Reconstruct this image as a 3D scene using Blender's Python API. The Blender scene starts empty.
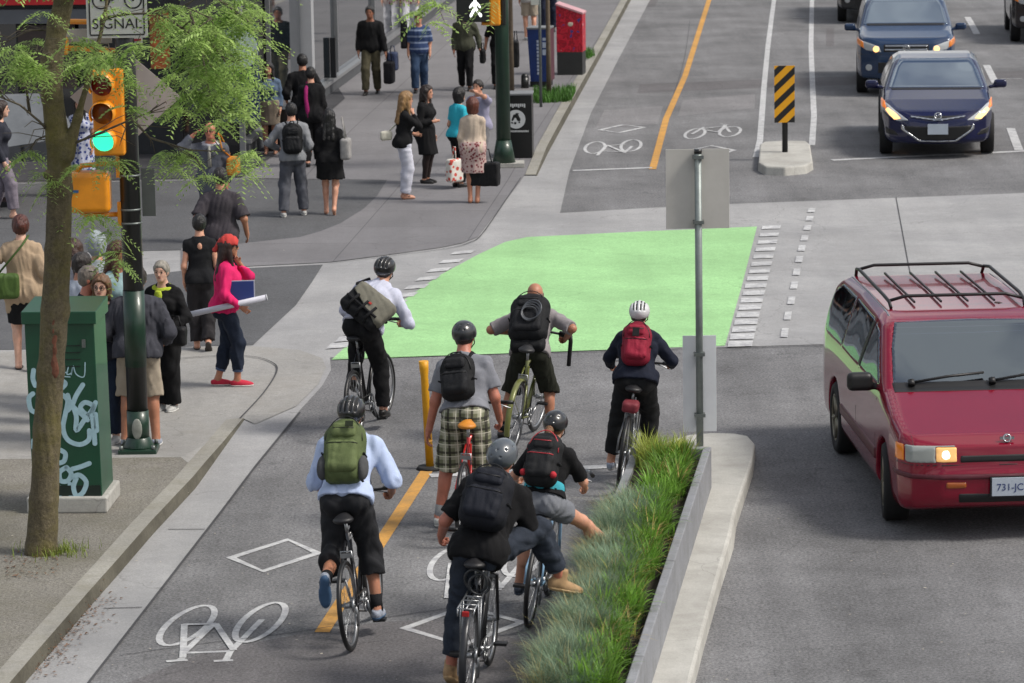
import bpy, bmesh, math, random
import numpy as np
from mathutils import Vector, Matrix
R = math.radians
random.seed(7); rng = np.random.default_rng(7)
S = bpy.context.scene
COL = S.collection

# ------------------------------------------------------------------ camera, light, exposure
F_PX, PITCH, ROLL, CAM_H = 3600.0, R(9.93), R(0.92), 6.87
_f = Vector((0, math.cos(PITCH), -math.sin(PITCH)))
_r0, _u0 = Vector((1, 0, 0)), Vector((0, math.sin(PITCH), math.cos(PITCH)))
_r = _r0*math.cos(ROLL) - _u0*math.sin(ROLL)
_u = _u0*math.cos(ROLL) + _r0*math.sin(ROLL)
EYE = Vector((0, 0, CAM_H))
cd = bpy.data.cameras.new('camera'); cam = bpy.data.objects.new('camera', cd); COL.objects.link(cam)
cam.matrix_world = Matrix(((_r.x, _u.x, -_f.x, EYE.x), (_r.y, _u.y, -_f.y, EYE.y), (_r.z, _u.z, -_f.z, EYE.z), (0, 0, 0, 1)))
cd.sensor_width = 36; cd.lens = F_PX/1024*36; cd.clip_end = 3000; cd.clip_start = 0.5
cd.dof.use_dof = True; cd.dof.focus_distance = 34.0; cd.dof.aperture_fstop = 5.6
S.camera = cam

W = bpy.data.worlds.new('World'); S.world = W; W.use_nodes = True
SUN_EL, SUN_AZ = R(50), R(104)          # azimuth from +Y clockwise
nt = W.node_tree
sky = nt.nodes.new('ShaderNodeTexSky'); sky.sky_type = 'NISHITA'; sky.sun_disc = False
sky.sun_elevation = SUN_EL; sky.sun_rotation = SUN_AZ; sky.dust_density = 4.0; sky.air_density = 1.0; sky.ozone_density = 1.0
_tc = nt.nodes.new('ShaderNodeTexCoord'); _mp = nt.nodes.new('ShaderNodeMapping'); _mp.inputs['Scale'].default_value = (1, 1, 2.2); _no = nt.nodes.new('ShaderNodeTexNoise')
_no.inputs['Scale'].default_value = 5.0; _no.inputs['Detail'].default_value = 7; _no.inputs['Roughness'].default_value = .55; _mr = nt.nodes.new('ShaderNodeMapRange'); _mr.inputs[1].default_value = .46; _mr.inputs[2].default_value = .58; _mr.inputs[4].default_value = .85
_mx = nt.nodes.new('ShaderNodeMix'); _mx.data_type = 'RGBA'; _mx.inputs[7].default_value = (8.0, 7.9, 7.8, 1)      # broken cloud over the blue
nt.links.new(_tc.outputs['Generated'], _mp.inputs[0]); nt.links.new(_mp.outputs[0], _no.inputs['Vector']); nt.links.new(_no.outputs['Fac'], _mr.inputs[0]); nt.links.new(_mr.outputs[0], _mx.inputs[0]); nt.links.new(sky.outputs[0], _mx.inputs[6])
nt.links.new(_mx.outputs[2], nt.nodes['Background'].inputs[0]); nt.nodes['Background'].inputs[1].default_value = 0.10
sd = bpy.data.lights.new('sun', 'SUN'); sd.energy = 2.4; sd.angle = R(14); sd.color = (1, .955, .89)
sun = bpy.data.objects.new('sun', sd); COL.objects.link(sun)
_sd = Vector((math.sin(SUN_AZ)*math.cos(SUN_EL), math.cos(SUN_AZ)*math.cos(SUN_EL), math.sin(SUN_EL)))
sun.rotation_euler = _sd.to_track_quat('Z', 'Y').to_euler(); sun.location = (20, -20, 40)
S.view_settings.view_transform = 'Standard'; S.view_settings.look = 'None'
S.view_settings.gamma = 1; S.view_settings.exposure = 0.42; S.view_settings.use_curve_mapping = False

# ------------------------------------------------------------------ measuring: photo pixel <-> place
def ray(u, v): return (_f + _r*((u-512)/F_PX) + _u*((341.5-v)/F_PX))
def G(u, v, z=0.0):
    d = ray(u, v); return EYE + d*((z-CAM_H)/d.z)
def WY(u, v, Y):
    d = ray(u, v); return EYE + d*(Y/d.y)
def ZAT(P, v):
    k = (341.5-v)/F_PX
    A = _u.x*P[0]+_u.y*P[1]; B = _f.x*P[0]+_f.y*P[1]
    return CAM_H + (k*B-A)/(_u.z-k*_f.z)
def PX(P):
    d = Vector(P)-EYE; z = d.dot(_f); return 512+F_PX*d.dot(_r)/z, 341.5-F_PX*d.dot(_u)/z
def MPP(P): return (Vector(P)-EYE).dot(_f)/F_PX      # metres per pixel

# ------------------------------------------------------------------ materials
def lin(c):
    if isinstance(c, str):
        c = c.lstrip('#'); c = [int(c[i:i+2], 16)/255 for i in (0, 2, 4)]
        c = [x/12.92 if x <= .04045 else ((x+.055)/1.055)**2.4 for x in c]
    return tuple(c)
MATS = {}
def mat(name, col, rough=.6, metal=0, var=.12, vs=6., bump=0., bs=60., spec=.5, coat=0, emit=0, alpha=None, dark=None):
    """base colour broken up by noise; var = strength, vs = its scale per metre"""
    key = name
    if key in MATS: return MATS[key]
    m = bpy.data.materials.new(name); m.use_nodes = True; n = m.node_tree; N = n.nodes; L = n.links
    b = N['Principled BSDF']; c = lin(col)
    b.inputs['Roughness'].default_value = rough; b.inputs['Metallic'].default_value = metal
    b.inputs['Specular IOR Level'].default_value = spec; b.inputs['Coat Weight'].default_value = coat
    b.inputs['Coat Roughness'].default_value = .04
    tc = N.new('ShaderNodeTexCoord')
    if var > 0:
        no = N.new('ShaderNodeTexNoise'); no.inputs['Scale'].default_value = vs; no.inputs['Detail'].default_value = 6; no.inputs['Roughness'].default_value = .65
        L.new(tc.outputs['Object'], no.inputs['Vector'])
        mx = N.new('ShaderNodeMix'); mx.data_type = 'RGBA'
        lo = tuple(x*(1-var*1.6) for x in c) if dark is None else lin(dark)
        hi = tuple(min(1, x*(1+var*1.2)) for x in c)
        mx.inputs[6].default_value = (*lo, 1); mx.inputs[7].default_value = (*hi, 1)
        mr = N.new('ShaderNodeMapRange'); mr.inputs[1].default_value = .3; mr.inputs[2].default_value = .7
        L.new(no.outputs['Fac'], mr.inputs[0]); L.new(mr.outputs[0], mx.inputs[0]); L.new(mx.outputs[2], b.inputs['Base Color'])
    else: b.inputs['Base Color'].default_value = (*c, 1)
    if bump > 0:
        n2 = N.new('ShaderNodeTexNoise'); n2.inputs['Scale'].default_value = bs; n2.inputs['Detail'].default_value = 4
        L.new(tc.outputs['Object'], n2.inputs['Vector'])
        bp = N.new('ShaderNodeBump'); bp.inputs['Strength'].default_value = bump; bp.inputs['Distance'].default_value = .02
        L.new(n2.outputs['Fac'], bp.inputs['Height']); L.new(bp.outputs[0], b.inputs['Normal'])
    if emit > 0:
        b.inputs['Emission Color'].default_value = (*c, 1); b.inputs['Emission Strength'].default_value = emit
    MATS[key] = m; return m

def ground_mat(name, base, speck=.5, speck_scale=90, stain=.25, joints=None, tint=None, bump=.25, rough=.85):
    """asphalt / concrete: fine aggregate, broad stains, hairline cracks, optional joint grid (size, angle, darkness)"""
    m = bpy.data.materials.new(name); m.use_nodes = True; n = m.node_tree; N = n.nodes; L = n.links
    b = N['Principled BSDF']; c = lin(base); b.inputs['Roughness'].default_value = rough; b.inputs['Specular IOR Level'].default_value = .3
    tc = N.new('ShaderNodeTexCoord'); P = tc.outputs['Object']
    def noise(sc, det=5, ro=.6, vec=P):
        x = N.new('ShaderNodeTexNoise'); x.inputs['Scale'].default_value = sc; x.inputs['Detail'].default_value = det; x.inputs['Roughness'].default_value = ro
        L.new(vec, x.inputs['Vector']); return x.outputs['Fac']
    def mapr(x, a, bb, lo, hi):
        q = N.new('ShaderNodeMapRange'); q.inputs[1].default_value = a; q.inputs[2].default_value = bb; q.inputs[3].default_value = lo; q.inputs[4].default_value = hi
        L.new(x, q.inputs[0]); return q.outputs[0]
    def mul(a, bb):
        q = N.new('ShaderNodeMath'); q.operation = 'MULTIPLY'; L.new(a, q.inputs[0]); L.new(bb, q.inputs[1]); return q.outputs[0]
    fine = mapr(noise(speck_scale, 3, .8), .3, .7, 1-speck, 1+speck)
    med = mapr(noise(9, 6, .75), .3, .7, 1-stain*.45, 1+stain*.45)
    big = mapr(noise(.55, 5, .6), .3, .7, 1-stain, 1+stain)
    k = mul(mul(fine, big), med)
    k = mul(k, mapr(noise(2.6, 4, .7), .56, .78, 1, 1-stain*1.1)); k = mul(k, mapr(noise(200, 2, .5), .62, .75, 1, 1+speck*.9))
    # tyre-wear streaks along the street
    mp = N.new('ShaderNodeMapping'); mp.inputs['Scale'].default_value = (2.2, .12, 1); mp.inputs['Rotation'].default_value = (0, 0, R(5))
    L.new(P, mp.inputs['Vector']); k = mul(k, mapr(noise(1., 4, .6, mp.outputs[0]), .3, .7, 1-stain*.5, 1+stain*.5))
    # cracks
    vo = N.new('ShaderNodeTexVoronoi'); vo.feature = 'DISTANCE_TO_EDGE'; vo.inputs['Scale'].default_value = .33
    wn = N.new('ShaderNodeVectorMath'); wn.operation = 'ADD'
    nz = N.new('ShaderNodeTexNoise'); nz.inputs['Scale'].default_value = 1.3; nz.inputs['Detail'].default_value = 6; L.new(P, nz.inputs['Vector'])
    L.new(P, wn.inputs[0]); L.new(nz.outputs['Color'], wn.inputs[1]); L.new(wn.outputs[0], vo.inputs['Vector'])
    k = mul(k, mapr(vo.outputs['Distance'], .0, .0035, .72, 1))
    if joints:
        sx, sy, ang, dk = joints
        mj = N.new('ShaderNodeMapping'); mj.inputs['Rotation'].default_value = (0, 0, ang); L.new(P, mj.inputs['Vector'])
        br = N.new('ShaderNodeTexBrick'); br.offset = 0; br.inputs['Scale'].default_value = 1; br.inputs['Mortar Size'].default_value = .008; br.inputs['Mortar Smooth'].default_value = .3
        br.inputs['Brick Width'].default_value = sx; br.inputs['Row Height'].default_value = sy
        br.inputs['Color1'].default_value = (1, 1, 1, 1); br.inputs['Color2'].default_value = (.92, .92, .92, 1); br.inputs['Mortar'].default_value = (dk, dk, dk, 1)
        L.new(mj.outputs[0], br.inputs['Vector']); bw = N.new('ShaderNodeRGBToBW'); L.new(br.outputs['Color'], bw.inputs[0]); k = mul(k, bw.outputs[0])
    vm = N.new('ShaderNodeMix'); vm.data_type = 'RGBA'; vm.blend_type = 'MULTIPLY'; vm.inputs[0].default_value = 1; vm.inputs[6].default_value = (*c, 1)
    cb = N.new('ShaderNodeCombineColor'); [L.new(k, cb.inputs[i]) for i in range(3)]; L.new(cb.outputs[0], vm.inputs[7])
    col = vm.outputs[2]
    if tint:   # patches of another colour (moss, dirt, worn paint)
        tcol, amt, ts = tint
        t = N.new('ShaderNodeMix'); t.data_type = 'RGBA'; t.inputs[7].default_value = (*lin(tcol), 1); L.new(col, t.inputs[6])
        L.new(mapr(noise(ts, 6, .7), .45, .68, 0, amt), t.inputs[0]); col = t.outputs[2]
    L.new(col, b.inputs['Base Color'])
    bp = N.new('ShaderNodeBump'); bp.inputs['Strength'].default_value = bump; bp.inputs['Distance'].default_value = .01
    L.new(noise(speck_scale, 3, .8), bp.inputs['Height']); L.new(bp.outputs[0], b.inputs['Normal'])
    MATS[name] = m; return m

def glass_mat(name, col='#0c1013', rough=.03, spec=.8, ior=1.5):
    m = mat(name, col, rough, 0, 0, spec=spec, coat=.6); m.node_tree.nodes['Principled BSDF'].inputs['IOR'].default_value = ior; return m

# ------------------------------------------------------------------ objects
def tag(o, label=None, cat=None, group=None, kind=None):
    for k, v in (('label', label), ('category', cat), ('group', group), ('kind', kind)):
        if v: o[k] = v
    return o
def thing(name, label, cat, loc=(0, 0, 0), rz=0, group=None):
    o = bpy.data.objects.new(name, None); o.empty_display_size = .1; COL.objects.link(o)
    o.location = loc; o.rotation_euler = (0, 0, rz)
    return tag(o, label, cat, group)

class MB:
    """collects shapes, links them as ONE mesh object"""
    def __init__(s): s.v = []; s.f = []; s.sm = []
    def add(s, v, f, smooth=False):
        n = len(s.v); s.v += [tuple(p) for p in v]; s.f += [tuple(i+n for i in q) for q in f]; s.sm += [smooth]*len(f); return s
    def quad(s, *p): return s.add(p, [tuple(range(len(p)))])
    def box(s, c, size, M=None):
        hx, hy, hz = [a/2 for a in size]; v = []
        for z in (-hz, hz):
            for y in (-hy, hy):
                for x in (-hx, hx): v.append(Vector((x, y, z)))
        if M is not None: v = [M @ p for p in v]
        c = Vector(c); v = [p+c for p in v]
        return s.add(v, [(0, 2, 3, 1), (4, 5, 7, 6), (0, 1, 5, 4), (2, 6, 7, 3), (0, 4, 6, 2), (1, 3, 7, 5)])
    def prism(s, poly, z0, z1):
        """poly: xy points counter-clockwise or not; flat bottom and top"""
        n = len(poly); v = [(p[0], p[1], z0) for p in poly]+[(p[0], p[1], z1) for p in poly]
        a = sum(poly[i][0]*poly[(i+1) % n][1]-poly[(i+1) % n][0]*poly[i][1] for i in range(n))
        f = [tuple(range(n-1, -1, -1)), tuple(range(n, 2*n))]+[(i, (i+1) % n, n+(i+1) % n, n+i) for i in range(n)]
        if a < 0: f = [q[::-1] for q in f]
        return s.add(v, f)
    def cone(s, a, b, r0, r1=None, n=12, caps=True, smooth=True):
        a, b = Vector(a), Vector(b); r1 = r0 if r1 is None else r1; d = (b-a)
        if d.length < 1e-6: return s
        d.normalize(); x = d.orthogonal().normalized(); y = d.cross(x)
        v = [a+(x*math.cos(t)+y*math.sin(t))*r0 for t in [2*math.pi*i/n for i in range(n)]]+[b+(x*math.cos(t)+y*math.sin(t))*r1 for t in [2*math.pi*i/n for i in range(n)]]
        k = len(s.v); s.add(v, [(i, (i+1) % n, n+(i+1) % n, n+i) for i in range(n)], smooth)
        if caps: s.f += [tuple(k+i for i in range(n-1, -1, -1)), tuple(k+n+i for i in range(n))]; s.sm += [False, False]
        return s
    def tube(s, pts, r, n=8, closed=False):
        pts = [Vector(p) for p in pts]; m = len(pts); rr = r if hasattr(r, '__len__') else [r]*m
        v = []; x = None
        for i, p in enumerate(pts):
            a = pts[(i-1) % m] if (closed or i > 0) else p; b = pts[(i+1) % m] if (closed or i < m-1) else p
            d = (b-a).normalized()
            x = d.orthogonal().normalized() if x is None else (x-d*x.dot(d)).normalized()
            y = d.cross(x)
            v += [p+(x*math.cos(t)+y*math.sin(t))*rr[i] for t in [2*math.pi*j/n for j in range(n)]]
        f = []
        for i in range(m if closed else m-1):
            q = (i+1) % m
            f += [(i*n+j, i*n+(j+1) % n, q*n+(j+1) % n, q*n+j) for j in range(n)]
        s.add(v, f, True)
        if not closed:
            k = len(s.v)-m*n; s.f += [tuple(k+j for j in range(n-1, -1, -1)), tuple(k+(m-1)*n+j for j in range(n))]; s.sm += [False]*2
        return s
    def torus(s, c, ax, Rr, r, n=40, k=8, flat=1.0):
        c, ax = Vector(c), Vector(ax).normalized(); x = ax.orthogonal().normalized(); y = ax.cross(x); v = []
        for i in range(n):
            t = 2*math.pi*i/n; d = x*math.cos(t)+y*math.sin(t)
            for j in range(k):
                p = 2*math.pi*j/k; v.append(c+d*(Rr+r*math.cos(p))+ax*(r*flat*math.sin(p)))
        return s.add(v, [(i*k+j, ((i+1) % n)*k+j, ((i+1) % n)*k+(j+1) % k, i*k+(j+1) % k) for i in range(n) for j in range(k)], True)
    def ball(s, c, r, n=10, M=None):
        c = Vector(c); r = (r, r, r) if not hasattr(r, '__len__') else r; v = []; m = n
        for i in range(1, m):
            a = math.pi*i/m
            for j in range(2*n):
                t = math.pi*j/n; v.append(Vector((r[0]*math.sin(a)*math.cos(t), r[1]*math.sin(a)*math.sin(t), r[2]*math.cos(a))))
        v += [Vector((0, 0, r[2])), Vector((0, 0, -r[2]))]; q = 2*n
        f = [(i*q+j, (i+1)*q+j, (i+1)*q+(j+1) % q, i*q+(j+1) % q) for i in range(m-2) for j in range(q)]
        f += [((m-1)*q, j, (j+1) % q) for j in range(q)]+[((m-1)*q+1, (m-2)*q+(j+1) % q, (m-2)*q+j) for j in range(q)]
        if M is not None: v = [M @ p for p in v]
        return s.add([p+c for p in v], f, True)
    def build(s, name, m, parent=None, bevel=0, loc=None, subsurf=0):
        me = bpy.data.meshes.new(name); me.from_pydata([tuple(p) for p in s.v], [], s.f); me.update()
        me.polygons.foreach_set('use_smooth', s.sm); me.materials.append(m)
        o = bpy.data.objects.new(name, me); COL.objects.link(o)
        if parent is not None: o.parent = parent
        if loc is not None: o.location = loc
        if bevel:
            bv = o.modifiers.new('bevel', 'BEVEL'); bv.width = bevel; bv.segments = 2; bv.limit_method = 'ANGLE'; bv.angle_limit = R(40)
        if subsurf:
            ss = o.modifiers.new('sub', 'SUBSURF'); ss.levels = subsurf; ss.render_levels = subsurf
        return o
def text_mesh(name, txt, size, M, m, parent=None, depth=.004, align='CENTER'):
    """letters as a mesh, M places them (letters in local xy, facing local z)"""
    c = bpy.data.curves.new(name, 'FONT'); c.body = txt; c.size = size; c.extrude = depth/2; c.align_x = align; c.align_y = 'CENTER'
    o = bpy.data.objects.new(name, c); me = bpy.data.meshes.new_from_object(o); bpy.data.objects.remove(o)
    me.transform(M); me.materials.append(m)
    q = bpy.data.objects.new(name, me); COL.objects.link(q)
    if parent is not None: q.parent = parent
    return q
def copy_tree(o, parent=None):
    c = o.copy(); COL.objects.link(c)
    if parent is not None: c.parent = parent
    for ch in [x for x in COL.objects if x.parent == o]: copy_tree(ch, c)
    return c
def face_M(P, right, up):
    """matrix whose x is right, y is up, z = right x up, at P"""
    r, u = Vector(right).normalized(), Vector(up).normalized(); z = r.cross(u)
    return Matrix(((r.x, u.x, z.x, P[0]), (r.y, u.y, z.y, P[1]), (r.z, u.z, z.z, P[2]), (0, 0, 0, 1)))
HEAD = 5.0   # street heading, degrees right of +Y
SD = Vector((math.sin(R(HEAD)), math.cos(R(HEAD)), 0)); SR = Vector((SD.y, -SD.x, 0))
# ------------------------------------------------------------------ ground
M_ASPH = ground_mat('asphalt', '#6a6a6b', .62, 40, .30, bump=.4)
M_ASPH2 = ground_mat('old_asphalt', '#545557', .35, 45, .15, bump=.4)
M_CONC = ground_mat('road_concrete', '#939393', .2, 60, .14, bump=.15, tint=('#77787a', .5, .5))
M_PAVE = ground_mat('pavement_concrete', '#717072', .16, 60, .12, joints=(1.55, 1.55, R(HEAD), .55), bump=.15)  # base grey darkened overall to carry the shop building's shade
M_AGG = ground_mat('exposed_aggregate', '#75726b', .6, 46, .16, tint=('#5d5a48', .5, 1.2), bump=.6)
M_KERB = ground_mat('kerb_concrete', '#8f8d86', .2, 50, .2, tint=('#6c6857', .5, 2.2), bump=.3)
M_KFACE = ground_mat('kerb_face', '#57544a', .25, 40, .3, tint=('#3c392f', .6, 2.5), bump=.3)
M_APR = ground_mat('apron_concrete', '#8f8e8b', .2, 55, .2, tint=('#74716a', .5, 1.1), bump=.2)
M_LIGHT = ground_mat('light_kerb_concrete', '#a9a8a2', .13, 50, .12, tint=('#83807a', .5, 1.6), bump=.2)
M_PAINT = ground_mat('white_road_paint', '#b4b5b5', .2, 40, .14, tint=('#85858a', .85, 6.), bump=.2)
M_YEL = ground_mat('yellow_road_paint', '#bd8d48', .16, 40, .14, tint=('#8a7350', .7, 4.), bump=.2)
M_GREEN = ground_mat('green_lane_paint', '#90bc84', .2, 40, .14, tint=('#84ad78', .5, 1.2), bump=.2)
GZ = []    # ground sheets one can stand on
def sheet(name, pts, m, z=0., kind='structure'):
    """flat sheet from photo pixels (or (u,v,z) for sloped ones)"""
    v = [p if isinstance(p, Vector) else G(p[0], p[1], p[2] if len(p) > 2 else z) for p in pts]
    bm = bmesh.new(); bv = [bm.verts.new(p) for p in v]; f = bm.faces.new(bv)
    if f.calc_center_median() is not None:
        f.normal_update()
        if f.normal.z < 0: f.normal_flip()
    bmesh.ops.triangulate(bm, faces=[f])
    me = bpy.data.meshes.new(name); bm.to_mesh(me); bm.free(); me.materials.append(m)
    o = bpy.data.objects.new(name, me); COL.objects.link(o); tag(o, kind=kind); GZ.append(o); return o
g = MB().quad((-900, -60, 0), (900, -60, 0), (900, 2500, 0), (-900, 2500, 0)).build('road', M_ASPH); tag(g, kind='structure'); GZ.append(g)
KERB = [(720, -168), (663, -60), (631, 0), (599, 60), (566, 120), (548, 153), (537, 176)]
GUT = [(569.5, 171), (591, 113), (618, 60), (650, 0), (682, -60), (735, -160)]
sheet('intersection_concrete', [(-20, 840), (30, 760), (89, 681), (155, 595), (221, 510), (255, 465), (300, 410), (322, 386), (331, 370), (330, 357.5), (725, 347), (1024, 338.5), (2400, 295), (2400, 150), (1024, 193), (700, 205), (560, 213)]+GUT+[(-1500, -120), (-1500, 840)], M_CONC, .004)
# cross street patches of older asphalt
sheet('cross_street_asphalt', [(323, 264.5), (312, 282), (296, 305), (253, 345), (100, 348), (-600, 360), (-600, 292), (100, 279), (180, 271)], M_ASPH2, .008)
sheet('cross_street_asphalt', [(392, 179), (381, 198), (368, 211), (345, 225), (324, 233.5), (302, 239), (240, 245), (182, 250), (-600, 268), (-600, 196), (240, 179)], M_ASPH2, .008)
# utility cuts and patches in the asphalt
M_PATCH = ground_mat('asphalt_patch', '#5f5d5e', .5, 42, .2, bump=.4); M_PATCH2 = ground_mat('pale_asphalt_patch', '#767576', .5, 42, .2, bump=.4)
for i_, (q_, m_) in enumerate(((((60, 740), (110, 690), (205, 652), (300, 634), (380, 622), (440, 619), (520, 640), (600, 660), (600, 740)), M_PATCH), (((640, 84), (755, 79.5), (1100, 68), (1100, 76), (756, 88), (637, 93)), M_PATCH), (((604, 110), (663, 106), (658, 124), (596, 128)), M_PATCH2), (((683, 100), (755, 94), (755, 108), (678, 116)), M_PATCH2), (((826, 28), (834, 28), (834, 46), (826, 46)), M_PATCH), (((596, 0), (660, -4), (655, 6), (640, 9), (600, 12)), M_PATCH))):
    sheet('asphalt_patch', q_, m_, .0018+.0002*i_)
# green bike box
sheet('green_bike_box', [(331.6, 359.5), (368, 326), (405, 299), (440, 275), (479, 254), (505, 242), (527, 237), (640, 231.5), (757, 226.5), (742, 285), (725, 345.5)], M_GREEN, .009)
# far sidewalk with its kerb, ramped down to the corner
def strip_sheet(name, left, right, m):
    """quads between two equally long lists of world points"""
    mb = MB()
    for i in range(len(left)-1): mb.quad(left[i], right[i], right[i+1], left[i+1])
    o = mb.build(name, m); tag(o, kind='structure'); GZ.append(o); return o
_kz = [.12, .12, .12, .12, .12, .10, .02]
ktop = [G(KERB[i][0], KERB[i][1]) + Vector((-.02, 0, _kz[i])) for i in range(7)]
kbas = [G(KERB[i][0], KERB[i][1], .006) for i in range(7)]
kin = [p-SR*.16 for p in ktop]
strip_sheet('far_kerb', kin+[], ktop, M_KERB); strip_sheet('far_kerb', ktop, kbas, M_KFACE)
left_px = [(200, -168), (300, -60), (330, 0), (300, 60), (250, 110), (215, 150), (150, 182)]
_in = [p-SR*.165+Vector((0, 0, .0)) for p in ktop]
bm_l = [Vector(G(a, b, .10)) for a, b in left_px[:6]]
farwalk = MB()
# polygon: kerb inner edge (far -> corner), then flush edge round the corner, then the cross street edge to the left
poly = [tuple(p) for p in _in]+[tuple(G(a, b, z)) for a, b, z in [(520, 182, .012), (500, 208, .012), (478, 237, .012), (462, 243, .012), (440, 247.5, .012), (385, 255, .012), (330, 262, .012), (250, 266, .012), (181, 270, .012), (181, 248.5, .012), (240, 243.5, .012), (300, 237, .012), (321, 231, .012), (341, 223, .012), (364, 208.5, .012), (377, 196, .012), (387, 180, .012), (240, 178, .012), (-600, 195, .012), (-600, -168, .1)]]
bm = bmesh.new(); f = bm.faces.new([bm.verts.new(p) for p in poly]); f.normal_update()
if f.normal.z < 0: f.normal_flip()
bmesh.ops.triangulate(bm, faces=[f]); me = bpy.data.meshes.new('far_pavement'); bm.to_mesh(me); bm.free(); me.materials.append(M_PAVE)
o = bpy.data.objects.new('far_pavement', me); COL.objects.link(o); tag(o, kind='structure'); GZ.append(o)
# near-left pavement: aggregate, kerb, concrete apron
K_OUT = [(243, 418), (222, 443), (206, 461), (193, 476.5), (150, 522), (115, 562), (89, 591), (29, 660), (-70, 775), (-160, 880)]
KZ = .115
KZS = [.016, .055, .095]+[KZ]*7; ko = [G(a, b, KZS[i]) for i, (a, b) in enumerate(K_OUT)]; kb = [Vector((p.x+.02, p.y, .006)) for p in ko]; ki = [p-Vector((.16, .05, 0)) for p in ko]
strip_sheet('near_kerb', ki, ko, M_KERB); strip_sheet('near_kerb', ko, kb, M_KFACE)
kk = [p-Vector((.003, 0, .004)) for p in ki[2:]]
poly = [tuple(p) for p in kk]+[tuple(G(a, b, KZ-.004)) for a, b in [(-900, 880), (-900, 470), (0, 459), (181, 457)]]
bm = bmesh.new(); f = bm.faces.new([bm.verts.new(p) for p in poly]); f.normal_update()
if f.normal.z < 0: f.normal_flip()
bmesh.ops.triangulate(bm, faces=[f]); me = bpy.data.meshes.new('near_pavement'); bm.to_mesh(me); bm.free(); me.materials.append(M_AGG)
o = bpy.data.objects.new('near_pavement', me); COL.objects.link(o); tag(o, kind='structure'); GZ.append(o)
# concrete apron sloping from the aggregate to the street corner
ap = [(181, 457, KZ-.004), (0, 459, KZ-.004), (-900, 470, KZ-.004), (-900, 368, .02), (-20, 352, .012), (100, 349, .012), (180, 347, .012), (253, 346, .012), (300, 350, .012), (322, 358, .012), (326, 367, .012), (318, 384, .012), (296, 406, .012), (255, 424, .010), ko[0]-Vector((0, 0, .003))]+[p-Vector((0, 0, .004)) for p in ki[:3]]
sheet('corner_apron', ap, M_APR)
# ---- road paint
def stroke(mb, pts, w, z=.005, closed=False):
    """painted line along photo pixels, w = metres"""
    z = z+.0003*(len(mb.f) % 60)/4; P = [G(a, b, z) for a, b in pts]; n = len(P); L_, R_ = [], []
    for i in range(n):
        a = P[(i-1) % n] if (closed or i > 0) else P[i]; b = P[(i+1) % n] if (closed or i < n-1) else P[i]
        d = (b-a); d.z = 0; d.normalize(); s = Vector((d.y, -d.x, 0))*w/2
        L_.append(P[i]-s); R_.append(P[i]+s)
    for i in range(n if closed else n-1):
        j = (i+1) % n; mb.quad(L_[i], R_[i], R_[j], L_[j])
def smooth(pts, n=6):
    o_ = []
    for i in range(len(pts)-1):
        p = [np.array(pts[max(0, min(len(pts)-1, j))], float) for j in (i-1, i, i+1, i+2)]
        for k in range(n): t = k/n; o_.append(tuple(.5*((2*p[1])+(-p[0]+p[2])*t+(2*p[0]-5*p[1]+4*p[2]-p[3])*t*t+(-p[0]+3*p[1]-3*p[2]+p[3])*t**3)))
    return o_+[pts[-1]]
def ellipse(c, a, b, n=28):
    """pixel ellipse from centre, end of major axis a, minor half length b (px)"""
    ax = ((a[0]-c[0]), (a[1]-c[1])); l = math.hypot(*ax); px = (-ax[1]/l*b, ax[0]/l*b)
    return [(c[0]+ax[0]*math.cos(t)+px[0]*math.sin(t), c[1]+ax[1]*math.cos(t)+px[1]*math.sin(t)) for t in [2*math.pi*i/n for i in range(n)]]
def paint(name, m, fn):
    mb = MB(); fn(mb); return tag(mb.build(name, m), kind='structure')
# dashes, one flat sheet each kind of marking
def f(mb):
    for i in range(17):
        t = i/16; va = 227.5+t*116.5; w = 1.6+t*1.1
        xl = 760.5+(726.5-760.5)*t; xr = 780+(752-780)*t; s = -.03
        mb.quad(*[G(a, b, .014) for a, b in ((xl+1, va+w), (xr, va+w-.7), (xr+1, va-w-.7), (xl+2, va-w))])
    for i in range(13):
        t = i/12; x = 452+(328-452)*t - 6*math.sin(math.pi*t); y = 252+(345-252)*t+4*math.sin(math.pi*t); w = 1.5+1.2*t
        mb.quad(*[G(a, b, .014) for a, b in ((x-2, y+w+1), (x+19, y+w-.6), (x+24, y-w-.8), (x+3, y-w+1))])
    for x, y in [(352, 95), (346, 121), (339, 150), (330, 183), (321, 215), (313, 250), (305, 290), (297, 332), (288, 380), (277, 428), (267, 482)]:
        u, v = 700+x/3.16, 180+y/3.16; h = 2.1+(v-210)/125*2.4
        mb.quad(*[G(a, b, .014) for a, b in ((u-4.2, v+h), (u+3.2, v+h), (u+4.2, v-h), (u-2.6, v-h))])
paint('crossing_markings', M_PAINT, f)
def f(mb):
    stroke(mb, [(748, -110), (709, 0), (685, 76), (666, 119), (652.6, 169)], .11)
    stroke(mb, [(426.5, 471), (322, 632)], .115)
paint('yellow_centre_line', M_YEL, f)
def f(mb):
    stroke(mb, [(792, -120), (774, 0), (768, 45), (764, 87), (760, 140), (756, 157)], .10)
    stroke(mb, [(818, -120), (812, 0), (811, 47), (812.6, 87), (814, 116), (812, 145)], .10)
    stroke(mb, [(573, 170.5), (652, 167.5)], .13)
    stroke(mb, [(430, 475.5), (640, 464.5)], .16)
    stroke(mb, [(832, 160), (1014, 151.5), (1030, 150.5)], .17)
    for a, b in (((1010.5, 128), (1019, 150)), ((986.5, 65), (995.5, 83)), ((967.5, 17), (977, 34)), ((952, -30), (960, -12))): stroke(mb, [a, b], .14)
    stroke(mb, [(1001, 78.8), (1022, 78.5)], .06); stroke(mb, [(793, 17.5), (810, 17.5)], .05)
paint('lane_lines', M_PAINT, f)
def zz(l, ox, oy, sc): return [(ox+a/sc, oy+b/sc) for a, b in l]
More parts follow.
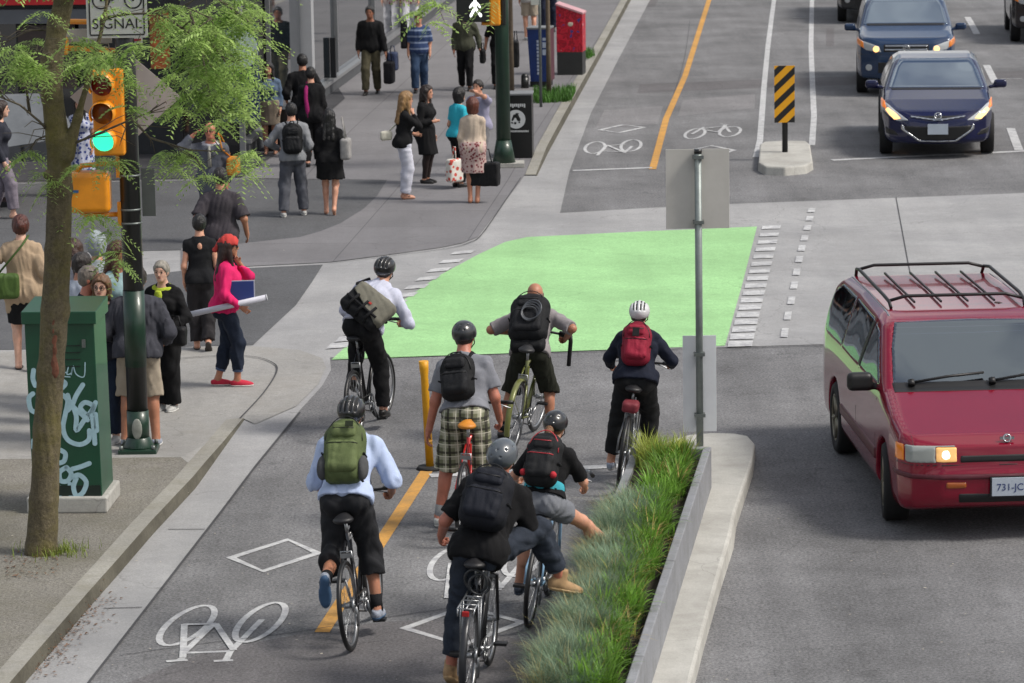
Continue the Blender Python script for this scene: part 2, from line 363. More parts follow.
def f(mb):
    Z = lambda l: zz(l, 0, 560, 3.2); w = .052
    stroke(mb, ellipse(*[Z([(598, 209)])[0], Z([(684, 156)])[0]], 13), w, closed=True)
    stroke(mb, ellipse(*[Z([(833, 199)])[0], Z([(910, 146)])[0]], 13), w, closed=True)
    for l in ([(585, 312), (590, 205)], [(586, 206), (692, 203)], [(588, 296), (682, 206)], [(690, 203), (748, 288)], [(588, 297), (742, 291)], [(736, 294), (838, 190)], [(738, 290), (722, 322)], [(532, 324), (600, 319)], [(684, 323), (746, 320)], [(585, 312), (572, 322)]):
        stroke(mb, Z(l), w)
paint('bicycle_symbol', M_PAINT, f)
def f(mb):
    w = .05
    stroke(mb, ellipse((449, 564), (467, 552), 13), w, closed=True); stroke(mb, ellipse((523, 560), (541, 548), 13), w, closed=True)
    for l in ([(447, 598), (451, 563)], [(451, 563), (484, 562)], [(449, 592), (480, 562)], [(484, 562), (501, 588)], [(449, 592), (499, 589)], [(498, 590), (527, 557)]): stroke(mb, l, w)
paint('bicycle_symbol', M_PAINT, f)
def f(mb):
    w = .05
    stroke(mb, ellipse((595, 147.5), (605, 145.5), 5.6), w, closed=True); stroke(mb, ellipse((631, 145.5), (641, 143.5), 5.6), w, closed=True)
    for l in ([(597, 155.5), (607, 145)], [(604, 146), (625, 144)], [(607, 145), (624, 152)], [(601, 151), (626, 151.5)], [(624, 153), (632, 146)]): stroke(mb, l, w)
paint('bicycle_symbol', M_PAINT, f)
def f(mb):
    w = .05
    stroke(mb, ellipse((695, 133.5), (705, 131), 4.6), w, closed=True); stroke(mb, ellipse((730, 131.5), (740.5, 129.5), 4.8), w, closed=True)
    for l in ([(692, 134), (704, 127)], [(700, 129), (724, 126)], [(706, 130), (718, 132)], [(718, 132), (726, 125)], [(720, 124), (728, 124.5)], [(724, 125), (730, 132)]): stroke(mb, l, w)
paint('bicycle_symbol', M_PAINT, f)
def f(mb):
    stroke(mb, [(231, 557.5), (288, 539.5), (318, 553), (263, 571)], .09, closed=True)
    stroke(mb, [(405, 628), (465, 606.5), (522, 622), (462, 645)], .09, closed=True)
    stroke(mb, [(600, 129.8), (623, 124.6), (644, 127.2), (619, 132.6)], .09, closed=True)
    stroke(mb, [(696, 149), (711, 145.5), (734, 150), (718, 156)], .09, closed=True)
paint('diamond_symbol', M_PAINT, f)
# concrete joint lines (thin dark sealed seams)
M_SEAM = ground_mat('seam_filler', '#434345', .2, 60, .2)
def f(mb):
    stroke(mb, smooth([(534, 158), (505, 201), (482, 234), (470, 242), (448, 248), (385, 256), (330, 262.5)]), .016, .017)
    stroke(mb, smooth([(110, 366), (150, 361), (215, 355.5), (250, 356), (270, 361), (277, 370), (264, 392), (240, 418)]), .016, .022)
    stroke(mb, [(896, 197), (908, 262), (916, 300)], .012, .009); stroke(mb, [(330, 358.5), (725, 348), (1024, 340)], .015, .0075)
    stroke(mb, [(85, 687), (155, 597), (221, 512), (255, 467), (300, 412)], .022, .009)
    for l_ in ([(120, 655), (190, 645), (300, 631), (420, 612), (520, 600)], [(600, 94), (700, 88), (800, 83), (1030, 71)], [(690, 20), (684, 60), (672, 100)]): stroke(mb, smooth(l_), .009, .004)
    stroke(mb, [(104, 608), (142, 607)], .015, .009); stroke(mb, [(168, 529), (205, 529)], .015, .009)
paint('seams', M_SEAM, f)
# far safety island
def island(name, pts, h, m):
    top = [G(a, b, h) for a, b in pts]; n = len(top); c = sum(top, Vector())/n
    lowp = [Vector((c.x+(p.x-c.x)*1.0+(p-c).normalized().x*.03, c.y+(p.y-c.y)*1.0+(p-c).normalized().y*.03, 0.0)) for p in top]
    mb = MB(); mb.add(top+lowp, [tuple(range(n))]+[(i, n+i, n+(i+1) % n, (i+1) % n) for i in range(n)])
    bmx = bmesh.new(); o = mb.build(name, m, bevel=.025); bmx.from_mesh(o.data); bmesh.ops.recalc_face_normals(bmx, faces=bmx.faces); bmx.to_mesh(o.data); bmx.free()
    GZ.append(o); return tag(o, kind='structure')
island('traffic_island', [(760, 144), (764, 141.5), (785, 140.5), (806, 140.8), (810, 144), (812.6, 161), (806, 165), (785, 167), (765, 166), (758.5, 162)], .13, M_LIGHT)
island('planter_island', [(640, 470), (655, 450), (668, 440), (688, 434.5), (712, 432.5), (735, 433), (748, 435.5), (755, 443), (752, 462), (735, 512), (731, 532), (719, 574), (704, 628), (690, 683), (668, 770), (640, 880), (480, 880), (560, 683)], .14, M_LIGHT)
bpy.context.view_layer.update()
from mathutils.bvhtree import BVHTree
_V, _F = [], []
for o in GZ:
    k = len(_V); _V += [o.matrix_world @ v.co for v in o.data.vertices]; _F += [tuple(i+k for i in p.vertices) for p in o.data.polygons]
BVH = BVHTree.FromPolygons(_V, _F)
def GP(u, v):
    h = BVH.ray_cast(EYE, ray(u, v).normalized()); return h[0] if h[0] is not None else G(u, v)
def GZAT(x, y):
    h = BVH.ray_cast(Vector((x, y, 5)), Vector((0, 0, -1))); return h[0].z if h[0] is not None else 0.
# dark stone strip along the foot of the shop
M_STRIP = ground_mat('dark_stone_paving', '#3f3f42', .16, 50, .15, joints=(.6, .6, R(HEAD), .7), bump=.15)
mb = MB(); _a = [GP(u, v)+Vector((0, 0, .016)) for u, v in ((-300, 188), (-300, 172), (150, 180), (150, 160), (242, 177.5), (244, 158), (300, 138), (290, 126), (345, 99), (338, 88))]
for i_ in range(0, 8, 2): mb.quad(_a[i_], _a[i_+2], _a[i_+3], _a[i_+1])
tag(mb.build('stone_paving', M_STRIP), kind='structure')
# ------------------------------------------------------------------ soft shapes: signed distance fields meshed by surface nets
def V3(*a): return np.array(a, float)
class Field:
    def __init__(s, lo, hi, h):
        s.h = h; s.lo = np.floor(np.array(lo, float)/h)*h; n = np.ceil((np.array(hi, float)-s.lo)/h).astype(int)+1
        s.n = n; s.F = np.full(n, 1.0, np.float32)
    def sub(s, lo, hi):
        a = np.clip(np.floor((np.array(lo)-s.lo)/s.h).astype(int), 0, s.n); b = np.clip(np.ceil((np.array(hi)-s.lo)/s.h).astype(int)+1, 0, s.n)
        if np.any(b <= a): return None, None
        g = np.meshgrid(*[(s.lo[i]+np.arange(a[i], b[i])*s.h) for i in range(3)], indexing='ij')
        return (slice(a[0], b[0]), slice(a[1], b[1]), slice(a[2], b[2])), np.stack(g, -1)
    def blend(s, sl, d, k):
        f = s.F[sl]
        if k > 0:
            hh = np.maximum(k-np.abs(f-d), 0)/k; s.F[sl] = np.minimum(f, d)-hh*hh*k*.25
        else: s.F[sl] = np.minimum(f, d)
    def rc(s, a, b, ra, rb=None, k=.02):
        rb = ra if rb is None else rb; a, b = np.array(a, float), np.array(b, float); m = max(ra, rb)+k+2*s.h
        sl, X = s.sub(np.minimum(a, b)-m, np.maximum(a, b)+m)
        if sl is None: return s
        ab = b-a; L2 = max(ab@ab, 1e-9); t = np.clip(((X-a)@ab)/L2, 0, 1)
        d = np.linalg.norm(X-a-t[..., None]*ab, axis=-1)-(ra+(rb-ra)*t); s.blend(sl, d, k); return s
    def ell(s, c, r, B=None, k=.02):
        c, r = np.array(c, float), np.array(r, float); m = r.max()+k+2*s.h
        sl, X = s.sub(c-m, c+m)
        if sl is None: return s
        p = X-c
        if B is not None: p = p@B            # B columns = local axes
        q = np.linalg.norm(p/r, axis=-1); q2 = np.linalg.norm(p/(r*r), axis=-1)+1e-9
        s.blend(sl, q*(q-1)/q2, k); return s
    def rbox(s, c, hs, rad, B=None, k=.02):
        c, hs = np.array(c, float), np.array(hs, float); m = np.linalg.norm(hs)+k+2*s.h
        sl, X = s.sub(c-m, c+m)
        if sl is None: return s
        p = X-c
        if B is not None: p = p@B
        q = np.abs(p)-(hs-rad); d = np.linalg.norm(np.maximum(q, 0), axis=-1)+np.minimum(q.max(-1), 0)-rad
        s.blend(sl, d, k); return s
    def grid(s): return s.sub(s.lo, s.lo+(s.n-1)*s.h)[1]
    def cut(s, p, n):
        n = np.array(n, float); n /= np.linalg.norm(n); X = s.grid(); s.F = np.maximum(s.F, ((X-np.array(p))@n).astype(np.float32)); return s
    def minus(s, fn):
        s.F = np.maximum(s.F, -fn(s.grid()).astype(np.float32)); return s
    def carve(s, a, b, r):
        a, b = np.array(a, float), np.array(b, float); m = r+2*s.h
        sl, X = s.sub(np.minimum(a, b)-m, np.maximum(a, b)+m)
        if sl is None: return s
        ab = b-a; L2 = max(ab@ab, 1e-9); t = np.clip(((X-a)@ab)/L2, 0, 1)
        s.F[sl] = np.maximum(s.F[sl], r-np.linalg.norm(X-a-t[..., None]*ab, axis=-1)); return s
    def folds(s, amp, seed, wl=(.05, .14), stretch=(1, 1, .55)):
        r = np.random.default_rng(seed); near = np.abs(s.F) < .06; X = s.grid()[near]*np.array(stretch); w = np.zeros(len(X))
        warp = np.sin(X@r.normal(size=(3, 3))*9+r.uniform(0, 6, 3))*.05; X = X+warp
        for i in range(7):
            d = r.normal(size=3); d /= np.linalg.norm(d); q = 2*math.pi/r.uniform(*wl); w += (1-np.abs(np.sin(X@d*q*.5+r.uniform(0, 6))))*2-1+.3
        s.F[near] += np.clip(amp*w/3.0, -.03, .0045).astype(np.float32); return s
    def mesh(s, name, m, parent=None, smooth=True, relax=1):
        F = np.pad(s.F, 1, constant_values=1.0); lo = s.lo-s.h; ins = F < 0
        c = np.zeros(np.array(F.shape)-1, np.int16)
        for i in (0, 1):
            for j in (0, 1):
                for k in (0, 1): c += ins[i:F.shape[0]-1+i, j:F.shape[1]-1+j, k:F.shape[2]-1+k]
        act = (c > 0) & (c < 8); idx = np.argwhere(act)
        if len(idx) == 0: return None
        vid = np.full(act.shape, -1, np.int64); vid[act] = np.arange(len(idx))
        acc = np.zeros((len(idx), 3)); cnt = np.zeros(len(idx)); cor = [(i, j, k) for i in (0, 1) for j in (0, 1) for k in (0, 1)]
        val = {q: F[idx[:, 0]+q[0], idx[:, 1]+q[1], idx[:, 2]+q[2]] for q in cor}
        for q in cor:
            for ax in range(3):
                if q[ax]: continue
                q2 = tuple(1 if i == ax else q[i] for i in range(3)); a, b = val[q], val[q2]; x = (a < 0) != (b < 0)
                t = a[x]/(a[x]-b[x]); p = np.tile(np.array(q, float), (x.sum(), 1)); p[:, ax] = t; acc[x] += p; cnt[x] += 1
        co = lo+(idx+acc/cnt[:, None])*s.h
        faces = []
        for ax in range(3):
            o1, o2 = [(1, 2), (2, 0), (0, 1)][ax]
            A = [slice(None)]*3; Bs = [slice(None)]*3; A[ax] = slice(0, -1); Bs[ax] = slice(1, None)
            a, b = ins[tuple(A)], ins[tuple(Bs)]; e = np.argwhere(a != b); e = e[(e[:, o1] > 0) & (e[:, o2] > 0) & (e[:, o1] < F.shape[o1]-1) & (e[:, o2] < F.shape[o2]-1)]
            if len(e) == 0: continue
            inside = a[e[:, 0], e[:, 1], e[:, 2]]; u1 = np.eye(3, dtype=int)[o1]; u2 = np.eye(3, dtype=int)[o2]
            g = lambda z: vid[z[:, 0], z[:, 1], z[:, 2]]
            Q = np.stack([g(e-u1-u2), g(e-u2), g(e), g(e-u1)], 1); Q[~inside] = Q[~inside][:, ::-1]; faces.append(Q)
        Q = np.concatenate(faces)
        for _ in range(relax):     # one light smoothing pass
            sm = np.zeros_like(co); ct = np.zeros(len(co))
            for i in range(4):
                for j in (1, 3): np.add.at(sm, Q[:, i], co[Q[:, (i+j) % 4]]); np.add.at(ct, Q[:, i], 1)
            co = co*.55+.45*sm/np.maximum(ct, 1)[:, None]
        me = bpy.data.meshes.new(name); me.vertices.add(len(co)); me.vertices.foreach_set('co', co.astype(np.float32).ravel())
        me.loops.add(Q.size); me.loops.foreach_set('vertex_index', Q.astype(np.int32).ravel())
        me.polygons.add(len(Q)); me.polygons.foreach_set('loop_start', (np.arange(len(Q))*4).astype(np.int32)); me.polygons.foreach_set('loop_total', np.full(len(Q), 4, np.int32))
        me.polygons.foreach_set('use_smooth', np.ones(len(Q), bool)); me.update(); me.validate(); me.materials.append(m)
        o = bpy.data.objects.new(name, me); COL.objects.link(o)
        if parent is not None: o.parent = parent
        return o

# ------------------------------------------------------------------ cloth, skin, hair materials
def cloth(name, col, rough=.85, var=.14, bump=.25, vs=9.): return mat('cloth '+name, col, rough, 0, var, vs, bump, 140, spec=.25)
def skin(tone='light'):
    c = {'light': '#c08d74', 'pale': '#cfa48e', 'tan': '#a9745a', 'red': '#b3715c', 'brown': '#8a5b45'}[tone]
    m = mat('skin '+tone, c, .5, 0, .10, 14, .05, 120); b = m.node_tree.nodes['Principled BSDF']
    b.inputs['Subsurface Weight'].default_value = .12; b.inputs['Subsurface Radius'].default_value = (.01, .004, .002); return m
def hairmat(name, col):
    key = 'hair '+name
    if key in MATS: return MATS[key]
    m = mat(key, col, .42, 0, .35, 30, .5, 160); no = [x for x in m.node_tree.nodes if x.type == 'TEX_NOISE']
    tc = [x for x in m.node_tree.nodes if x.type == 'TEX_COORD'][0]
    mp = m.node_tree.nodes.new('ShaderNodeMapping'); mp.inputs['Scale'].default_value = (1, 1, .12); m.node_tree.links.new(tc.outputs['Object'], mp.inputs['Vector'])
    for x in no: m.node_tree.links.new(mp.outputs[0], x.inputs['Vector'])
    return m
def plaid_mat():
    m = bpy.data.materials.new('plaid cloth'); m.use_nodes = True; N, L = m.node_tree.nodes, m.node_tree.links; b = N['Principled BSDF']; b.inputs['Roughness'].default_value = .9
    tc = N.new('ShaderNodeTexCoord'); sp = N.new('ShaderNodeSeparateXYZ'); L.new(tc.outputs['Object'], sp.inputs[0])
    def stripes(sock, sc, ph, w):
        a = N.new('ShaderNodeMath'); a.operation = 'MULTIPLY_ADD'; a.inputs[1].default_value = sc; a.inputs[2].default_value = ph; L.new(sock, a.inputs[0])
        fr = N.new('ShaderNodeMath'); fr.operation = 'FRACT'; L.new(a.outputs[0], fr.inputs[0])
        lt = N.new('ShaderNodeMath'); lt.operation = 'LESS_THAN'; lt.inputs[1].default_value = w; L.new(fr.outputs[0], lt.inputs[0]); return lt.outputs[0]
    cur = None; base = lin('#64664f')
    for col, src, sc, ph, w, f in (('#a5a391', 0, 9.5, .1, .34, .55), ('#a5a391', 2, 9.5, .3, .34, .5), ('#232019', 0, 9.5, .62, .2, .85), ('#232019', 2, 9.5, .8, .2, .8), ('#d8d2c0', 0, 9.5, .9, .05, .8), ('#d8d2c0', 2, 9.5, .05, .05, .7)):
        mx = N.new('ShaderNodeMix'); mx.data_type = 'RGBA'; mu = N.new('ShaderNodeMath'); mu.operation = 'MULTIPLY'; mu.inputs[1].default_value = f
        L.new(stripes(sp.outputs[src], sc, ph, w), mu.inputs[0]); L.new(mu.outputs[0], mx.inputs[0])
        if cur is None: mx.inputs[6].default_value = (*base, 1)
        else: L.new(cur, mx.inputs[6])
        mx.inputs[7].default_value = (*lin(col), 1); cur = mx.outputs[2]
    L.new(cur, b.inputs['Base Color']); MATS['plaid cloth'] = m; return m
def stripe_mat(name, c1, c2, sc, w, axis=2, noise=False):
    m = bpy.data.materials.new(name); m.use_nodes = True; N, L = m.node_tree.nodes, m.node_tree.links; b = N['Principled BSDF']; b.inputs['Roughness'].default_value = .9
    tc = N.new('ShaderNodeTexCoord')
    if noise:
        v = N.new('ShaderNodeTexVoronoi'); v.inputs['Scale'].default_value = sc; L.new(tc.outputs['Object'], v.inputs['Vector']); s = v.outputs['Distance']
        lt = N.new('ShaderNodeMath'); lt.operation = 'LESS_THAN'; lt.inputs[1].default_value = w; L.new(s, lt.inputs[0])
    else:
        sp = N.new('ShaderNodeSeparateXYZ'); L.new(tc.outputs['Object'], sp.inputs[0]); a = N.new('ShaderNodeMath'); a.operation = 'MULTIPLY'; a.inputs[1].default_value = sc; L.new(sp.outputs[axis], a.inputs[0])
        fr = N.new('ShaderNodeMath'); fr.operation = 'FRACT'; L.new(a.outputs[0], fr.inputs[0]); lt = N.new('ShaderNodeMath'); lt.operation = 'LESS_THAN'; lt.inputs[1].default_value = w; L.new(fr.outputs[0], lt.inputs[0])
    mx = N.new('ShaderNodeMix'); mx.data_type = 'RGBA'; mx.inputs[6].default_value = (*lin(c1), 1); mx.inputs[7].default_value = (*lin(c2), 1); L.new(lt.outputs[0], mx.inputs[0]); L.new(mx.outputs[2], b.inputs['Base Color']); return m

# ------------------------------------------------------------------ a person
def nrm(v): v = np.array(v, float); return v/max(np.linalg.norm(v), 1e-9)
def ik(a, t, l1, l2, pole):
    a, t = np.array(a, float), np.array(t, float); d = t-a; L = np.linalg.norm(d); Lc = min(max(L, abs(l1-l2)+.01), (l1+l2)*.998); d = d/max(L, 1e-9); t = a+d*Lc
    x = (l1*l1-l2*l2+Lc*Lc)/(2*Lc); hh = math.sqrt(max(l1*l1-x*x, 0)); p = np.array(pole, float); p = nrm(p-d*(p@d)); return a+d*x+p*hh, t
def basis(fwd_deg, side_deg, yaw_deg):
    """columns: right, forward, up; lean forward, lean to the right, turn left"""
    m = Matrix.Rotation(R(yaw_deg), 3, 'Z') @ Matrix.Rotation(R(side_deg), 3, 'Y') @ Matrix.Rotation(-R(fwd_deg), 3, 'X')
    return np.array(m)
class Pose: pass
def make_pose(h=1.75, female=False, hip=None, lean=(3, 0, 0), head=(0, 0, 0), footR=None, footL=None, kneeR=(0.1, 1, 0), kneeL=(-.1, 1, 0), handR=None, handL=None,
              elbR=(.35, -1, -.2), elbL=(-.35, -1, -.2), toeR=0, toeL=0, pitchR=0, pitchL=0, gripR=.35, gripL=.35, wide=1.0):
    p = Pose(); s = h/1.75; p.s, p.h, p.female, p.w = s, h, female, wide
    p.hip = np.array(hip if hip is not None else (0, 0, .925*s), float); p.T = basis(*lean); T = p.T
    at = lambda x, y, z: p.hip+T@(np.array((x, y, z))*s); p.at = at
    sh = .155 if female else .178; p.sh = sh
    p.H = basis(lean[0]*.35+head[0], lean[1]*.4+head[1], lean[2]*.6+head[2])
    p.neck = at(0, -.01, .525); p.hc = p.neck+(p.T@V3(0, .025, .06)+p.H@V3(0, .012, .115))*s
    wf = .082 if not female else .085
    for side, sg in (('R', 1), ('L', -1)):
        hp = at(sg*wf, 0, 0); ft = {'R': footR, 'L': footL}[side]; ft = np.array(ft if ft is not None else (sg*.10, 0, 0), float)
        yaw = {'R': toeR, 'L': toeL}[side]; pit = {'R': pitchR, 'L': pitchL}[side]
        fd = np.array(Matrix.Rotation(R(yaw), 3, 'Z') @ Matrix.Rotation(R(pit), 3, 'X') @ Vector((0, 1, 0))); fu = np.array(Matrix.Rotation(R(yaw), 3, 'Z') @ Matrix.Rotation(R(pit), 3, 'X') @ Vector((0, 0, 1)))
        an = ft+fu*.085*s                           # ft = sole point under the ankle
        kn, an = ik(hp, an, .43*s, .42*s, {'R': kneeR, 'L': kneeL}[side])
        so = at(sg*sh, -.005, .438); ht = {'R': handR, 'L': handL}[side]
        ht = np.array(ht if ht is not None else so+V3(sg*.055, .06, -.505)*s, float)
        el, wr = ik(so, ht, .285*s, .25*s, {'R': elbR, 'L': elbL}[side])
        for nme, val in (('hip', hp), ('knee', kn), ('ank', an), ('fd', fd), ('fu', fu), ('sh', so), ('elb', el), ('wr', wr)): setattr(p, nme+side, val)
    p.gripR, p.gripL = gripR, gripL
    return p
def bounds(p, pad=.24):
    pts = np.array([p.hip, p.hc]+[getattr(p, n+sd) for n in ('hip', 'knee', 'ank', 'sh', 'elb', 'wr') for sd in 'RL']); return pts.min(0)-pad, pts.max(0)+pad
def torso(F, p, inf=0., k=.05, lower=True, upper=True, bulk=0.):
    s, at, T, w, fe = p.s, p.at, p.T, p.w, p.female; e = inf
    if upper:
        F.ell(at(0, -.005, .355), V3(.150 if fe else .168, .098*w, .17)*s*V3(w, 1, 1)+e+bulk, T, k); [F.rc(at(sg*.045, -.012, .485), at(sg*(p.sh-.012), -.008, .440), .052*s+e*.8, .047*s+e*.7, .03) for sg in (-1, 1)]
        F.ell(at(0, .0, .18), V3(.120 if fe else .140, .092*w, .16)*s*V3(w, 1, 1)+e+bulk, T, k); F.rc(at(0, -.02, .47), p.neck+p.T@V3(0, 0, .03), .07*s+e*.5, .052*s+e*.5, .04)
        if fe:
            for sg in (-1, 1): F.ell(at(sg*.07, .075, .335), V3(.07, .062, .068)*s+e, T, .04)
    if lower:
        F.ell(at(0, .0, .04), V3(.160 if fe else .155, .105*w, .12)*s*V3(w, 1, 1)+e, T, k)
        for sg, hp in ((1, p.hipR), (-1, p.hipL)): F.ell(at(sg*.075, -.055, -.015), V3(.092, .09, .10)*s*w+e, T, .04)
    return F
def limb(F, p, which, side, upto, inf=0., k=.03, end_inf=None):
    """which arm/leg; upto 0..2 (1 = elbow/knee); inf grows to end_inf at the end"""
    s = p.s*(1+(p.w-1)*.6); e2 = inf if end_inf is None else end_inf
    if which == 'arm': a, b, c = (getattr(p, n+side) for n in ('sh', 'elb', 'wr')); r = (.053, .041, .039, .028); r = [x*(.88 if p.female else 1.0) for x in r]
    else: a, b, c = (getattr(p, n+side) for n in ('hip', 'knee', 'ank')); r = (.086, .056, .054, .036)
    t1 = min(upto, 1); e = lambda t: inf+(e2-inf)*t/max(upto, .01)
    F.rc(a, a+(b-a)*t1, r[0]*s+inf, (r[0]+(r[1]-r[0])*t1)*s+e(t1), k)
    if upto > 1:
        t2 = upto-1; F.rc(b, b+(c-b)*t2, r[2]*s+e(1), (r[2]+(r[3]-r[2])*t2)*s+e(upto), k)
        if which == 'leg' and t2 > .2:
            d = nrm(c-b); back = -nrm(getattr(p, 'fd'+side)-d*(getattr(p, 'fd'+side)@d)); F.ell(b+(c-b)*.3+back*.022*s, V3(.044, .044, .09)*s+e(1.3), None, .03)
    return F
def end_cut(p, which, side, upto):
    if which == 'arm': a, b, c = (getattr(p, n+side) for n in ('sh', 'elb', 'wr'))
    else: a, b, c = (getattr(p, n+side) for n in ('hip', 'knee', 'ank'))
    return (a+(b-a)*upto, nrm(b-a)) if upto <= 1 else (b+(c-b)*(upto-1), nrm(c-b))
def hand(F, p, side, grip, n=None):
    s = p.s*(.9 if p.female else 1); el, wr = getattr(p, 'elb'+side), getattr(p, 'wr'+side); d = nrm(wr-el); sg = 1 if side == 'R' else -1
    med = np.array((-sg, 0, 0.)) if n is None else np.array(n, float)
    n = nrm(med-d*(med@d)); a = np.cross(d, n); a = a*(1 if a@V3(0, 1, .3) > 0 else -1)      # a: towards the thumb side
    palm = wr+d*.05*s; F.ell(palm, V3(.038, .016, .048)*s, np.stack([a, n, d], 1), .012); F.rc(wr-d*.01, wr+d*.03*s, .025*s, .024*s, .015)
    for i, L in enumerate((.068, .076, .070, .055)):
        q = wr+d*.088*s+a*(.028-.0185*i)*s; ang = grip*1.5; q0 = q-d*.015*s
        for j, l in enumerate((L*.45, L*.32, L*.26)):
            ang2 = ang*(j+1)*.62; q1 = q+(d*math.cos(ang2)+n*math.sin(ang2))*l*s; F.rc(q0 if j == 0 else q, q1, .0088*s, .0078*s, .003); q = q1
    b = wr+d*.03*s+a*.028*s; b1 = b+(a*.55+d*.75+n*.35*grip)*.04*s; F.rc(wr+d*.022*s+a*.015*s, b1, .0125*s, .0105*s, .01); F.rc(b1, b1+(d*.85+n*(.2+.5*grip)+a*.1)*.032*s, .0105*s, .0085*s, .004)
    return F
def head_shape(F, p):
    s, H, c = p.s, p.H, p.hc; q = lambda x, y, z: c+H@(V3(x, y, z)*s)
    F.ell(q(0, -.008, .03), V3(.077, .098, .09)*s, H, .03); F.ell(q(0, .022, -.035), V3(.062, .07, .078)*s, H, .03); F.rc(q(-.012, .066, -.085), q(.012, .066, -.085), .022*s, None, .025)
    F.rc(q(0, -.02, -.05), p.neck+p.T@V3(0, -.005, -.03), .054*s if not p.female else .047*s, .062*s if not p.female else .054*s, .03)
    F.rc(q(0, .088, .012), q(0, .104, -.024), .009*s, .0125*s, .01)
    for sg in (-1, 1): F.ell(q(sg*.078, -.005, -.01), V3(.009, .02, .031)*s, H, .008); F.carve(q(sg*.032, .104, .008), q(sg*.03, .104, .008), .015*s)
    return F
def body(p, tone, root, h):
    lo, hi = bounds(p); F = Field(lo, hi, h); torso(F, p)
    for sd in 'RL':
        limb(F, p, 'arm', sd, 2); limb(F, p, 'leg', sd, 2); an, fd, fu = (getattr(p, n+sd) for n in ('ank', 'fd', 'fu')); s = p.s
        F.rc(an, an-fu*.045*s-fd*.03*s, .036*s, .034*s, .02); F.rc(an-fu*.045*s-fd*.02*s, an-fu*.06*s+fd*.14*s, .034*s, .024*s, .02)
        hand(F, p, sd, getattr(p, 'grip'+sd))
    head_shape(F, p); o = F.mesh('body', skin(tone), root)
    q = lambda x, y, z: p.hc+p.H@(V3(x, y, z)*p.s)
    M3 = Matrix(p.H.tolist())
    for sg in (-1, 1):
        e = MB().ball(q(sg*.032, .084, .008), (.0125*p.s, .011*p.s, .0085*p.s), 6, M3); e.build('eye', mat('eye', '#2a211c', .2, 0, 0), root)
        b = MB().tube([q(sg*.017, .094, .029), q(sg*.033, .093, .033), q(sg*.048, .083, .028)], .0045*p.s, 5); b.build('eyebrow', mat('eyebrow', '#3a2c24', .8, 0, 0), root)
    m = MB().ball(q(0, .088, -.052), (.024*p.s, .009*p.s, .0075*p.s), 6, M3); m.build('mouth', mat('lips', '#8e5048', .5, 0, 0), root)
    return o
def top(p, root, m, sleeve=2, hem=-.06, inf=.016, fold=.006, seed=0, name='shirt', vneck=.0, cuff=None, h=.011, bulk=0., collar=False, low=None, sides='RL'):
    lo, hi = bounds(p); F = Field(lo, hi, h); torso(F, p, inf, bulk=bulk, lower=False); torso(F, p, inf+.012, upper=False)
    F.F -= .004
    if hem < -.1:
        for sd in 'RL': limb(F, p, 'leg', sd, min(1, -hem/.43+.1), inf+.004, .08)
    G_ = None
    n_up = p.T@V3(0, .28+vneck, 1); F.cut(p.at(0, 0, .535-vneck*.05), n_up); F.cut(p.at(0, 0, hem), -(p.T@V3(0, 0, 1)) if low is None else low)
    A = Field(lo, hi, h)
    for sd in sides: limb(A, p, 'arm', sd, sleeve, inf*.8, .03, cuff if cuff is not None else inf*.75)
    for sd in sides:
        c, n = end_cut(p, 'arm', sd, sleeve); X = A.grid(); dd = np.linalg.norm(X-c, axis=-1); pl = ((X-c)@n).astype(np.float32); A.F = np.where(dd < .10, np.maximum(A.F, pl), A.F)
    k = .035; hh = np.maximum(k-np.abs(F.F-A.F), 0)/k; F.F = np.minimum(F.F, A.F)-hh*hh*k*.25
    if collar:
        F.rc(p.neck+p.T@V3(-.045, .0, .005), p.neck+p.T@V3(.045, .0, .005), .045*p.s, None, .02); F.cut(p.neck+p.T@V3(0, 0, .045), p.T@V3(0, .5, 1))
    if fold: F.folds(fold, seed)
    return F.mesh(name, m, root)
def bottoms(p, root, m, length=1.97, inf=.014, end=.022, waist=.12, fold=.006, seed=1, name='trousers', h=.011):
    lo, hi = bounds(p); F = Field(lo, hi, h); ti = min(inf, .012); torso(F, p, ti, upper=False)
    F.ell(p.at(0, 0, .12), V3(.125 if p.female else .143, .095*p.w, .12)*p.s*V3(p.w, 1, 1)+ti*.6, p.T, .05); F.cut(p.at(0, 0, waist), p.T@V3(0, 0, 1))
    for sd in 'RL':
        A = Field(lo, hi, h); limb(A, p, 'leg', sd, length, inf, .03, end); c, n = end_cut(p, 'leg', sd, length); X = A.grid(); pl = ((X-c)@n).astype(np.float32); dd = np.linalg.norm(X-c, axis=-1)
        A.F = np.where(dd < .17, np.maximum(A.F, pl), A.F); k = .03; hh = np.maximum(k-np.abs(F.F-A.F), 0)/k; F.F = np.minimum(F.F, A.F)-hh*hh*k*.25
    if fold: F.folds(fold, seed, (.05, .13), (1, 1, .8))
    return F.mesh(name, m, root)
def skirt(p, root, m, hem=-.42, waist=.14, flare=.05, fold=.006, seed=3, name='skirt', h=.011, inf=.016):
    lo, hi = bounds(p); F = Field(lo, hi, h); torso(F, p, inf, upper=False); F.ell(p.at(0, 0, .12), V3(.13, .1, .12)*p.s+inf, p.T, .05)
    t = min(1, -hem/.43)
    for sd in 'RL': limb(F, p, 'leg', sd, t, inf+.01, .12, inf+flare)
    a = (p.hipR+p.hipL)/2; b = ((p.hipR+(p.kneeR-p.hipR)*t)+(p.hipL+(p.kneeL-p.hipL)*t))/2; F.rc(a, b, .11*p.s, .09*p.s+flare, .1)
    F.cut(p.at(0, 0, waist), p.T@V3(0, 0, 1)); F.cut(a+V3(0, 0, hem)*p.s, (0, 0, -1))
    if fold: F.folds(fold, seed, (.05, .12), (1, 1, .15))
    return F.mesh(name, m, root)
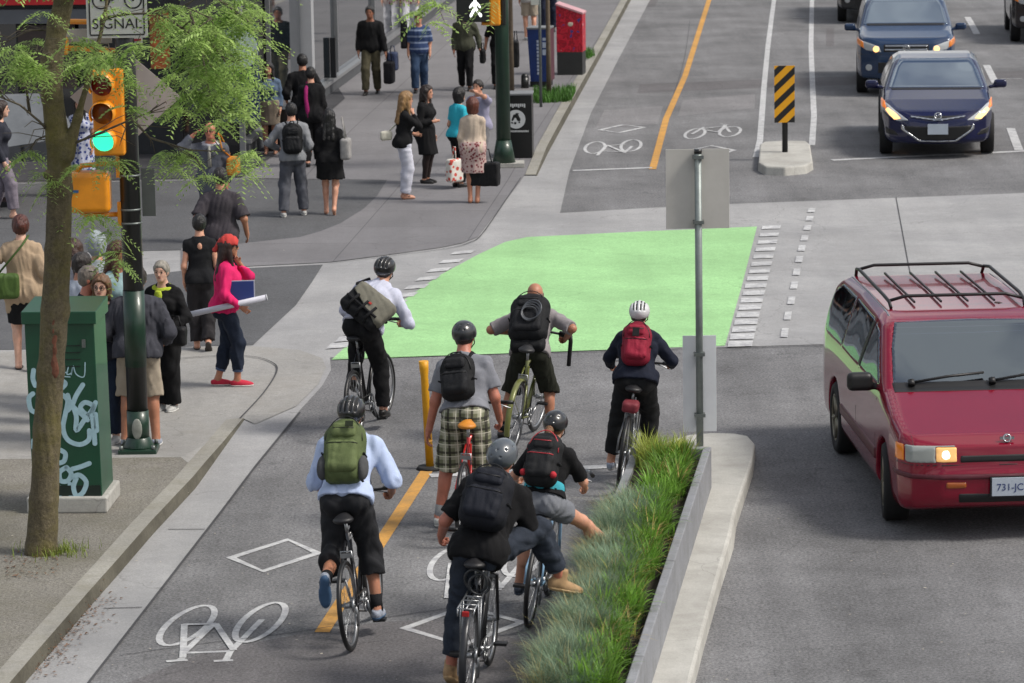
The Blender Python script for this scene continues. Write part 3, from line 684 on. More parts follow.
def shoes(p, root, m, sole='#d8d6d0', kind='sneaker', h=.008, socks=None):
    for sd in 'RL':
        an, fd, fu = (getattr(p, n+sd) for n in ('ank', 'fd', 'fu')); s = p.s; ft = an-fu*.085*s; rt = np.cross(fd, fu); B = np.stack([rt, fd, fu], 1)
        def shape(F):
            F.ell(ft-fd*.035*s+fu*.045*s, V3(.038, .052, .05)*s, B, .03); F.ell(ft+fd*.08*s+fu*.025*s, V3(.046, .105, .036)*s, B, .03); F.rc(ft+fu*.06*s-fd*.01*s, ft+fd*.09*s+fu*.035*s, .036*s, .03*s, .02)
            if kind == 'boot': F.rc(ft+fu*.05*s, ft+fu*.13*s, .046*s, .044*s, .02)
            return F
        F = Field(ft-.24, ft+.24, h); shape(F).cut(ft, -fu); top_ = .085 if kind == 'sneaker' else (.045 if kind == 'flat' else .15); F.cut(ft+fu*top_*s, fu-fd*.25)
        if kind == 'flat': F.minus(lambda X: .03-np.linalg.norm((X-(ft+fd*.05*s+fu*.055*s))/V3(1, 1, 1), axis=-1))
        o = F.mesh('shoe', m, root)
        if o is None: continue
        if sole: F = Field(ft-.24, ft+.24, h); shape(F); F.F -= .005; F.cut(ft-fu*.006, -fu); F.cut(ft+fu*.02*s, fu); F.mesh('sole', mat('sole '+sole, sole, .7), o)
        if socks: MB().cone(an-fu*.03, an+nrm(getattr(p, 'knee'+sd)-an)*.10*s, .046*s, .045*s, 14).build('sock', cloth('sock '+socks, socks), root)
def hair(p, root, col, style='short', seed=0, h=.009, under=False):
    s, H, c = p.s, p.H, p.hc; q = lambda x, y, z: c+H@(V3(x, y, z)*s); lo, hi = c-.55, c+.3; F = Field(lo, hi, h); m = hairmat(col, col)
    e = .010 if style in ('short',) else .018
    if style == 'fringe': e = .006
    if under: e = .004
    F.ell(q(0, -.012, .032), V3(.079, .101, .093)*s+e, H, .02); F.ell(q(0, -.045, -.015), V3(.068, .06, .06)*s+e, H, .03)
    F.cut(q(0, .06, .03), H@V3(0, .86, -.5)); F.cut(q(0, 0, -.075 if style in ('short', 'bun', 'fringe', 'pony') else -.3), H@V3(0, .1, -1))
    if style == 'fringe': F.cut(q(0, 0, .015), H@V3(0, 0.3, 1))          # bald on top
    if style in ('bob', 'long'):
        for sg in (-1, 1): F.rc(q(sg*.07, -.01, .03), q(sg*.072, .0, -.10), .028*s, .026*s, .03)
        F.rc(q(0, -.07, .02), q(0, -.07, -.115), .06*s, .05*s, .03)
        for sg in (-1, 1): F.rc(q(sg*.045, -.06, .02), q(sg*.05, -.045, -.12), .045*s, .04*s, .03)
    if style == 'long':
        b = p.at(0, -.115, .30)
        for x in (-.06, 0, .06): F.rc(q(x, -.075, -.06), p.at(x*1.3, -.115, .33), .042*s, .03*s, .04)
        for sg in (-1, 1): F.rc(q(sg*.075, .0, -.06), p.at(sg*.10, .07, .40), .03*s, .025*s, .03)
    if style == 'bun': F.ell(q(0, -.125, .02), V3(.045, .04, .045)*s, H, .015)
    if style == 'pony': F.rc(q(0, -.10, .02), q(0, -.15, -.02), .03*s, .03*s, .02); F.rc(q(0, -.15, -.02), p.at(0, -.16, .34), .036*s, .018*s, .02)
    F.folds(.005, seed, (.02, .045), (1, 1, .25)); return F.mesh('hair', m, root)
def helmet(p, root, col, style='vented', accent=None, seed=0, vent='#101112'):
    s, H, c = p.s, p.H, p.hc; q = lambda x, y, z: c+H@(V3(x, y, z)*s); F = Field(c-.25, c+.25, .006)
    R0 = V3(.103, .132, .108)*s; cc = q(0, -.010, .030); F.ell(cc, R0, H, 0); F.cut(q(0, .0, -.012), H@V3(0, .22, -1))
    S = lambda th, ph, k=1.0: cc+H@(R0*k*V3(math.sin(th)*math.cos(ph), math.cos(th)*math.cos(ph), math.sin(ph)))
    if style == 'vented':
        for x in (-.6, -.22, .22, .6):
            for a0, a1 in ((-1.25, -.55), (-.35, .35), (.55, 1.1)):
                n = 7; pts = []
                for i in range(n):
                    t = a0+(a1-a0)*i/(n-1); v = V3(math.sin(x), math.cos(x)*math.sin(t), math.cos(x)*math.cos(t)); pts.append(cc+H@(R0*1.0*v))
                for a, b in zip(pts[:-1], pts[1:]): F.carve(a, b, .0125*s)
    else:
        for th in range(0, 360, 45):
            F.carve(S(R(th), R(42), 1.01), S(R(th), R(42), .97), .008*s)
        for th in (160, 200): F.carve(S(R(th), R(16), 1.01), S(R(th), R(16), .97), .007*s)
    o = F.mesh('helmet', mat('helmet '+col, col, .28, 0, .05, 30, spec=.5, coat=.5), root, relax=1)
    F = Field(c-.25, c+.25, .01); F.ell(cc, R0*.93, H, 0); F.cut(q(0, 0, -.008), H@V3(0, .22, -1)); F.mesh('lining', mat('helmet lining', vent, .8), o)
    t = MB()
    for sg in (-1, 1): t.tube([q(sg*.09, -.04, .02), q(sg*.078, .02, -.06), q(sg*.02, .07, -.115)], .005*s, 5)
    t.build('chin_strap', mat('strap black', '#131314', .8), root)
    if accent: F = Field(c-.25, c+.25, .007); F.ell(cc, R0*1.008, H, 0); F.cut(q(0, 0, .010), H@V3(0, -.2, 1)); F.cut(q(0, 0, -.003), H@V3(0, .22, -1)); F.mesh('rim_band', mat('helmet '+accent, accent, .3), o)
    return o
def glasses(p, root, dark=True, up=False):
    q = lambda x, y, z: p.hc+p.H@(V3(x, y, z)*p.s); zz_ = .085 if up else .008; yy = .065 if up else .098; m = MB()
    for sg in (-1, 1): m.tube([q(sg*.012, yy+.003, zz_), q(sg*.062, yy-.008, zz_), q(sg*.083, 0, zz_+.004)], .0028, 5)
    for sg in (-1, 1): m.torus(q(sg*.034, yy, zz_), p.H@V3(0, 1, 0), .022*p.s, .0028, 14, 5)
    o = m.build('glasses', mat('glasses frame', '#16161a', .3), root)
    if dark:
        l = MB()
        for sg in (-1, 1): l.ball(q(sg*.034, yy, zz_), (.022*p.s, .004, .019*p.s), 6, Matrix(p.H.tolist()))
        l.build('lens', mat('dark lens', '#0b0b0d', .08), o)

def tloc(root, p):       # local -> world matrix of a person
    bpy.context.view_layer.update(); return root.matrix_world
def backpack(root, p, label, col, col2=None, size=(.155, .10, .23), z=.30, off=0., accent=None, strap='#17181a', extra=None, cat='backpack', seed=5):
    """a bag worn on the back: its own thing, standing in the wearer's frame"""
    o = thing('backpack', label, cat, root.location, root.rotation_euler[2]); o.rotation_euler = root.rotation_euler
    s, T = p.s, p.T; hs = V3(*size)*s; c = p.at(0, -.105-size[1]*.95-off, z); B = T; h = .008
    F = Field(c-.42, c+.42, h); F.rbox(c-T@V3(0, 0, hs[2]*.12), hs*V3(1, 1, .88), .095*s, B, .02); F.ell(c+T@V3(0, .01, hs[2]*.62), V3(hs[0]*.84, hs[1]*.92, hs[2]*.42), B, .06); F.folds(.004, seed, (.05, .12))
    F.mesh('bag', cloth('bag '+col, col, .75, .12), o)
    c2 = col2 or col
    F = Field(c-.42, c+.42, h); pc = c+T@V3(0, -hs[1]*.88, -hs[2]*.30); F.rbox(pc, V3(hs[0]*.76, .05*s, hs[2]*.50), .048*s, B, .01); F.folds(.004, seed+1, (.04, .1)); F.mesh('front_pocket', cloth('bag '+c2, c2, .75, .12), o)
    F = Field(c-.42, c+.42, h); pc = c+T@V3(0, -hs[1]*.9, hs[2]*.52); F.rbox(pc, V3(hs[0]*.60, .032*s, hs[2]*.24), .031*s, B, .01); F.folds(.003, seed+2, (.04, .1)); F.mesh('top_pocket', cloth('bag '+c2, c2, .75, .12), o)
    z_ = MB(); y = -hs[1]-.058*s*.9
    z_.tube([c+T@V3(x*hs[0]*.74, -hs[1]*.9-.047*s-(.0 if abs(x) < .9 else -.02), -hs[2]*.30+hs[2]*.36) for x in np.linspace(-1, 1, 9)], .004, 5)
    z_.tube([c+T@V3(hs[0]*math.cos(t)*.9, -hs[1]*.62, hs[2]*.15+hs[2]*.88*math.sin(t)) for t in np.linspace(.1, math.pi-.1, 12)], .0045, 5)
    z_.tube([c+T@V3(x, -hs[1]-.02, hs[2]*.52+.01) for x in (-hs[0]*.5, 0, hs[0]*.5)], .004, 5)
    z_.build('zip', mat('zip '+(accent or '#0c0c0d'), accent or '#0c0c0d', .5), o)
    st = cloth('strap '+strap, strap)
    for sg in (-1, 1):
        x = .085 if p.female else .10
        MB().tube([p.at(sg*.06, -.125-off, .44), p.at(sg*x*.9, -.06, .535), p.at(sg*x, .035, .525), p.at(sg*x, .125, .42), p.at(sg*x*1.15, .135, .28), p.at(sg*.15, .06, .16), p.at(sg*.12, -.11, .10)], .017*s, 7).build('strap', st, o)
    MB().tube([c+T@V3(-.03, hs[1]*.5, hs[2]*.98), c+T@V3(-.02, hs[1]*.4, hs[2]*1.13), c+T@V3(.02, hs[1]*.4, hs[2]*1.13), c+T@V3(.03, hs[1]*.5, hs[2]*.98)], .008, 6).build('handle', st, o)
    for sg in (-1, 1): MB().tube([c+T@V3(sg*hs[0]*1.0, -hs[1]*.6, -hs[2]*.15), c+T@V3(sg*hs[0]*1.02, hs[1]*.4, -hs[2]*.1)], .008, 6).build('side_strap', st, o)
    if accent:
        for sg in (-1, 1): F = Field(c-.42, c+.42, h); F.ell(c+T@V3(sg*hs[0]*.86, -hs[1]*.7, -hs[2]*.62), V3(.03, .035, .03)*s, B, 0); F.mesh('corner_patch', cloth('accent '+accent, accent), o)
    if extra: extra(o, c, hs, T, s)
    return o
# ------------------------------------------------------------------ shop building on the far corner
M_GLASS = glass_mat('shop glass', '#1a2228', .02, 1., 2.3)
M_DGLASS = glass_mat('dark shop glass', '#0c0e11', .05, .7, 1.55)
M_ALU = mat('brushed aluminium', '#8e9092', .35, .5, .06, 8)
M_DARK = mat('dark metal', '#1d1f22', .45, .3, .15, 6)
M_STONE = mat('grey stone cladding', '#46484b', .6, 0, .15, 3, .1)
K = GP(243, 163); K.z = 0.
bl = thing('shop_building', 'corner shop building with mirror-like glass front, dark entrance and red band above', 'building', K, -R(5.4))
# local: +Y along the street away from us, -X into the block; cross-street front runs along -X
HB = 8.5
def wall_quad(mb, a, b, z0, z1, t=.12):
    a, b = Vector((*a, 0)), Vector((*b, 0)); d = (b-a).normalized(); n = Vector((-d.y, d.x, 0))*t
    mb.add([a+Vector((0, 0, z0)), b+Vector((0, 0, z0)), b+Vector((0, 0, z1)), a+Vector((0, 0, z1)), a+n+Vector((0, 0, z0)), b+n+Vector((0, 0, z0)), b+n+Vector((0, 0, z1)), a+n+Vector((0, 0, z1))],
           [(0, 1, 2, 3), (5, 4, 7, 6), (4, 0, 3, 7), (1, 5, 6, 2), (3, 2, 6, 7), (4, 5, 1, 0)])
m = MB(); m.box((-7, 22, 6.2), (13.4, 43.5, 4.6)); m.box((-7.5, 22, 1.9), (13, 42, 3.9)); m.build('upper_wall', M_STONE, bl)
# street-side glazing bays
y = .45
m = MB(); m.box((-.10, 22, .14), (.24, 43, .28)); m.build('plinth', M_STONE, bl); m = MB(); m.box((-.03, 22, .31), (.16, 43, .06)); m.build('sill', M_ALU, bl)
bays = [(3.0, 6.6), (7.0, 10.7), (10.8, 16), (16.1, 22), (22.1, 28.5), (28.6, 35.5), (35.6, 43.4)]
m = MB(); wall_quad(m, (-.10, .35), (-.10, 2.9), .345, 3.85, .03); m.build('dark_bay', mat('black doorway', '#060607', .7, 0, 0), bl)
for a, b in bays:
    w = MB(); wall_quad(w, (-.06, a), (-.06, b), .345, 3.85, .03); w.build('window', M_GLASS, bl)
m = MB(); m.box((0.02, 6.80, 1.95), (.22, .30, 3.8)); m.build('column', mat('pale column', '#9b9da0', .5, 0, .05, 4), bl)
MB().box((-.0, 10.1, .70), (.10, .10, .74)).build('door_post', M_DARK, bl)
for yy in (2.95, 10.75, 16.05, 22.05, 28.55, 35.55): MB().box((-.03, yy, 2.1), (.07, .05, 3.45)).build('mullion', M_ALU, bl)
# cross-street front: recessed dark entrance next to the corner, then shop windows
cw = lambda x0, x1, z0, z1, nm, mt, d=0., t=.06: MB().box(((x0+x1)/2, d, (z0+z1)/2), (abs(x1-x0), t, z1-z0)).build(nm, mt, bl)
cw(-.1, -1.0, .05, 3.85, 'window', M_DGLASS, .42); cw(-.02, -.10, .0, 3.85, 'mullion', M_ALU, .40, .12)
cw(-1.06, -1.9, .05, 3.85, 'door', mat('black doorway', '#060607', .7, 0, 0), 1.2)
cw(-1.0, -1.12, 0, 3.85, 'mullion', M_DARK, .4, .14)
x = -1.98
for i, wd in enumerate((1.5, 1.3, 1.6, 1.9, 2.2, 2.2)):
    cw(x, x-wd, .35, 2.20 if i > 0 else 3.6, 'window', M_DGLASS, .30); cw(x+.06, x, .05, 3.8, 'mullion', M_DARK, .26, .16); x -= wd+.06
cw(-1.9, -12.5, 0, .35, 'stall_riser', M_STONE, .28, .2)
cw(-1.8, -12.6, 2.22, 2.44, 'fascia', mat('grey fascia', '#55585d', .5, 0, .08, 4), .12, .2); cw(-1.8, -12.6, 2.445, 2.51, 'shadow_band', M_DARK, .16, .2); cw(-1.8, -12.6, 2.515, 3.7, 'red_band', mat('red fascia', '#a3141a', .45, 0, .05, 4), .05, .2)
cw(-3.9, -4.1, 0.0, 2.2, 'brown_pier', mat('rust pier', '#4a2c22', .6), .1, .2); cw(-2.6, -3.5, 1.2, 2.19, 'brown_panel', mat('brown panel', '#3a302c', .6), .14, .05)
cw(-1.12, -1.42, 1.5, 2.4, 'poster', mat('amber poster', '#8c4a1f', .5, 0, .55, 4), .12, .03); cw(-4.2, -4.9, 1.6, 2.15, 'poster', mat('amber poster', '#8c4a1f', .5, 0, .55, 4), .12, .03)
bs = thing('bank_sign', 'round white sign on a dark blue panel beside the shop entrance', 'sign', K, -R(5.4))
MB().box((.02, -.22, 1.45), (.60, .10, 1.5)).build('panel', mat('sign blue', '#1b2350', .4, 0, .05), bs); MB().cone((.02, -.268, 1.82), (.02, -.285, 1.82), .31, .31, 40).build('disc', mat('sign white', '#aebdb9', .4, 0, .05), bs)
# black box with a chrome rail by the entrance
bx = GP(279, 152); b = thing('rail_box', 'low black box with a bent chrome rail on top beside the shop entrance', 'box', bx, -R(5)); MB().box((0, .2, .34), (.42, .45, .68)).build('cabinet', mat('black lacquer', '#0b0b0c', .3), b, bevel=.01)
MB().tube([(-.17, 0, .68), (-.17, 0, .82), (-.13, 0, .87), (.13, 0, .87), (.17, 0, .82), (.17, 0, .68)], .016).build('rail', mat('chrome', '#b6b8ba', .15, 1, 0), b)
# grey canvas awning / parasol in front of the cross-street shops
A0 = GP(15, 205); aw = thing('cafe_parasol', 'large pale grey square canvas parasol outside the shop, seen through the tree', 'parasol', A0)
z0, z1, hw = 1.05, 1.62, 1.25
zt = lambda v: ZAT(A0, v)-A0.z
zl, zh = zt(150), zt(96)
m = MB(); c = [(-1.0, -.9, zl), (.75, -.9, zl+.25), (.75, .9, zl+.25), (-1.0, .9, zl)]; a = (-.1, 0, zh)
for i in range(4): m.add([c[i], c[(i+1) % 4], (.75 if False else a)], [(0, 1, 2)]) if False else None
cv = MB(); top4 = [(-1.15, -.15, zh), (.55, -.15, zh+.02), (.55, .15, zh+.02), (-1.15, .15, zh)]
n8 = [Vector(p) for p in c]+[Vector(p) for p in top4]
cv.add(n8, [(0, 1, 5, 4), (1, 2, 6, 5), (2, 3, 7, 6), (3, 0, 4, 7), (4, 5, 6, 7), (3, 2, 1, 0)]); cv.build('canopy', mat('grey canvas', '#63676b', .8, 0, .14, 3), aw)
MB().cone((-.3, 0, 0), (-.3, 0, zh), .025).build('pole', M_ALU, aw); MB().box((-.3, 0, .04), (.5, .5, .08)).build('base', M_DARK, aw)

# ------------------------------------------------------------------ near signal pole
M_YS = mat('signal yellow', '#d98a12', .4, 0, .10, 6, coat=.2); M_BK = mat('black paint', '#101211', .4, 0, .2, 6, coat=.2); M_GR = mat('pole green', '#0f2f20', .4, 0, .15, 6, coat=.2)
M_SIGNB = mat('sign back aluminium', '#aaa19b', .55, 0, .08, 2, dark='#978d87'); M_STEEL = mat('galvanised steel', '#6f7573', .45, .6, .15, 9)
P0 = GP(139, 452); sp_ = thing('signal_pole', 'black and green signal pole beside the green cabinet carrying the near traffic light', 'signal pole', P0)
Z = lambda v: ZAT(P0, v)-P0.z
def XL(u, v, dy=0.): q = WY(u, v, P0.y+dy)-P0; return q
m = MB(); m.cone((0, 0, .10), (0, 0, 6.4), .098, .088, 24); m.build('pole', M_BK, sp_)
m = MB(); m.cone((0, 0, Z(366)), (0, 0, Z(290)), .1015, .101, 24, True); m.build('green_wrap', M_GR, sp_); m = MB(); m.cone((0, 0, .12), (0, 0, Z(410)), .104, .104, 24); m.build('green_wrap', M_GR, sp_)
m = MB(); m.box((0, 0, .025), (.36, .36, .05)); m.cone((0, 0, .05), (0, 0, .15), .15, .105, 24); m.build('base', M_GR, sp_, bevel=.01)
for a in range(4): MB().cone((.15*(1 if a % 2 else -1), .15*(1 if a > 1 else -1), .05), (.15*(1 if a % 2 else -1), .15*(1 if a > 1 else -1), .09), .02, None, 6).build('bolt', M_STEEL, sp_)
m = MB().ball((0, -.103, Z(427)), (.048, .012, .10), 8); m.build('access_plate', mat('worn silver plate', '#8d9088', .5, .3, .2, 12), sp_)
for v in (209, 222.5, 175): MB().torus((0, 0, Z(v)), (0, 0, 1), .098, .007, 24, 5, 1.6).build('strap', M_STEEL, sp_)
# traffic light: three lamps facing us
tl = thing('traffic_light', 'yellow three-lamp traffic light showing green, on the near signal pole', 'traffic light', P0)
zs = [Z(82), Z(110), Z(137)]; xc = XL(108, 110, -.2).x; zt_, zb = Z(67), Z(153)
m = MB(); m.box((xc, -.10, (zt_+zb)/2), (.285, .20, zt_-zb)); m.build('housing', M_YS, tl, bevel=.02)
for i, zc in enumerate(zs):
    xl = xc-.045
    m = MB(); n = 18; ang = [R(-35)+i2*R(250)/n for i2 in range(n+1)]; v = []; f = []
    for k, (yy, rr) in enumerate(((-.20, .118), (-.40, .112))):
        for t in ang: v.append((xl+math.cos(t)*rr, yy, zc+math.sin(t)*rr))
    for k, (yy, rr) in enumerate(((-.40, .107), (-.20, .113))):
        for t in ang: v.append((xl+math.cos(t)*rr, yy, zc+math.sin(t)*rr))
    q = n+1
    for k in range(3): f += [(k*q+j, k*q+j+1, (k+1)*q+j+1, (k+1)*q+j) for j in range(n)]
    m.add(v, f, True); m.build('visor', M_YS, tl)
    lm = (mat('red lens off', '#6a1d15', .25, 0, .1, 30), mat('amber lens off', '#7a4812', .25, 0, .1, 30), mat('green lens lit', '#2fe3a5', .3, 0, 0, emit=1.3))[i]
    MB().ball((xl, -.205, zc), (.104, .03, .104), 10).build('lens', lm, tl)
m = MB()
for v in (70, 150): m.tube([(xc+.1, -.06, Z(v)), (0, -.02, Z(v))], .022)
m.build('bracket', M_YS, tl)
# pedestrian signal seen from behind
ps = thing('pedestrian_signal', 'yellow pedestrian signal box seen from behind on two arms beside the tree trunk', 'pedestrian signal', P0)
c0, c1 = XL(68, 172, -.05), XL(108, 212, -.05); F = Field((c0.x-.1, -.35, c1.z-.1), (c1.x+.1, .3, c0.z+.1), .01); F.rbox(((c0.x+c1.x)/2, -.02, (c0.z+c1.z)/2), ((c1.x-c0.x)/2+.03, .13, (c0.z-c1.z)/2), .045, None, 0); F.mesh('housing', M_YS, ps)
m = MB(); m.tube([(c0.x+.06, 0, c0.z-.02), (c0.x+.12, 0, c0.z+.05), (c1.x, 0, c0.z+.07), (0, 0, c0.z+.075)], .024); m.build('arm', M_YS, ps); m = MB(); m.tube([(c0.x+.1, 0, c1.z), (c0.x+.14, 0, c1.z-.03), (0, 0, c1.z-.03)], .024); m.build('arm', M_YS, ps)
m = MB(); m.box((-.10, -.01, c0.z+.05), (.035, .09, .22)); m.build('clamp', M_YS, ps); m = MB(); m.box((-.10, -.01, c1.z-.02), (.035, .09, .22)); m.build('clamp', M_YS, ps); MB().box(((c0.x+c1.x)/2-.12, -.155, (c0.z+c1.z)/2+.02), (.09, .004, .025)).build('sticker', mat('sticker blue', '#2d5f8a', .4), ps)
MB().box(((c0.x+c1.x)/2, .125, (c0.z+c1.z)/2), (.30, .02, .28)).build('face', M_BK, ps)
# signs on the pole
def bolted_plate(name, label, u0, v0, u1, v1, dy, m_, thick=.006, cat='sign'):
    a, b = XL(u0, v0, dy), XL(u1, v1, dy); t = thing(name, label, cat, P0); MB().box(((a.x+b.x)/2, dy, (a.z+b.z)/2), (b.x-a.x, thick, a.z-b.z)).build('plate', m_, t, bevel=.002); return t, a, b
M_WS = mat('sign white reflective', '#a7aaa3', .45, 0, .07, 4)
t, a, b = bolted_plate('bicycle_signal_sign', 'white sign reading SIGNAL under a bicycle drawing, at the top of the near signal pole', 85, -22, 148, 37.5, -.14, M_WS)
w, hh = b.x-a.x, a.z-b.z; cx, cz = (a.x+b.x)/2, (a.z+b.z)/2; ms = mat('sign black', '#111111', .5, 0, 0)
fr = MB(); iw, ih = w/2-.03, hh/2-.03
for q in ((0, ih, 2*iw, .012), (0, -ih, 2*iw, .012)): fr.box((cx+q[0], -.145, cz+q[1]), (q[2], .003, q[3]))
for q in (-iw, iw): fr.box((cx+q, -.145, cz), (.012, .003, 2*ih-.014))
fr.build('border', ms, t)
text_mesh('lettering', 'SIGNAL', .135, face_M((cx-.0, -.1445, XL(116, 24, -.14).z), (1, 0, 0), (0, 0, 1)), ms, t, .003)
sy = MB(); zc = XL(116, 0, -.14).z+.0; wl = XL(101, 0, -.14); wr = XL(133, 0, -.14)
for q in (wl, wr): sy.torus((q.x, -.1445, zc), (0, 1, 0), .075, .008, 30, 5, .3); sy.ball((q.x, -.1445, zc), (.012, .003, .012), 5)
for l in (((wl.x, zc), (cx-.06, zc+.13)), ((cx-.06, zc+.13), (cx+.08, zc+.13)), ((cx+.08, zc+.13), (cx-.03, zc)), ((cx-.03, zc), (wl.x, zc)), ((cx-.03, zc), (cx-.08, zc+.17)), ((wr.x, zc), (cx+.07, zc+.18)), ((cx+.07, zc+.18), (cx+.14, zc+.19))): sy.tube([(l[0][0], -.1445, l[0][1]), (l[1][0], -.1445, l[1][1])], .006, 5)
sy.build('bicycle_symbol', ms, t)
t = thing('diamond_sign', 'diamond-shaped warning sign seen from its bare grey back, behind the traffic light', 'sign', P0); dy = .18
q = [XL(*e, dy) for e in ((125, 50), (70, 97), (126, 147), (181, 97))]; m = MB(); v = [Vector((p.x, dy, p.z)) for p in q]; v2 = [p+Vector((0, .006, 0)) for p in v]; m.add(v+v2, [(0, 1, 2, 3), (7, 6, 5, 4)]+[((i+1) % 4, i, 4+i, 4+(i+1) % 4) for i in range(4)]); m.build('plate', M_SIGNB, t, bevel=.001)
m = MB(); m.box((.0, dy-.05, Z(75)), (.05, .09, .05)); m.build('clamp', M_STEEL, t); m = MB(); m.box((0, dy-.05, Z(120)), (.05, .09, .05)); m.build('clamp', M_STEEL, t)
t, a, b = bolted_plate('side_sign', 'small grey plate edge-on at the right of the near signal pole', 141, 168, 156, 216, .02, mat('plate grey', '#4e524f', .5, .2, .1, 6))
t, a, b = bolted_plate('street_name_sign', 'white street-name plate half hidden by leaves behind the SIGNAL sign', 66, 29, 112, 43, .12, M_WS)
for i in range(3): MB().box((a.x+.06+.05*i, .115, (a.z+b.z)/2), (.03, .004, .06)).build('letter', ms, t) if False else None
t, a, b = bolted_plate('parking_plate', 'small white plate with a red band under the SIGNAL sign', 130, 38, 142.5, 43, -.02, M_WS); MB().box(((a.x+b.x)/2, -.0245, (a.z+b.z)/2+.005), ((b.x-a.x)*.8, .003, .022)).build('band', mat('sign red', '#8c2430', .5), t)
t = thing('signal_bracket', 'upper yellow signal bracket arms between the tree trunk and the SIGNAL sign', 'bracket', P0); m = MB()
for u0, v0, u1, v1 in ((68, 21.5, 120, 22), (66, 48, 120, 51)): a, b = XL(u0, v0, .05), XL(u1, v1, .05); m.tube([(a.x, .05, a.z), (b.x, .05, b.z), (0, .03, b.z)], .025)
m.build('arm', M_YS, t); a = XL(66, 48, .05); MB().box((a.x-.01, .05, a.z+.02), (.06, .12, .16)).build('end_box', M_YS, t, bevel=.015)

# ------------------------------------------------------------------ green utility cabinet with graffiti
C0 = GP(62, 512); C0.z = GZAT(C0.x, C0.y+.2); C0.x += .045; cab = thing('utility_cabinet', 'dark green utility cabinet covered in pale blue graffiti beside the tree', 'cabinet', C0, -R(3.0))
wC, dC, hC, zC = .60, .60, 1.76, .14
m = MB(); m.box((0.01, dC/2, zC/2), (wC+.10, dC+.12, zC)); m.build('plinth', M_LIGHT, cab, bevel=.015)
M_CAB = mat('cabinet green', '#12452f', .42, 0, .10, 3, coat=.15); M_CAB2 = M_CAB
m = MB(); m.add([(-wC/2+.01, 0.0, zC), (wC/2+.01, 0, zC), (wC/2+.01, dC, zC), (-wC/2+.01, dC, zC), (-wC/2-.01, 0, hC-.04), (wC/2-.01, 0, hC-.04), (wC/2-.01, dC, hC-.02), (-wC/2-.01, dC, hC-.02)], [(0, 1, 5, 4), (1, 2, 6, 5), (2, 3, 7, 6), (3, 0, 4, 7), (4, 5, 6, 7), (3, 2, 1, 0)]); m.build('body', M_CAB, cab, bevel=.006)
m = MB(); m.add([(-wC/2-.03, -.03, hC-.11), (wC/2+.015, -.03, hC-.11), (wC/2+.015, dC+.03, hC-.11), (-wC/2-.03, dC+.03, hC-.11), (-wC/2-.03, -.03, hC), (wC/2+.015, -.03, hC), (wC/2+.015, dC+.03, hC+.03), (-wC/2-.03, dC+.03, hC+.03)], [(0, 1, 5, 4), (1, 2, 6, 5), (2, 3, 7, 6), (3, 0, 4, 7), (4, 5, 6, 7), (3, 2, 1, 0)]); m.build('lid', M_CAB, cab, bevel=.006)
MB().box((0.01, -.002, zC+.05), (wC-.02, .006, .09)).build('kick_strip', mat('cabinet dark', '#0d2018', .5), cab)
m = MB(); m.box((wC/2-.10, -.012, hC-.28), (.03, .02, .07)); m.build('handle', M_STEEL, cab)
m = MB(); [m.box((0, -.003, zz_), (wC*.55, .006, .008)) for zz_ in (hC-.30, hC-.36, hC-.42, hC-.48)]; m.build('vent', mat('cabinet dark', '#0d2018', .5), cab)
gm = mat('pale blue spray paint', '#9fbfc9', .6, 0, .10, 14); mg = MB()
Mi = Matrix.Rotation(R(3.0), 4, 'Z')
def spray(pts, w, sc=(15, 360, 4.267), jitter=0):
    P = []
    for a, b in pts:
        u, v = sc[0]+a/sc[2], sc[1]+b/sc[2]; q = WY(u, v, C0.y-.005)-C0; q = Mi @ q; P.append(Vector((q.x, -.004, q.z)))
    # resample smooth
    S_ = []
    for i in range(len(P)-1):
        p0, p1, p2, p3 = P[max(i-1, 0)], P[i], P[i+1], P[min(i+2, len(P)-1)]
        for k in range(6): t = k/6; S_.append(.5*((2*p1)+(-p0+p2)*t+(2*p0-5*p1+4*p2-p3)*t*t+(-p0+3*p1-3*p2+p3)*t**3))
    S_.append(P[-1]); v = []
    for i, p_ in enumerate(S_):
        d = (S_[min(i+1, len(S_)-1)]-S_[max(i-1, 0)]).normalized(); n_ = Vector((-d.z, 0, d.x))*w/2; k = .0004*(len(mg.f) % 7)
        v += [p_-n_-Vector((0, k, 0)), p_+n_-Vector((0, k, 0))]
    mg.add(v, [(2*i, 2*i+2, 2*i+3, 2*i+1) for i in range(len(S_)-1)])
    for e in (S_[0], S_[-1]): mg.add([e+Vector((math.cos(t)*w/2, -.0005, math.sin(t)*w/2)) for t in np.linspace(0, 6.283, 13)[:-1]], [tuple(range(11, -1, -1))])
for l in ([(205, 150), (225, 175), (215, 230), (205, 290), (225, 340), (275, 360), (315, 340), (318, 300)], [(290, 105), (262, 150), (245, 190), (225, 215)], [(225, 150), (240, 190), (290, 235), (310, 255)], [(245, 190), (262, 240), (262, 300), (300, 250), (335, 200), (300, 180), (280, 205), (318, 235), (345, 180)], [(330, 235), (338, 300), (342, 355)], [(345, 230), (350, 300)],
          [(78, 45), (75, 80), (85, 110)], [(75, 145), (58, 165), (65, 210), (85, 225)], [(78, 345), (78, 375)], [(195, 85), (215, 100), (200, 120)],
          [(195, 385), (215, 400), (210, 430), (190, 440)], [(215, 460), (190, 480), (195, 515), (225, 515), (240, 485), (220, 458)], [(245, 465), (280, 455), (318, 440)], [(245, 500), (275, 490), (305, 520), (290, 565), (262, 578), (250, 540), (262, 505)], [(235, 530), (238, 575)], [(195, 545), (190, 575)]): spray(l, .042)
for l in ([(210, 35), (205, 55), (225, 50)], [(228, 30), (222, 60), (240, 55), (246, 30), (240, 62)], [(250, 25), (262, 60), (295, 70), (300, 10)], [(200, 70), (235, 72)]): spray(l, .010)
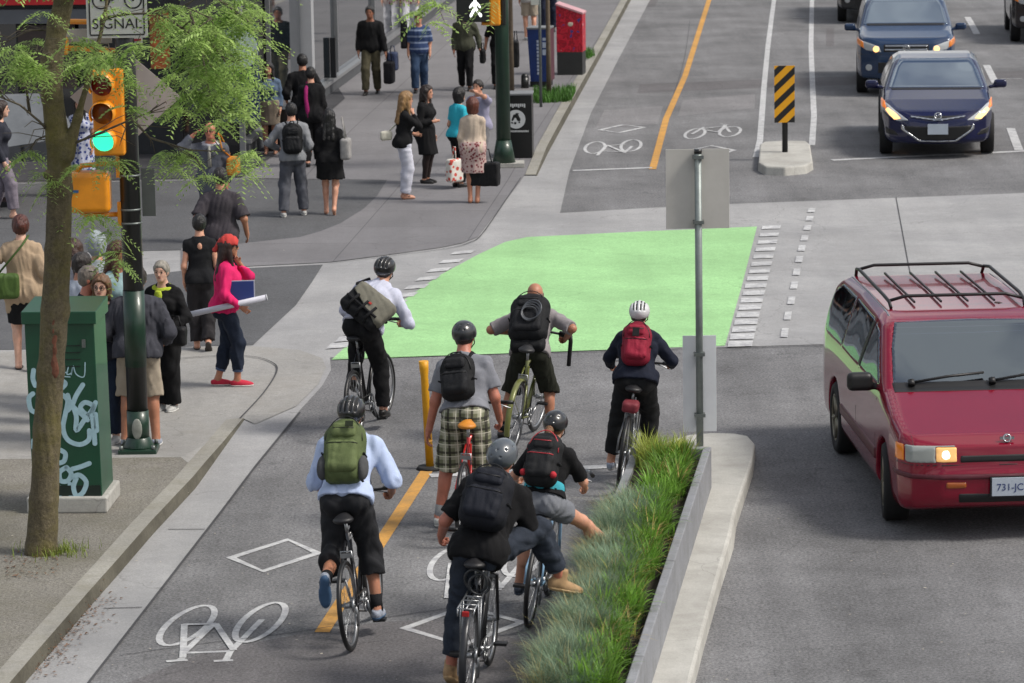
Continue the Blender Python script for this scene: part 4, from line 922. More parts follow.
mg.build('graffiti', gm, cab)

# ------------------------------------------------------------------ far signal pole and boxes on the far pavement
P1 = GP(504, 166); fp = thing('far_signal_pole', 'dark green signal pole on the far corner beside the black bin', 'signal pole', P1)
m = MB(); m.cone((0, 0, .08), (0, 0, 4.6), .112, .10, 20); m.build('pole', M_GR, fp); m = MB(); m.box((0, 0, .03), (.62, .42, .06)); m.build('footing', M_LIGHT, fp); m = MB(); m.cone((0, 0, .06), (0, 0, .40), .18, .115, 20); m.build('base', M_GR, fp)
Z1 = lambda v: ZAT(P1, v)-P1.z; X1 = lambda u, v, dy=0: WY(u, v, P1.y+dy)-P1
wk = thing('walk_signal', 'pedestrian signal showing a white walking figure on the far green pole', 'pedestrian signal', P1)
a, b = X1(456, -14, -.25), X1(489.5, 22, -.25); m = MB(); m.box(((a.x+b.x)/2, -.16, (a.z+b.z)/2), (b.x-a.x, .20, a.z-b.z)); m.build('housing', mat('black signal', '#0c0c0d', .45), wk, bevel=.02)
a2, b2 = X1(488, -16, -.1), X1(500, 25, -.1); m = MB(); m.box(((a2.x+b2.x)/2+.01, -.08, (a2.z+b2.z)/2), (b2.x-a2.x, .30, a2.z-b2.z)); m.build('side_box', M_YS, wk, bevel=.03); m = MB(); m.tube([(b.x-.12, -.1, b.z-.03), (b2.x, -.05, b.z-.05)], .03); m.build('arm', M_YS, wk)
MB().box((b2.x+.06, -.05, (a2.z+b2.z)/2), (.07, .2, a2.z-b2.z)).build('back_box', M_BK, wk, bevel=.015)
c = X1(475, 8, -.27); fg = MB(); e = lambda x, z, rx, rz, an=0: fg.ball((c.x+x, -.268, c.z+z), (rx, .006, rz), 7, Matrix.Rotation(R(an), 3, 'Y'))
e(.0, .15, .035, .035); e(0, .055, .034, .07); e(-.05, .045, .018, .06, 35); e(.05, .045, .018, .06, -35); e(-.035, -.06, .022, .075, 28); e(.04, -.055, .022, .075, -32); e(-.062, -.115, .02, .03); e(.082, -.11, .02, .03)
fg.build('walking_figure', mat('walk lamp white', '#f4f6f4', .4, 0, 0, emit=1.2), wk)
# black bin / kiosk with round emblem
B0 = GP(519, 158); kb_ = thing('black_kiosk', 'black boxy street bin with a round white emblem beside the far green pole', 'street bin', B0, -R(4)); zt1 = ZAT(B0, 95)-B0.z
m = MB(); m.box((0, .18, zt1/2), (.42, .42, zt1-.01)); m.build('body', mat('bin black', '#0d0e0f', .35, 0, .1, 5), kb_, bevel=.008); MB().box((0, .18, zt1+.012), (.44, .44, .03)).build('lid', mat('bin lid grey', '#6f7274', .5), kb_, bevel=.006)
mw = mat('bin white print', '#b9bcbc', .5, 0, .05); zc = ZAT(B0, 119)-B0.z
MB().cone((-.035, -.031, zc), (-.035, -.034, zc), .145, None, 36).build('emblem', mw, kb_)
m = MB(); [m.ball((-.035+x, -.0345, zc+z), (rx, .0025, rz), 6, Matrix.Rotation(R(a_), 3, 'Y')) for x, z, rx, rz, a_ in ((.0, .05, .05, .03, 0), (.035, .01, .03, .05, -30), (-.04, .02, .018, .055, 25), (-.012, -.06, .02, .02, 0), (.05, -.05, .015, .012, 0), (-.06, -.055, .02, .012, 20), (.02, .085, .03, .012, 0))]; m.build('emblem_mark', mat('bin black', '#0d0e0f'), kb_)
z_a, z_b = ZAT(B0, 105.5)-B0.z, ZAT(B0, 131)-B0.z
m = MB(); [m.box((-.17+.03*i, -.0325, z_a+(.008 if i % 3 else 0)), (.020, .004, .045 if i % 3 else .06)) for i in range(10)]; m.build('print_row', mw, kb_); m = MB(); [m.box((-.16+.022*i, -.0325, z_b), (.014, .004, .028)) for i in range(15)]; m.build('print_row', mw, kb_)
# blue newspaper box
N0 = GP(541, 87); nb = thing('newspaper_box', 'blue newspaper box with white upright lettering and a maroon side', 'newspaper box', N0, -R(12)); zt2 = ZAT(N0, 29)-N0.z
m = MB(); m.box((-.03, .2, .05), (.34, .42, .10)); m.build('foot', M_DARK, nb); m = MB(); m.add([(-.19, 0, .1), (.15, 0, .1), (.15, .42, .1), (-.19, .42, .1), (-.24, -.03, zt2), (.16, -.03, zt2), (.16, .42, zt2), (-.24, .42, zt2)], [(0, 1, 5, 4), (2, 3, 7, 6), (3, 0, 4, 7), (4, 5, 6, 7), (3, 2, 1, 0)]); m.build('body', mat('box blue', '#12306b', .4, 0, .12, 5), nb)
MB().box((.162, .2, .1+(zt2-.1)/2), (.02, .43, zt2-.12)).build('side_panel', mat('box maroon', '#4b1f2c', .45, 0, .1), nb); MB().box((-.04, .19, zt2+.012), (.42, .48, .03)).build('lid', mat('bin lid grey', '#8f9396', .5), nb)
mw2 = mat('box white print', '#a9b4c4', .5); m = MB(); [m.box((-.045, -.012-.03*(.25+.065*i)/zt2, .25+.065*i), (.035, .006, .045)) for i in range(10)]; [m.box((.075, -.022-.01*i, zt2-.16-.13*i), (.06, .006, .10)) for i in range(3)]; m.build('print_row', mw2, nb)
# red mailbox
R0_ = GP(570, 75); rm = thing('mailbox', 'red patterned mailbox with a sloping top on a dark grey base', 'mailbox', R0_, -R(9)); zt3 = ZAT(R0_, 5)-R0_.z; zm = ZAT(R0_, 52)-R0_.z
def grf():
    m_ = bpy.data.materials.new('red graffiti wrap'); m_.use_nodes = True; N, L = m_.node_tree.nodes, m_.node_tree.links; b_ = N['Principled BSDF']; b_.inputs['Roughness'].default_value = .4
    tc = N.new('ShaderNodeTexCoord'); no = N.new('ShaderNodeTexNoise'); no.inputs['Scale'].default_value = 9; no.inputs['Detail'].default_value = 3; L.new(tc.outputs['Object'], no.inputs['Vector']); cr = N.new('ShaderNodeValToRGB'); cr.color_ramp.interpolation = 'CONSTANT'
    el = cr.color_ramp.elements; el[0].position = 0; el[0].color = (*lin('#3a3a7c'), 1); el[1].position = .36; el[1].color = (*lin('#b3152a'), 1)
    for ps_, cc in ((.45, '#8e0f22'), (.52, '#c02034'), (.60, '#b3152a'), (.68, '#c9a5a6')): q_ = el.new(ps_); q_.color = (*lin(cc), 1)
    L.new(no.outputs['Fac'], cr.inputs[0]); L.new(cr.outputs[0], b_.inputs['Base Color']); return m_
w_ = .245; m = MB(); m.box((0, .22, zm/2), (w_*2-.01, .46, zm)); m.build('base', mat('mail grey', '#2b2c2b', .5, 0, .1), rm)
m = MB(); m.add([(-w_, -.01, zm), (w_, -.01, zm), (w_, .45, zm), (-w_, .45, zm), (-w_, -.01, zt3), (w_, -.01, zt3-.17), (w_, .45, zt3-.17), (-w_, .45, zt3)], [(0, 1, 5, 4), (1, 2, 6, 5), (2, 3, 7, 6), (3, 0, 4, 7), (3, 2, 1, 0)]); m.build('body', grf(), rm)
m = MB(); t_ = .035; m.add([(-w_-.01, -.03, zt3), (w_+.015, -.03, zt3-.178), (w_+.015, .47, zt3-.178), (-w_-.01, .47, zt3), (-w_-.01, -.03, zt3+t_), (w_+.015, -.03, zt3-.178+t_), (w_+.015, .47, zt3-.178+t_), (-w_-.01, .47, zt3+t_)], [(0, 1, 5, 4), (1, 2, 6, 5), (2, 3, 7, 6), (3, 0, 4, 7), (4, 5, 6, 7), (3, 2, 1, 0)]); m.build('lid', mat('pale pink lid', '#bf8e93', .4), rm)
MB().ball((.02, -.012, (zm+zt3)/2+.08), (.05, .006, .04), 7).build('emblem', mat('emblem pale', '#c9bfa8', .5), rm)
# poles, saplings, grass verge
q = GP(541, 107); t = thing('sign_post', 'thin grey metal sign post in the grass verge by the blue box', 'post', q); MB().cone((0, 0, 0), (0, 0, 3.2), .025, None, 10).build('post', M_STEEL, t); q2 = WY(532, 2, q.y)-q; MB().box((q2.x+.05, -.03, q2.z+.06), (.14, .005, .22)).build('plate', M_WS, t)
q = GP(525, 88); t = thing('bollard', 'short black rounded bollard at the foot of the blue box', 'bollard', q); MB().cone((0, 0, 0), (0, 0, .20), .07, None, 14).build('post', M_BK, t); MB().ball((0, 0, .20), .07, 8).build('cap', M_BK, t)
# ------------------------------------------------------------------ leaves, grass
def leafmat(name, col, var=.3, trans=.25):
    m = mat(name, col, .5, 0, var, 3.5, spec=.3); N = m.node_tree.nodes; L = m.node_tree.links; b = N['Principled BSDF']; out = N['Material Output']
    ob = N.new('ShaderNodeNewGeometry'); hs = N.new('ShaderNodeHueSaturation'); mr = N.new('ShaderNodeMapRange'); mr.inputs[3].default_value = .62; mr.inputs[4].default_value = 1.45; L.new(ob.outputs['Random Per Island'], mr.inputs[0]); L.new(mr.outputs[0], hs.inputs['Value'])
    src = b.inputs['Base Color'].links[0].from_socket; L.new(src, hs.inputs['Color']); L.new(hs.outputs[0], b.inputs['Base Color'])
    tr = N.new('ShaderNodeBsdfTranslucent'); L.new(hs.outputs[0], tr.inputs['Color']); mx = N.new('ShaderNodeMixShader'); mx.inputs[0].default_value = trans; L.new(b.outputs[0], mx.inputs[1]); L.new(tr.outputs[0], mx.inputs[2]); L.new(mx.outputs[0], out.inputs['Surface'])
    return m
def fast_mesh(name, V, Q, m, parent=None):
    V = np.asarray(V, np.float32).reshape(-1, 3); Q = np.asarray(Q, np.int32).reshape(-1, 4); me = bpy.data.meshes.new(name)
    me.vertices.add(len(V)); me.vertices.foreach_set('co', V.ravel()); me.loops.add(Q.size); me.loops.foreach_set('vertex_index', Q.ravel()); me.polygons.add(len(Q))
    me.polygons.foreach_set('loop_start', (np.arange(len(Q))*4).astype(np.int32)); me.polygons.foreach_set('loop_total', np.full(len(Q), 4, np.int32)); me.update(); me.materials.append(m)
    o = bpy.data.objects.new(name, me); COL.objects.link(o)
    if parent is not None: o.parent = parent
    return o
def fronds(centres, n_per, r, rng, length=.16, leaflet=(.034, .011), droop=.6, pairs=8):
    """pinnate leaves: a stalk with rows of leaflets, spread through ellipsoidal sprays round each centre"""
    V, Q = [], []
    for c, rad, n in centres:
        for _ in range(n):
            d = rng.normal(size=3); d /= np.linalg.norm(d); base = np.array(c)+d*rad*rng.uniform(.1, 1)**.6*np.array((1, 1, .75))
            az = rng.uniform(0, 6.283); dr = np.array((math.cos(az), math.sin(az), rng.uniform(-.5, .25))); dr /= np.linalg.norm(dr); L = length*rng.uniform(.7, 1.35)
            side = np.cross(dr, (0, 0, 1)); side /= np.linalg.norm(side)+1e-9; up = np.cross(side, dr)
            roll = rng.uniform(-.7, .7); s2 = side*math.cos(roll)+up*math.sin(roll)
            for k in range(pairs):
                t = (k+.6)/pairs; p = base+dr*L*t-np.array((0, 0, droop*L*t*t*.8)); ll = leaflet[0]*(1-.45*abs(t-.45)*1.6)*rng.uniform(.8, 1.2)
                for sg in (-1, 1):
                    tip = p+(s2*sg*.9+dr*.45)*ll-np.array((0, 0, .25*ll)); w = np.cross(s2*sg, up)*leaflet[1]*.5+dr*leaflet[1]*.5*.3; mid = (p+tip)/2
                    i = len(V); V += [p, mid+w, tip, mid-w]; Q.append((i, i+1, i+2, i+3))
    return V, Q
def blades(P, L, W_, az, bend, segs=4):
    """arched grass blades, vectorised: roots P (n,3)"""
    n = len(P); d = np.stack([np.cos(az), np.sin(az), np.zeros(n)], 1); s = np.stack([-np.sin(az), np.cos(az), np.zeros(n)], 1); V = np.zeros((n, (segs+1)*2, 3))
    for k in range(segs+1):
        t = k/segs; th = bend*t; x = np.where(bend > .05, (1-np.cos(th))/np.maximum(bend, .05), th*t*.5)*L; z = np.where(bend > .05, np.sin(th)/np.maximum(bend, .05), t)*L
        c = P+d*x[:, None]+np.array((0, 0, 1))*z[:, None]; w = (W_*(1-t**2.2)+.0006)[:, None]*.5
        V[:, 2*k] = c-s*w; V[:, 2*k+1] = c+s*w
    q = np.array([(2*k, 2*k+1, 2*k+3, 2*k+2) for k in range(segs)]); Q = (np.arange(n)*(segs+1)*2)[:, None, None]+q[None]
    return V.reshape(-1, 3), Q.reshape(-1, 4)
# honey locust beside the cabinet
T0 = GP(42, 553); tr = thing('tree', 'slim leaning street tree with feathery pale green leaves beside the green cabinet', 'tree', T0)
tq = lambda u, v, dy=0.: WY(u, v, T0.y+dy)-T0
def barkmat():
    m = ground_mat('bark', '#5f5745', .35, 35, .35, tint=('#6d672f', .6, 2.5), bump=1.0, rough=.9); return m
bark = barkmat()
pts = [(41, 560), (44, 500), (47, 430), (51, 370), (55, 310), (58, 250), (60, 190), (58, 140), (52, 95), (52, 60), (58, 25), (66, -10), (76, -60), (82, -120)]
rad = [.135, .118, .112, .108, .112, .105, .10, .095, .088, .084, .082, .08, .07, .055]
F = Field((-1.0, -.5, -.2), (1.3, .5, 6.0), .014); P_ = [np.array(tq(*q)) for q in pts]
for a, b, r0, r1 in zip(P_[:-1], P_[1:], rad[:-1], rad[1:]): F.rc(a, b, r0, r1, .03)
br_pts = [(66, 155), (78, 118), (88, 80), (97, 48), (104, 18), (112, -30), (130, -90)]; Bp = [np.array(tq(u, v, -.05)) for u, v in br_pts]
for i, (a, b) in enumerate(zip(Bp[:-1], Bp[1:])): F.rc(a, b, (.07, .03, .024, .021, .018, .014)[i], (.03, .024, .021, .018, .014, .01)[i], .04)
for q in ((54, 300), (46, 175), (57, 330)): F.ell(np.array(tq(*q, -.08)), (.03, .04, .035), None, .04)
F.rc(P_[0]+V3(0, 0, .1), P_[0]+V3(.02, 0, -.1), .12, .16, .05)
F.folds(.006, 5, (.03, .09), (1, 1, .15)); tk = F.mesh('trunk', bark, tr)
MB().box(np.array(tq(54, 300))+V3(.0, -.117, -.12), (.03, .012, .42), Matrix.Rotation(R(4), 3, 'Y')).build('bark_wound', mat('bark wound', '#5a3526', .9, 0, .3, 12), tr) if False else None
_c = np.array(tq(54, 330)); F = Field(_c-.5, _c+.6, .012); F.ell(_c+V3(.01, -.088, .02), (.028, .028, .34), None, 0); F.ell(_c+V3(0, -.092, -.30), (.04, .024, .09), None, .03); F.folds(.006, 3, (.03, .08)); F.mesh('bark_scar', mat('bark scar', '#6d4433', .9, 0, .3, 14, .4, 40), tr)
lb = MB()
rt = random.Random(3)
limbs = [[(104, 18), (128, 14), (158, 13), (188, 8), (215, 20)], [(158, 13), (185, 30), (215, 48), (232, 70), (240, 100)], [(112, -30), (160, -30), (205, -10), (245, 18), (262, 35)], [(188, 8), (200, 40), (206, 75), (212, 108)], [(57, 150), (100, 133), (132, 119), (165, 107)], [(132, 119), (150, 138), (190, 150), (230, 152)], [(52, 135), (40, 122), (20, 105), (0, 97), (-30, 80)], [(30, 113), (25, 80), (38, 45)], [(55, 90), (85, 62), (120, 52), (150, 46)], [(60, 30), (30, 30), (0, 45)], [(52, 140), (48, 135), (36, 140), (28, 152)], [(76, -60), (140, -70), (210, -60)], [(66, -20), (20, -50), (-40, -60)], [(76, -60), (200, -75), (330, -60), (420, -30), (470, -8)], [(420, -30), (432, -5), (436, 8)]]
for l in limbs:
    dy = rt.uniform(-.5, .3); n = len(l); q = [tq(u, v, dy*i/(n-1)) for i, (u, v) in enumerate(l)]; lb.tube(q, [.013-.009*i/(n-1) for i in range(n)], 6)
    for i in range(1, n):
        for _ in range(3):
            e_ = q[i]+Vector((rt.uniform(-.28, .28), rt.uniform(-.3, .3), rt.uniform(-.22, .15))); lb.tube([q[i-1].lerp(q[i], rt.uniform(.3, .9)), (q[i]+e_)/2+Vector((0, 0, .03)), e_], [.005, .004, .002], 4)
lb.build('branches', mat('twig bark', '#5b5347', .9, 0, .2, 20), tr)
cl = [(185, 22, 33), (222, 18, 32), (243, 28, 18), (195, 58, 32), (228, 72, 30), (240, 52, 17), (207, 100, 20), (194, 92, 18), (240, 112, 9), (165, 155, 11), (185, 150, 9), (184, 158, 8), (246, 154, 9), (252, 152, 11), (203, 176, 6), (240, 168, 8), (172, 168, 6), (205, 35, 26), (230, 90, 17), (250, 12, 10), (155, 22, 9), (172, 40, 12), (168, 8, 12), (262, 40, 6), (255, 85, 7), (172, 75, 9), (178, 108, 10), (244, 2, 12), (218, 120, 7), (205, 70, 22), (222, 45, 24), (235, 108, 14),
      (15, 52, 20), (35, 66, 24), (10, 70, 14), (85, 60, 20), (110, 58, 18), (78, 42, 14), (135, 45, 12), (30, 42, 8), (128, 108, 8), (40, 12, 6), (130, 80, 10), (98, 158, 9), (120, 160, 9), (28, 152, 10), (40, 172, 8), (95, 215, 11), (110, 232, 8), (112, 252, 8), (118, 260, 6), (52, 182, 7), (80, 165, 6), (60, 205, 5), (118, 8, 8),
      (60, -30, 30), (130, -40, 34), (200, -40, 34), (255, -25, 26), (20, -30, 26), (-30, 20, 26), (438, 3, 8), (492, 2, 4), (430, 22, 4), (420, -20, 14), (350, -50, 20), (422, 12, 4), (90, -85, 36), (170, -90, 34)]
cen = []
for u, v, r_ in cl:
    dy = rt.uniform(-1.5, .6) if v < 140 else rt.uniform(-.3, .5); q = tq(u, v, dy); rm_ = max(r_*.5, r_-6)*MPP(T0)
    cen.append((np.array(q), rm_, int(5+.092*r_*r_)))
V, Q = fronds(cen, 0, 0, np.random.default_rng(11), .20, (.056, .021), .75, 8); fast_mesh('crown', V, Q, leafmat('locust leaf', '#a3bd70', .18, .6), tr)
# tuft of grass and dead leaves at its foot
rg = np.random.default_rng(5); n = 380; c = np.array(GP(55, 553)); P = c+np.stack([rg.normal(0, .13, n), rg.normal(0, .10, n), np.zeros(n)], 1); V, Q = blades(P, rg.uniform(.04, .12, n), np.full(n, .006), rg.uniform(0, 6.28, n), rg.uniform(.3, 1.5, n), 3)
g = fast_mesh('grass', V, Q, leafmat('weed grass', '#7a8a3a', .2)); tag(g, kind='stuff')
# blown leaves and litter in the gutter
rg = np.random.default_rng(9); V, Q = [], []
for _ in range(420):
    t = rg.uniform(0, 1); u = 100+(28-100)*t; v = 594+(675-594)*t
    if rg.uniform() < .35: p0 = np.array(GP(rg.uniform(5, 60), rg.uniform(548, 580)))
    else: p0 = np.array(GP(u+abs(rg.normal(0, 14)), v+rg.normal(0, 4)))
    a = rg.uniform(0, 6.28); l = rg.uniform(.008, .022); d = np.array((math.cos(a), math.sin(a), rg.uniform(-.2, .3)))*l; s = np.array((-math.sin(a), math.cos(a), .1))*l*.5; p0[2] += .012; i = len(V); V += [p0-d, p0+s, p0+d, p0-s]; Q.append((i, i+1, i+2, i+3))
g = fast_mesh('fallen_leaves', V, Q, leafmat('dry leaf', '#6b4f3a', .4, .1)); tag(g, kind='stuff')
V, Q = [], []
for _ in range(520):
    p0 = np.array(GP(rg.uniform(0, 1024), rg.uniform(0, 683)**1)); a = rg.uniform(0, 6.28); l = rg.uniform(.006, .016); d = np.array((math.cos(a), math.sin(a), .05))*l; s = np.array((-math.sin(a), math.cos(a), .05))*l*.6; p0[2] += .010; i = len(V); V += [p0-d, p0+s, p0+d, p0-s]; Q.append((i, i+1, i+2, i+3))
g = fast_mesh('litter', V, Q, mat('litter specks', '#a39d90', .8, 0, .3, 3)); tag(g, kind='stuff')
# far verge grass and saplings
rg = np.random.default_rng(6); n = 1600; cs = [GP(*q) for q in ((531, 104), (571, 102), (576, 91), (534, 93))]; V_ = []
for _ in range(n):
    a, b = rg.uniform(), rg.uniform(); V_.append(np.array(cs[0])*(1-a)*(1-b)+np.array(cs[1])*a*(1-b)+np.array(cs[2])*a*b+np.array(cs[3])*(1-a)*b)
for _ in range(250): V_.append(np.array(GP(588+rg.normal(0, 3), 56+rg.normal(0, 1.5))))
P = np.array(V_); n = len(P); V, Q = blades(P, rg.uniform(.08, .20, n), np.full(n, .014), rg.uniform(0, 6.28, n), rg.uniform(.2, 1.3, n), 3); g = fast_mesh('verge_grass', V, Q, leafmat('verge grass', '#47702c', .3)); tag(g, kind='stuff')
def sapling(label, uv, zc, top, spread, nleaf, seed, lean=.0):
    q = GP(*uv); t = thing('sapling', label, 'tree', q); MB().tube([(0, 0, 0), (lean*.3, 0, 1.0), (lean, 0, 2.1), (lean*1.4, 0, top)], [.045, .04, .034, .015]).build('trunk', mat('sapling bark', '#5f5344', .9, 0, .2, 14), t)
    rg = np.random.default_rng(seed); cen = []
    m = MB()
    for i in range(11):
        a = rg.uniform(0, 6.28); r_ = spread*rg.uniform(.25, .9); z = rg.uniform(zc, top); m.tube([(lean, 0, z-.45), (math.cos(a)*r_*.6, math.sin(a)*r_*.6, z-.1), (math.cos(a)*r_, math.sin(a)*r_, z)], [.015, .01, .005], 5); cen.append((np.array((math.cos(a)*r_, math.sin(a)*r_, z)), rg.uniform(.2, .36), nleaf))
    m.build('branches', mat('sapling bark', '#5f5344'), t)
    V, Q = fronds(cen, 0, 0, rg, .16, (.06, .028), .7, 5); fast_mesh('crown', V, Q, leafmat('sapling leaf', '#55762f', .3, .3), t); return t
sapling('young street tree with a low leafy crown behind the black bin', (512, 97), 2.0, 3.2, .75, 26, 21)
sapling('young street tree with a thin trunk in the grass verge', (549, 97), 2.6, 3.6, .6, 22, 22)
sapling('young street tree overhanging the far pavement behind the walk signal', (449, 30), 2.55, 3.5, .9, 30, 23) if False else None
# leafy spray hanging into the top edge from the tree at the crossing: grows on the far pole side sapling
# ------------------------------------------------------------------ planter on the near island
dP = (G(711, 489, .14)-G(652, 683, .14)); dP.z = 0; dP.normalize(); sP = Vector((-dP.y, dP.x, 0)); oP = G(711, 489, .14)   # sP: to the left
pl = thing('planter', 'long low concrete planter full of grasses on the near traffic island', 'planter', oP); LP, WP, hP = 8.4, .70, .36
def pl_pt(l, w, z): return -dP*l+sP*w+Vector((0, 0, z))
def slab(mb, l0, l1, w0, w1, z0, z1): mb.add([pl_pt(l0, w0, z0), pl_pt(l0, w1, z0), pl_pt(l1, w1, z0), pl_pt(l1, w0, z0), pl_pt(l0, w0, z1), pl_pt(l0, w1, z1), pl_pt(l1, w1, z1), pl_pt(l1, w0, z1)], [(0, 1, 2, 3), (7, 6, 5, 4), (4, 5, 1, 0), (5, 6, 2, 1), (6, 7, 3, 2), (7, 4, 0, 3)])
M_PLW = ground_mat('planter_concrete', '#84868a', .14, 40, .16, tint=('#6a6b6a', .6, 3.), bump=.25)
for l0 in np.arange(0, LP, 1.4): m = MB(); slab(m, l0+.006, min(l0+1.4, LP)-.006, 0, .07, -.01, hP); m.build('side_wall', M_PLW, pl, bevel=.008)
for l0 in np.arange(0, LP, 1.4): m = MB(); slab(m, l0+.006, min(l0+1.4, LP)-.006, WP-.07, WP, -.16, hP-.06); m.build('side_wall', M_PLW, pl, bevel=.008)
m = MB(); slab(m, -.08, -.002, 0, WP, -.01, hP); m.build('end_wall', M_PLW, pl, bevel=.008); m = MB(); slab(m, 0, LP, .072, WP-.072, -.01, hP-.10); m.build('soil', mat('soil', '#2a2119', .95, 0, .2, 20), pl)
rg = np.random.default_rng(31)
def clumps(nc, per, w_lo, w_hi, Lr, Wd, bend, l_hi, spread, seed, l_lo=.0):
    rg = np.random.default_rng(seed); P = []; L = []; az = []; bd = []
    for _ in range(nc):
        l, w = rg.uniform(l_lo, l_hi), rg.uniform(w_lo, w_hi); s = rg.uniform(.8, 1.2); base = oP+pl_pt(l, w, hP-.11)
        n = per; a = rg.uniform(0, 6.28, n); r = np.abs(rg.normal(0, spread, n)); P.append(np.array(base)+np.stack([np.cos(a)*r, np.sin(a)*r, np.zeros(n)], 1)); L.append(rg.uniform(Lr[0], Lr[1], n)*s); az.append(a+rg.normal(0, .5, n)); bd.append(rg.uniform(*bend, n))
    P = np.concatenate(P); return P, np.concatenate(L), np.full(len(P), Wd), np.concatenate(az), np.concatenate(bd)
V, Q = blades(*clumps(190, 34, .17, .42, (.14, .31), .018, (.4, 2.0), 7.8, .03, 41, .25), 5); g = fast_mesh('green_grass', V, Q, leafmat('lilyturf', '#71993c', .45, .45)); tag(g, kind='stuff')
V, Q = blades(*clumps(24, 42, .20, .60, (.20, .32), .009, (.4, 1.5), .55, .04, 42), 5); g = fast_mesh('variegated_grass', V, Q, leafmat('variegated grass', '#96a04a', .3, .3)); tag(g, kind='stuff')
V, Q = blades(*clumps(190, 190, .39, .63, (.20, .32), .0034, (.7, 2.0), 7.8, .05, 43, 2.3), 4); g = fast_mesh('blue_fescue', V, Q, leafmat('blue fescue', '#788e74', .25, .3)); tag(g, kind='stuff')
V, Q = blades(*clumps(95, 70, .42, .68, (.18, .32), .0034, (.8, 2.0), 7.8, .05, 44, 2.2), 4); g = fast_mesh('dry_fescue', V, Q, leafmat('dry fescue', '#a39a6a', .25, .3)); tag(g, kind='stuff')
V, Q = blades(*clumps(60, 14, .16, .44, (.16, .34), .008, (.8, 2.2), 7.8, .04, 45, .25), 4); g = fast_mesh('dead_blades', V, Q, leafmat('dead blades', '#a08f55', .3, .3)); tag(g, kind='stuff')
# ------------------------------------------------------------------ signs on posts, delineator
q = GP(700, 446); t = thing('sign_post', 'tall grey post at the end of the planter with two sign plates seen from behind', 'sign', q); zz2 = lambda v: ZAT(q, v)-q.z; X2 = lambda u, v, dy=0: WY(u, v, q.y+dy)-q
m = MB(); m.cone((0, 0, 0), (0, 0, zz2(152)), .033, None, 16); m.build('post', mat('post steel', '#7d8583', .45, .3, .12, 12), t); MB().cone((0, 0, zz2(153.5)), (0, 0, zz2(149)), .036, None, 14).build('cap', M_BK, t)
a, b = X2(665.5, 149.5, .05), X2(729.5, 228, .05); MB().box(((a.x+b.x)/2, .05, (a.z+b.z)/2), (b.x-a.x, .005, a.z-b.z)).build('upper_plate', mat('blotchy sign back', '#a19f99', .55, 0, .16, 2.6, dark='#bcbab4'), t, bevel=.002)
a, b = X2(682.5, 335.5, .06), X2(716.5, 431, .06); MB().box(((a.x+b.x)/2, .05, (a.z+b.z)/2), (b.x-a.x, .004, a.z-b.z)).build('lower_plate', mat('plain sign back', '#d8dbde', .45, 0, .05, 3), t, bevel=.002)
m = MB(); [MB().box((0, .0, zz2(v)), (.10, .085, .03)).build('clamp', M_STEEL, t) for v in (157, 222, 354, 415)]
q = GP(785, 152); t = thing('hazard_sign', 'yellow and black diagonally striped hazard board on the small far island', 'sign', q); z3 = lambda v: ZAT(q, v)-q.z; X3 = lambda u, v: WY(u, v, q.y)-q
MB().cone((0, 0, 0), (0, 0, z3(70)), .045, None, 10).build('post', M_DARK, t); a, b = X3(774, 65.5), X3(794.5, 122); w, hh = (b.x-a.x), a.z-b.z; cx = (a.x+b.x)/2
tilt = R(1.5); MB().box((cx, -.05, b.z+hh/2), (w, .006, hh)).build('board', mat('hazard yellow', '#dc9c08', .45, 0, .05), t)
m = MB(); k = w*.95
def clipbar(z0):   # a 45 degree bar clipped to the board, as a polygon
    zb = z0; pts = []
    poly = [(cx-w/2, zb), (cx+w/2, zb+k), (cx+w/2, zb+k+hh*.135), (cx-w/2, zb+hh*.135)]
    out = []
    for lim, sg in ((b.z, 1), (b.z+hh, -1)):
        src = poly if not out else out; out = []
        for i in range(len(src)):
            p_, n_ = src[i], src[(i+1) % len(src)]; ip, in_ = sg*(p_[1]-lim) >= 0, sg*(n_[1]-lim) >= 0
            if ip: out.append(p_)
            if ip != in_: tt = (lim-p_[1])/(n_[1]-p_[1]); out.append((p_[0]+(n_[0]-p_[0])*tt, lim))
        poly = out
        if not out: return
    m.add([(x_, -.0545, z_) for x_, z_ in poly], [tuple(range(len(poly)))])
for i in range(-2, 5): clipbar(b.z+hh*(.285*i-.06))
m.build('stripes', mat('hazard black', '#0f0f10', .5), t)
q = GP(430, 469); t = thing('delineator_post', 'thin yellow flexible lane post on a black base between the bike lanes', 'post', q); tp = WY(423.5, 361, q.y)-q
MB().cone((0, 0, 0), (0, 0, .03), .13, .11, 20).build('base', mat('black rubber', '#1a1a1b', .8), t); m = MB(); d = Vector((tp.x, 0, tp.z)); m.tube([(0, 0, .02), d*.86, d*.93, d], [.037, .035, .043, .045], 14); m.build('post', mat('delineator yellow', '#cf9412', .5, 0, .10, 8), t)
MB().tube([d*.25, d*.27], .0375, 12).build('band', M_YEL, t)
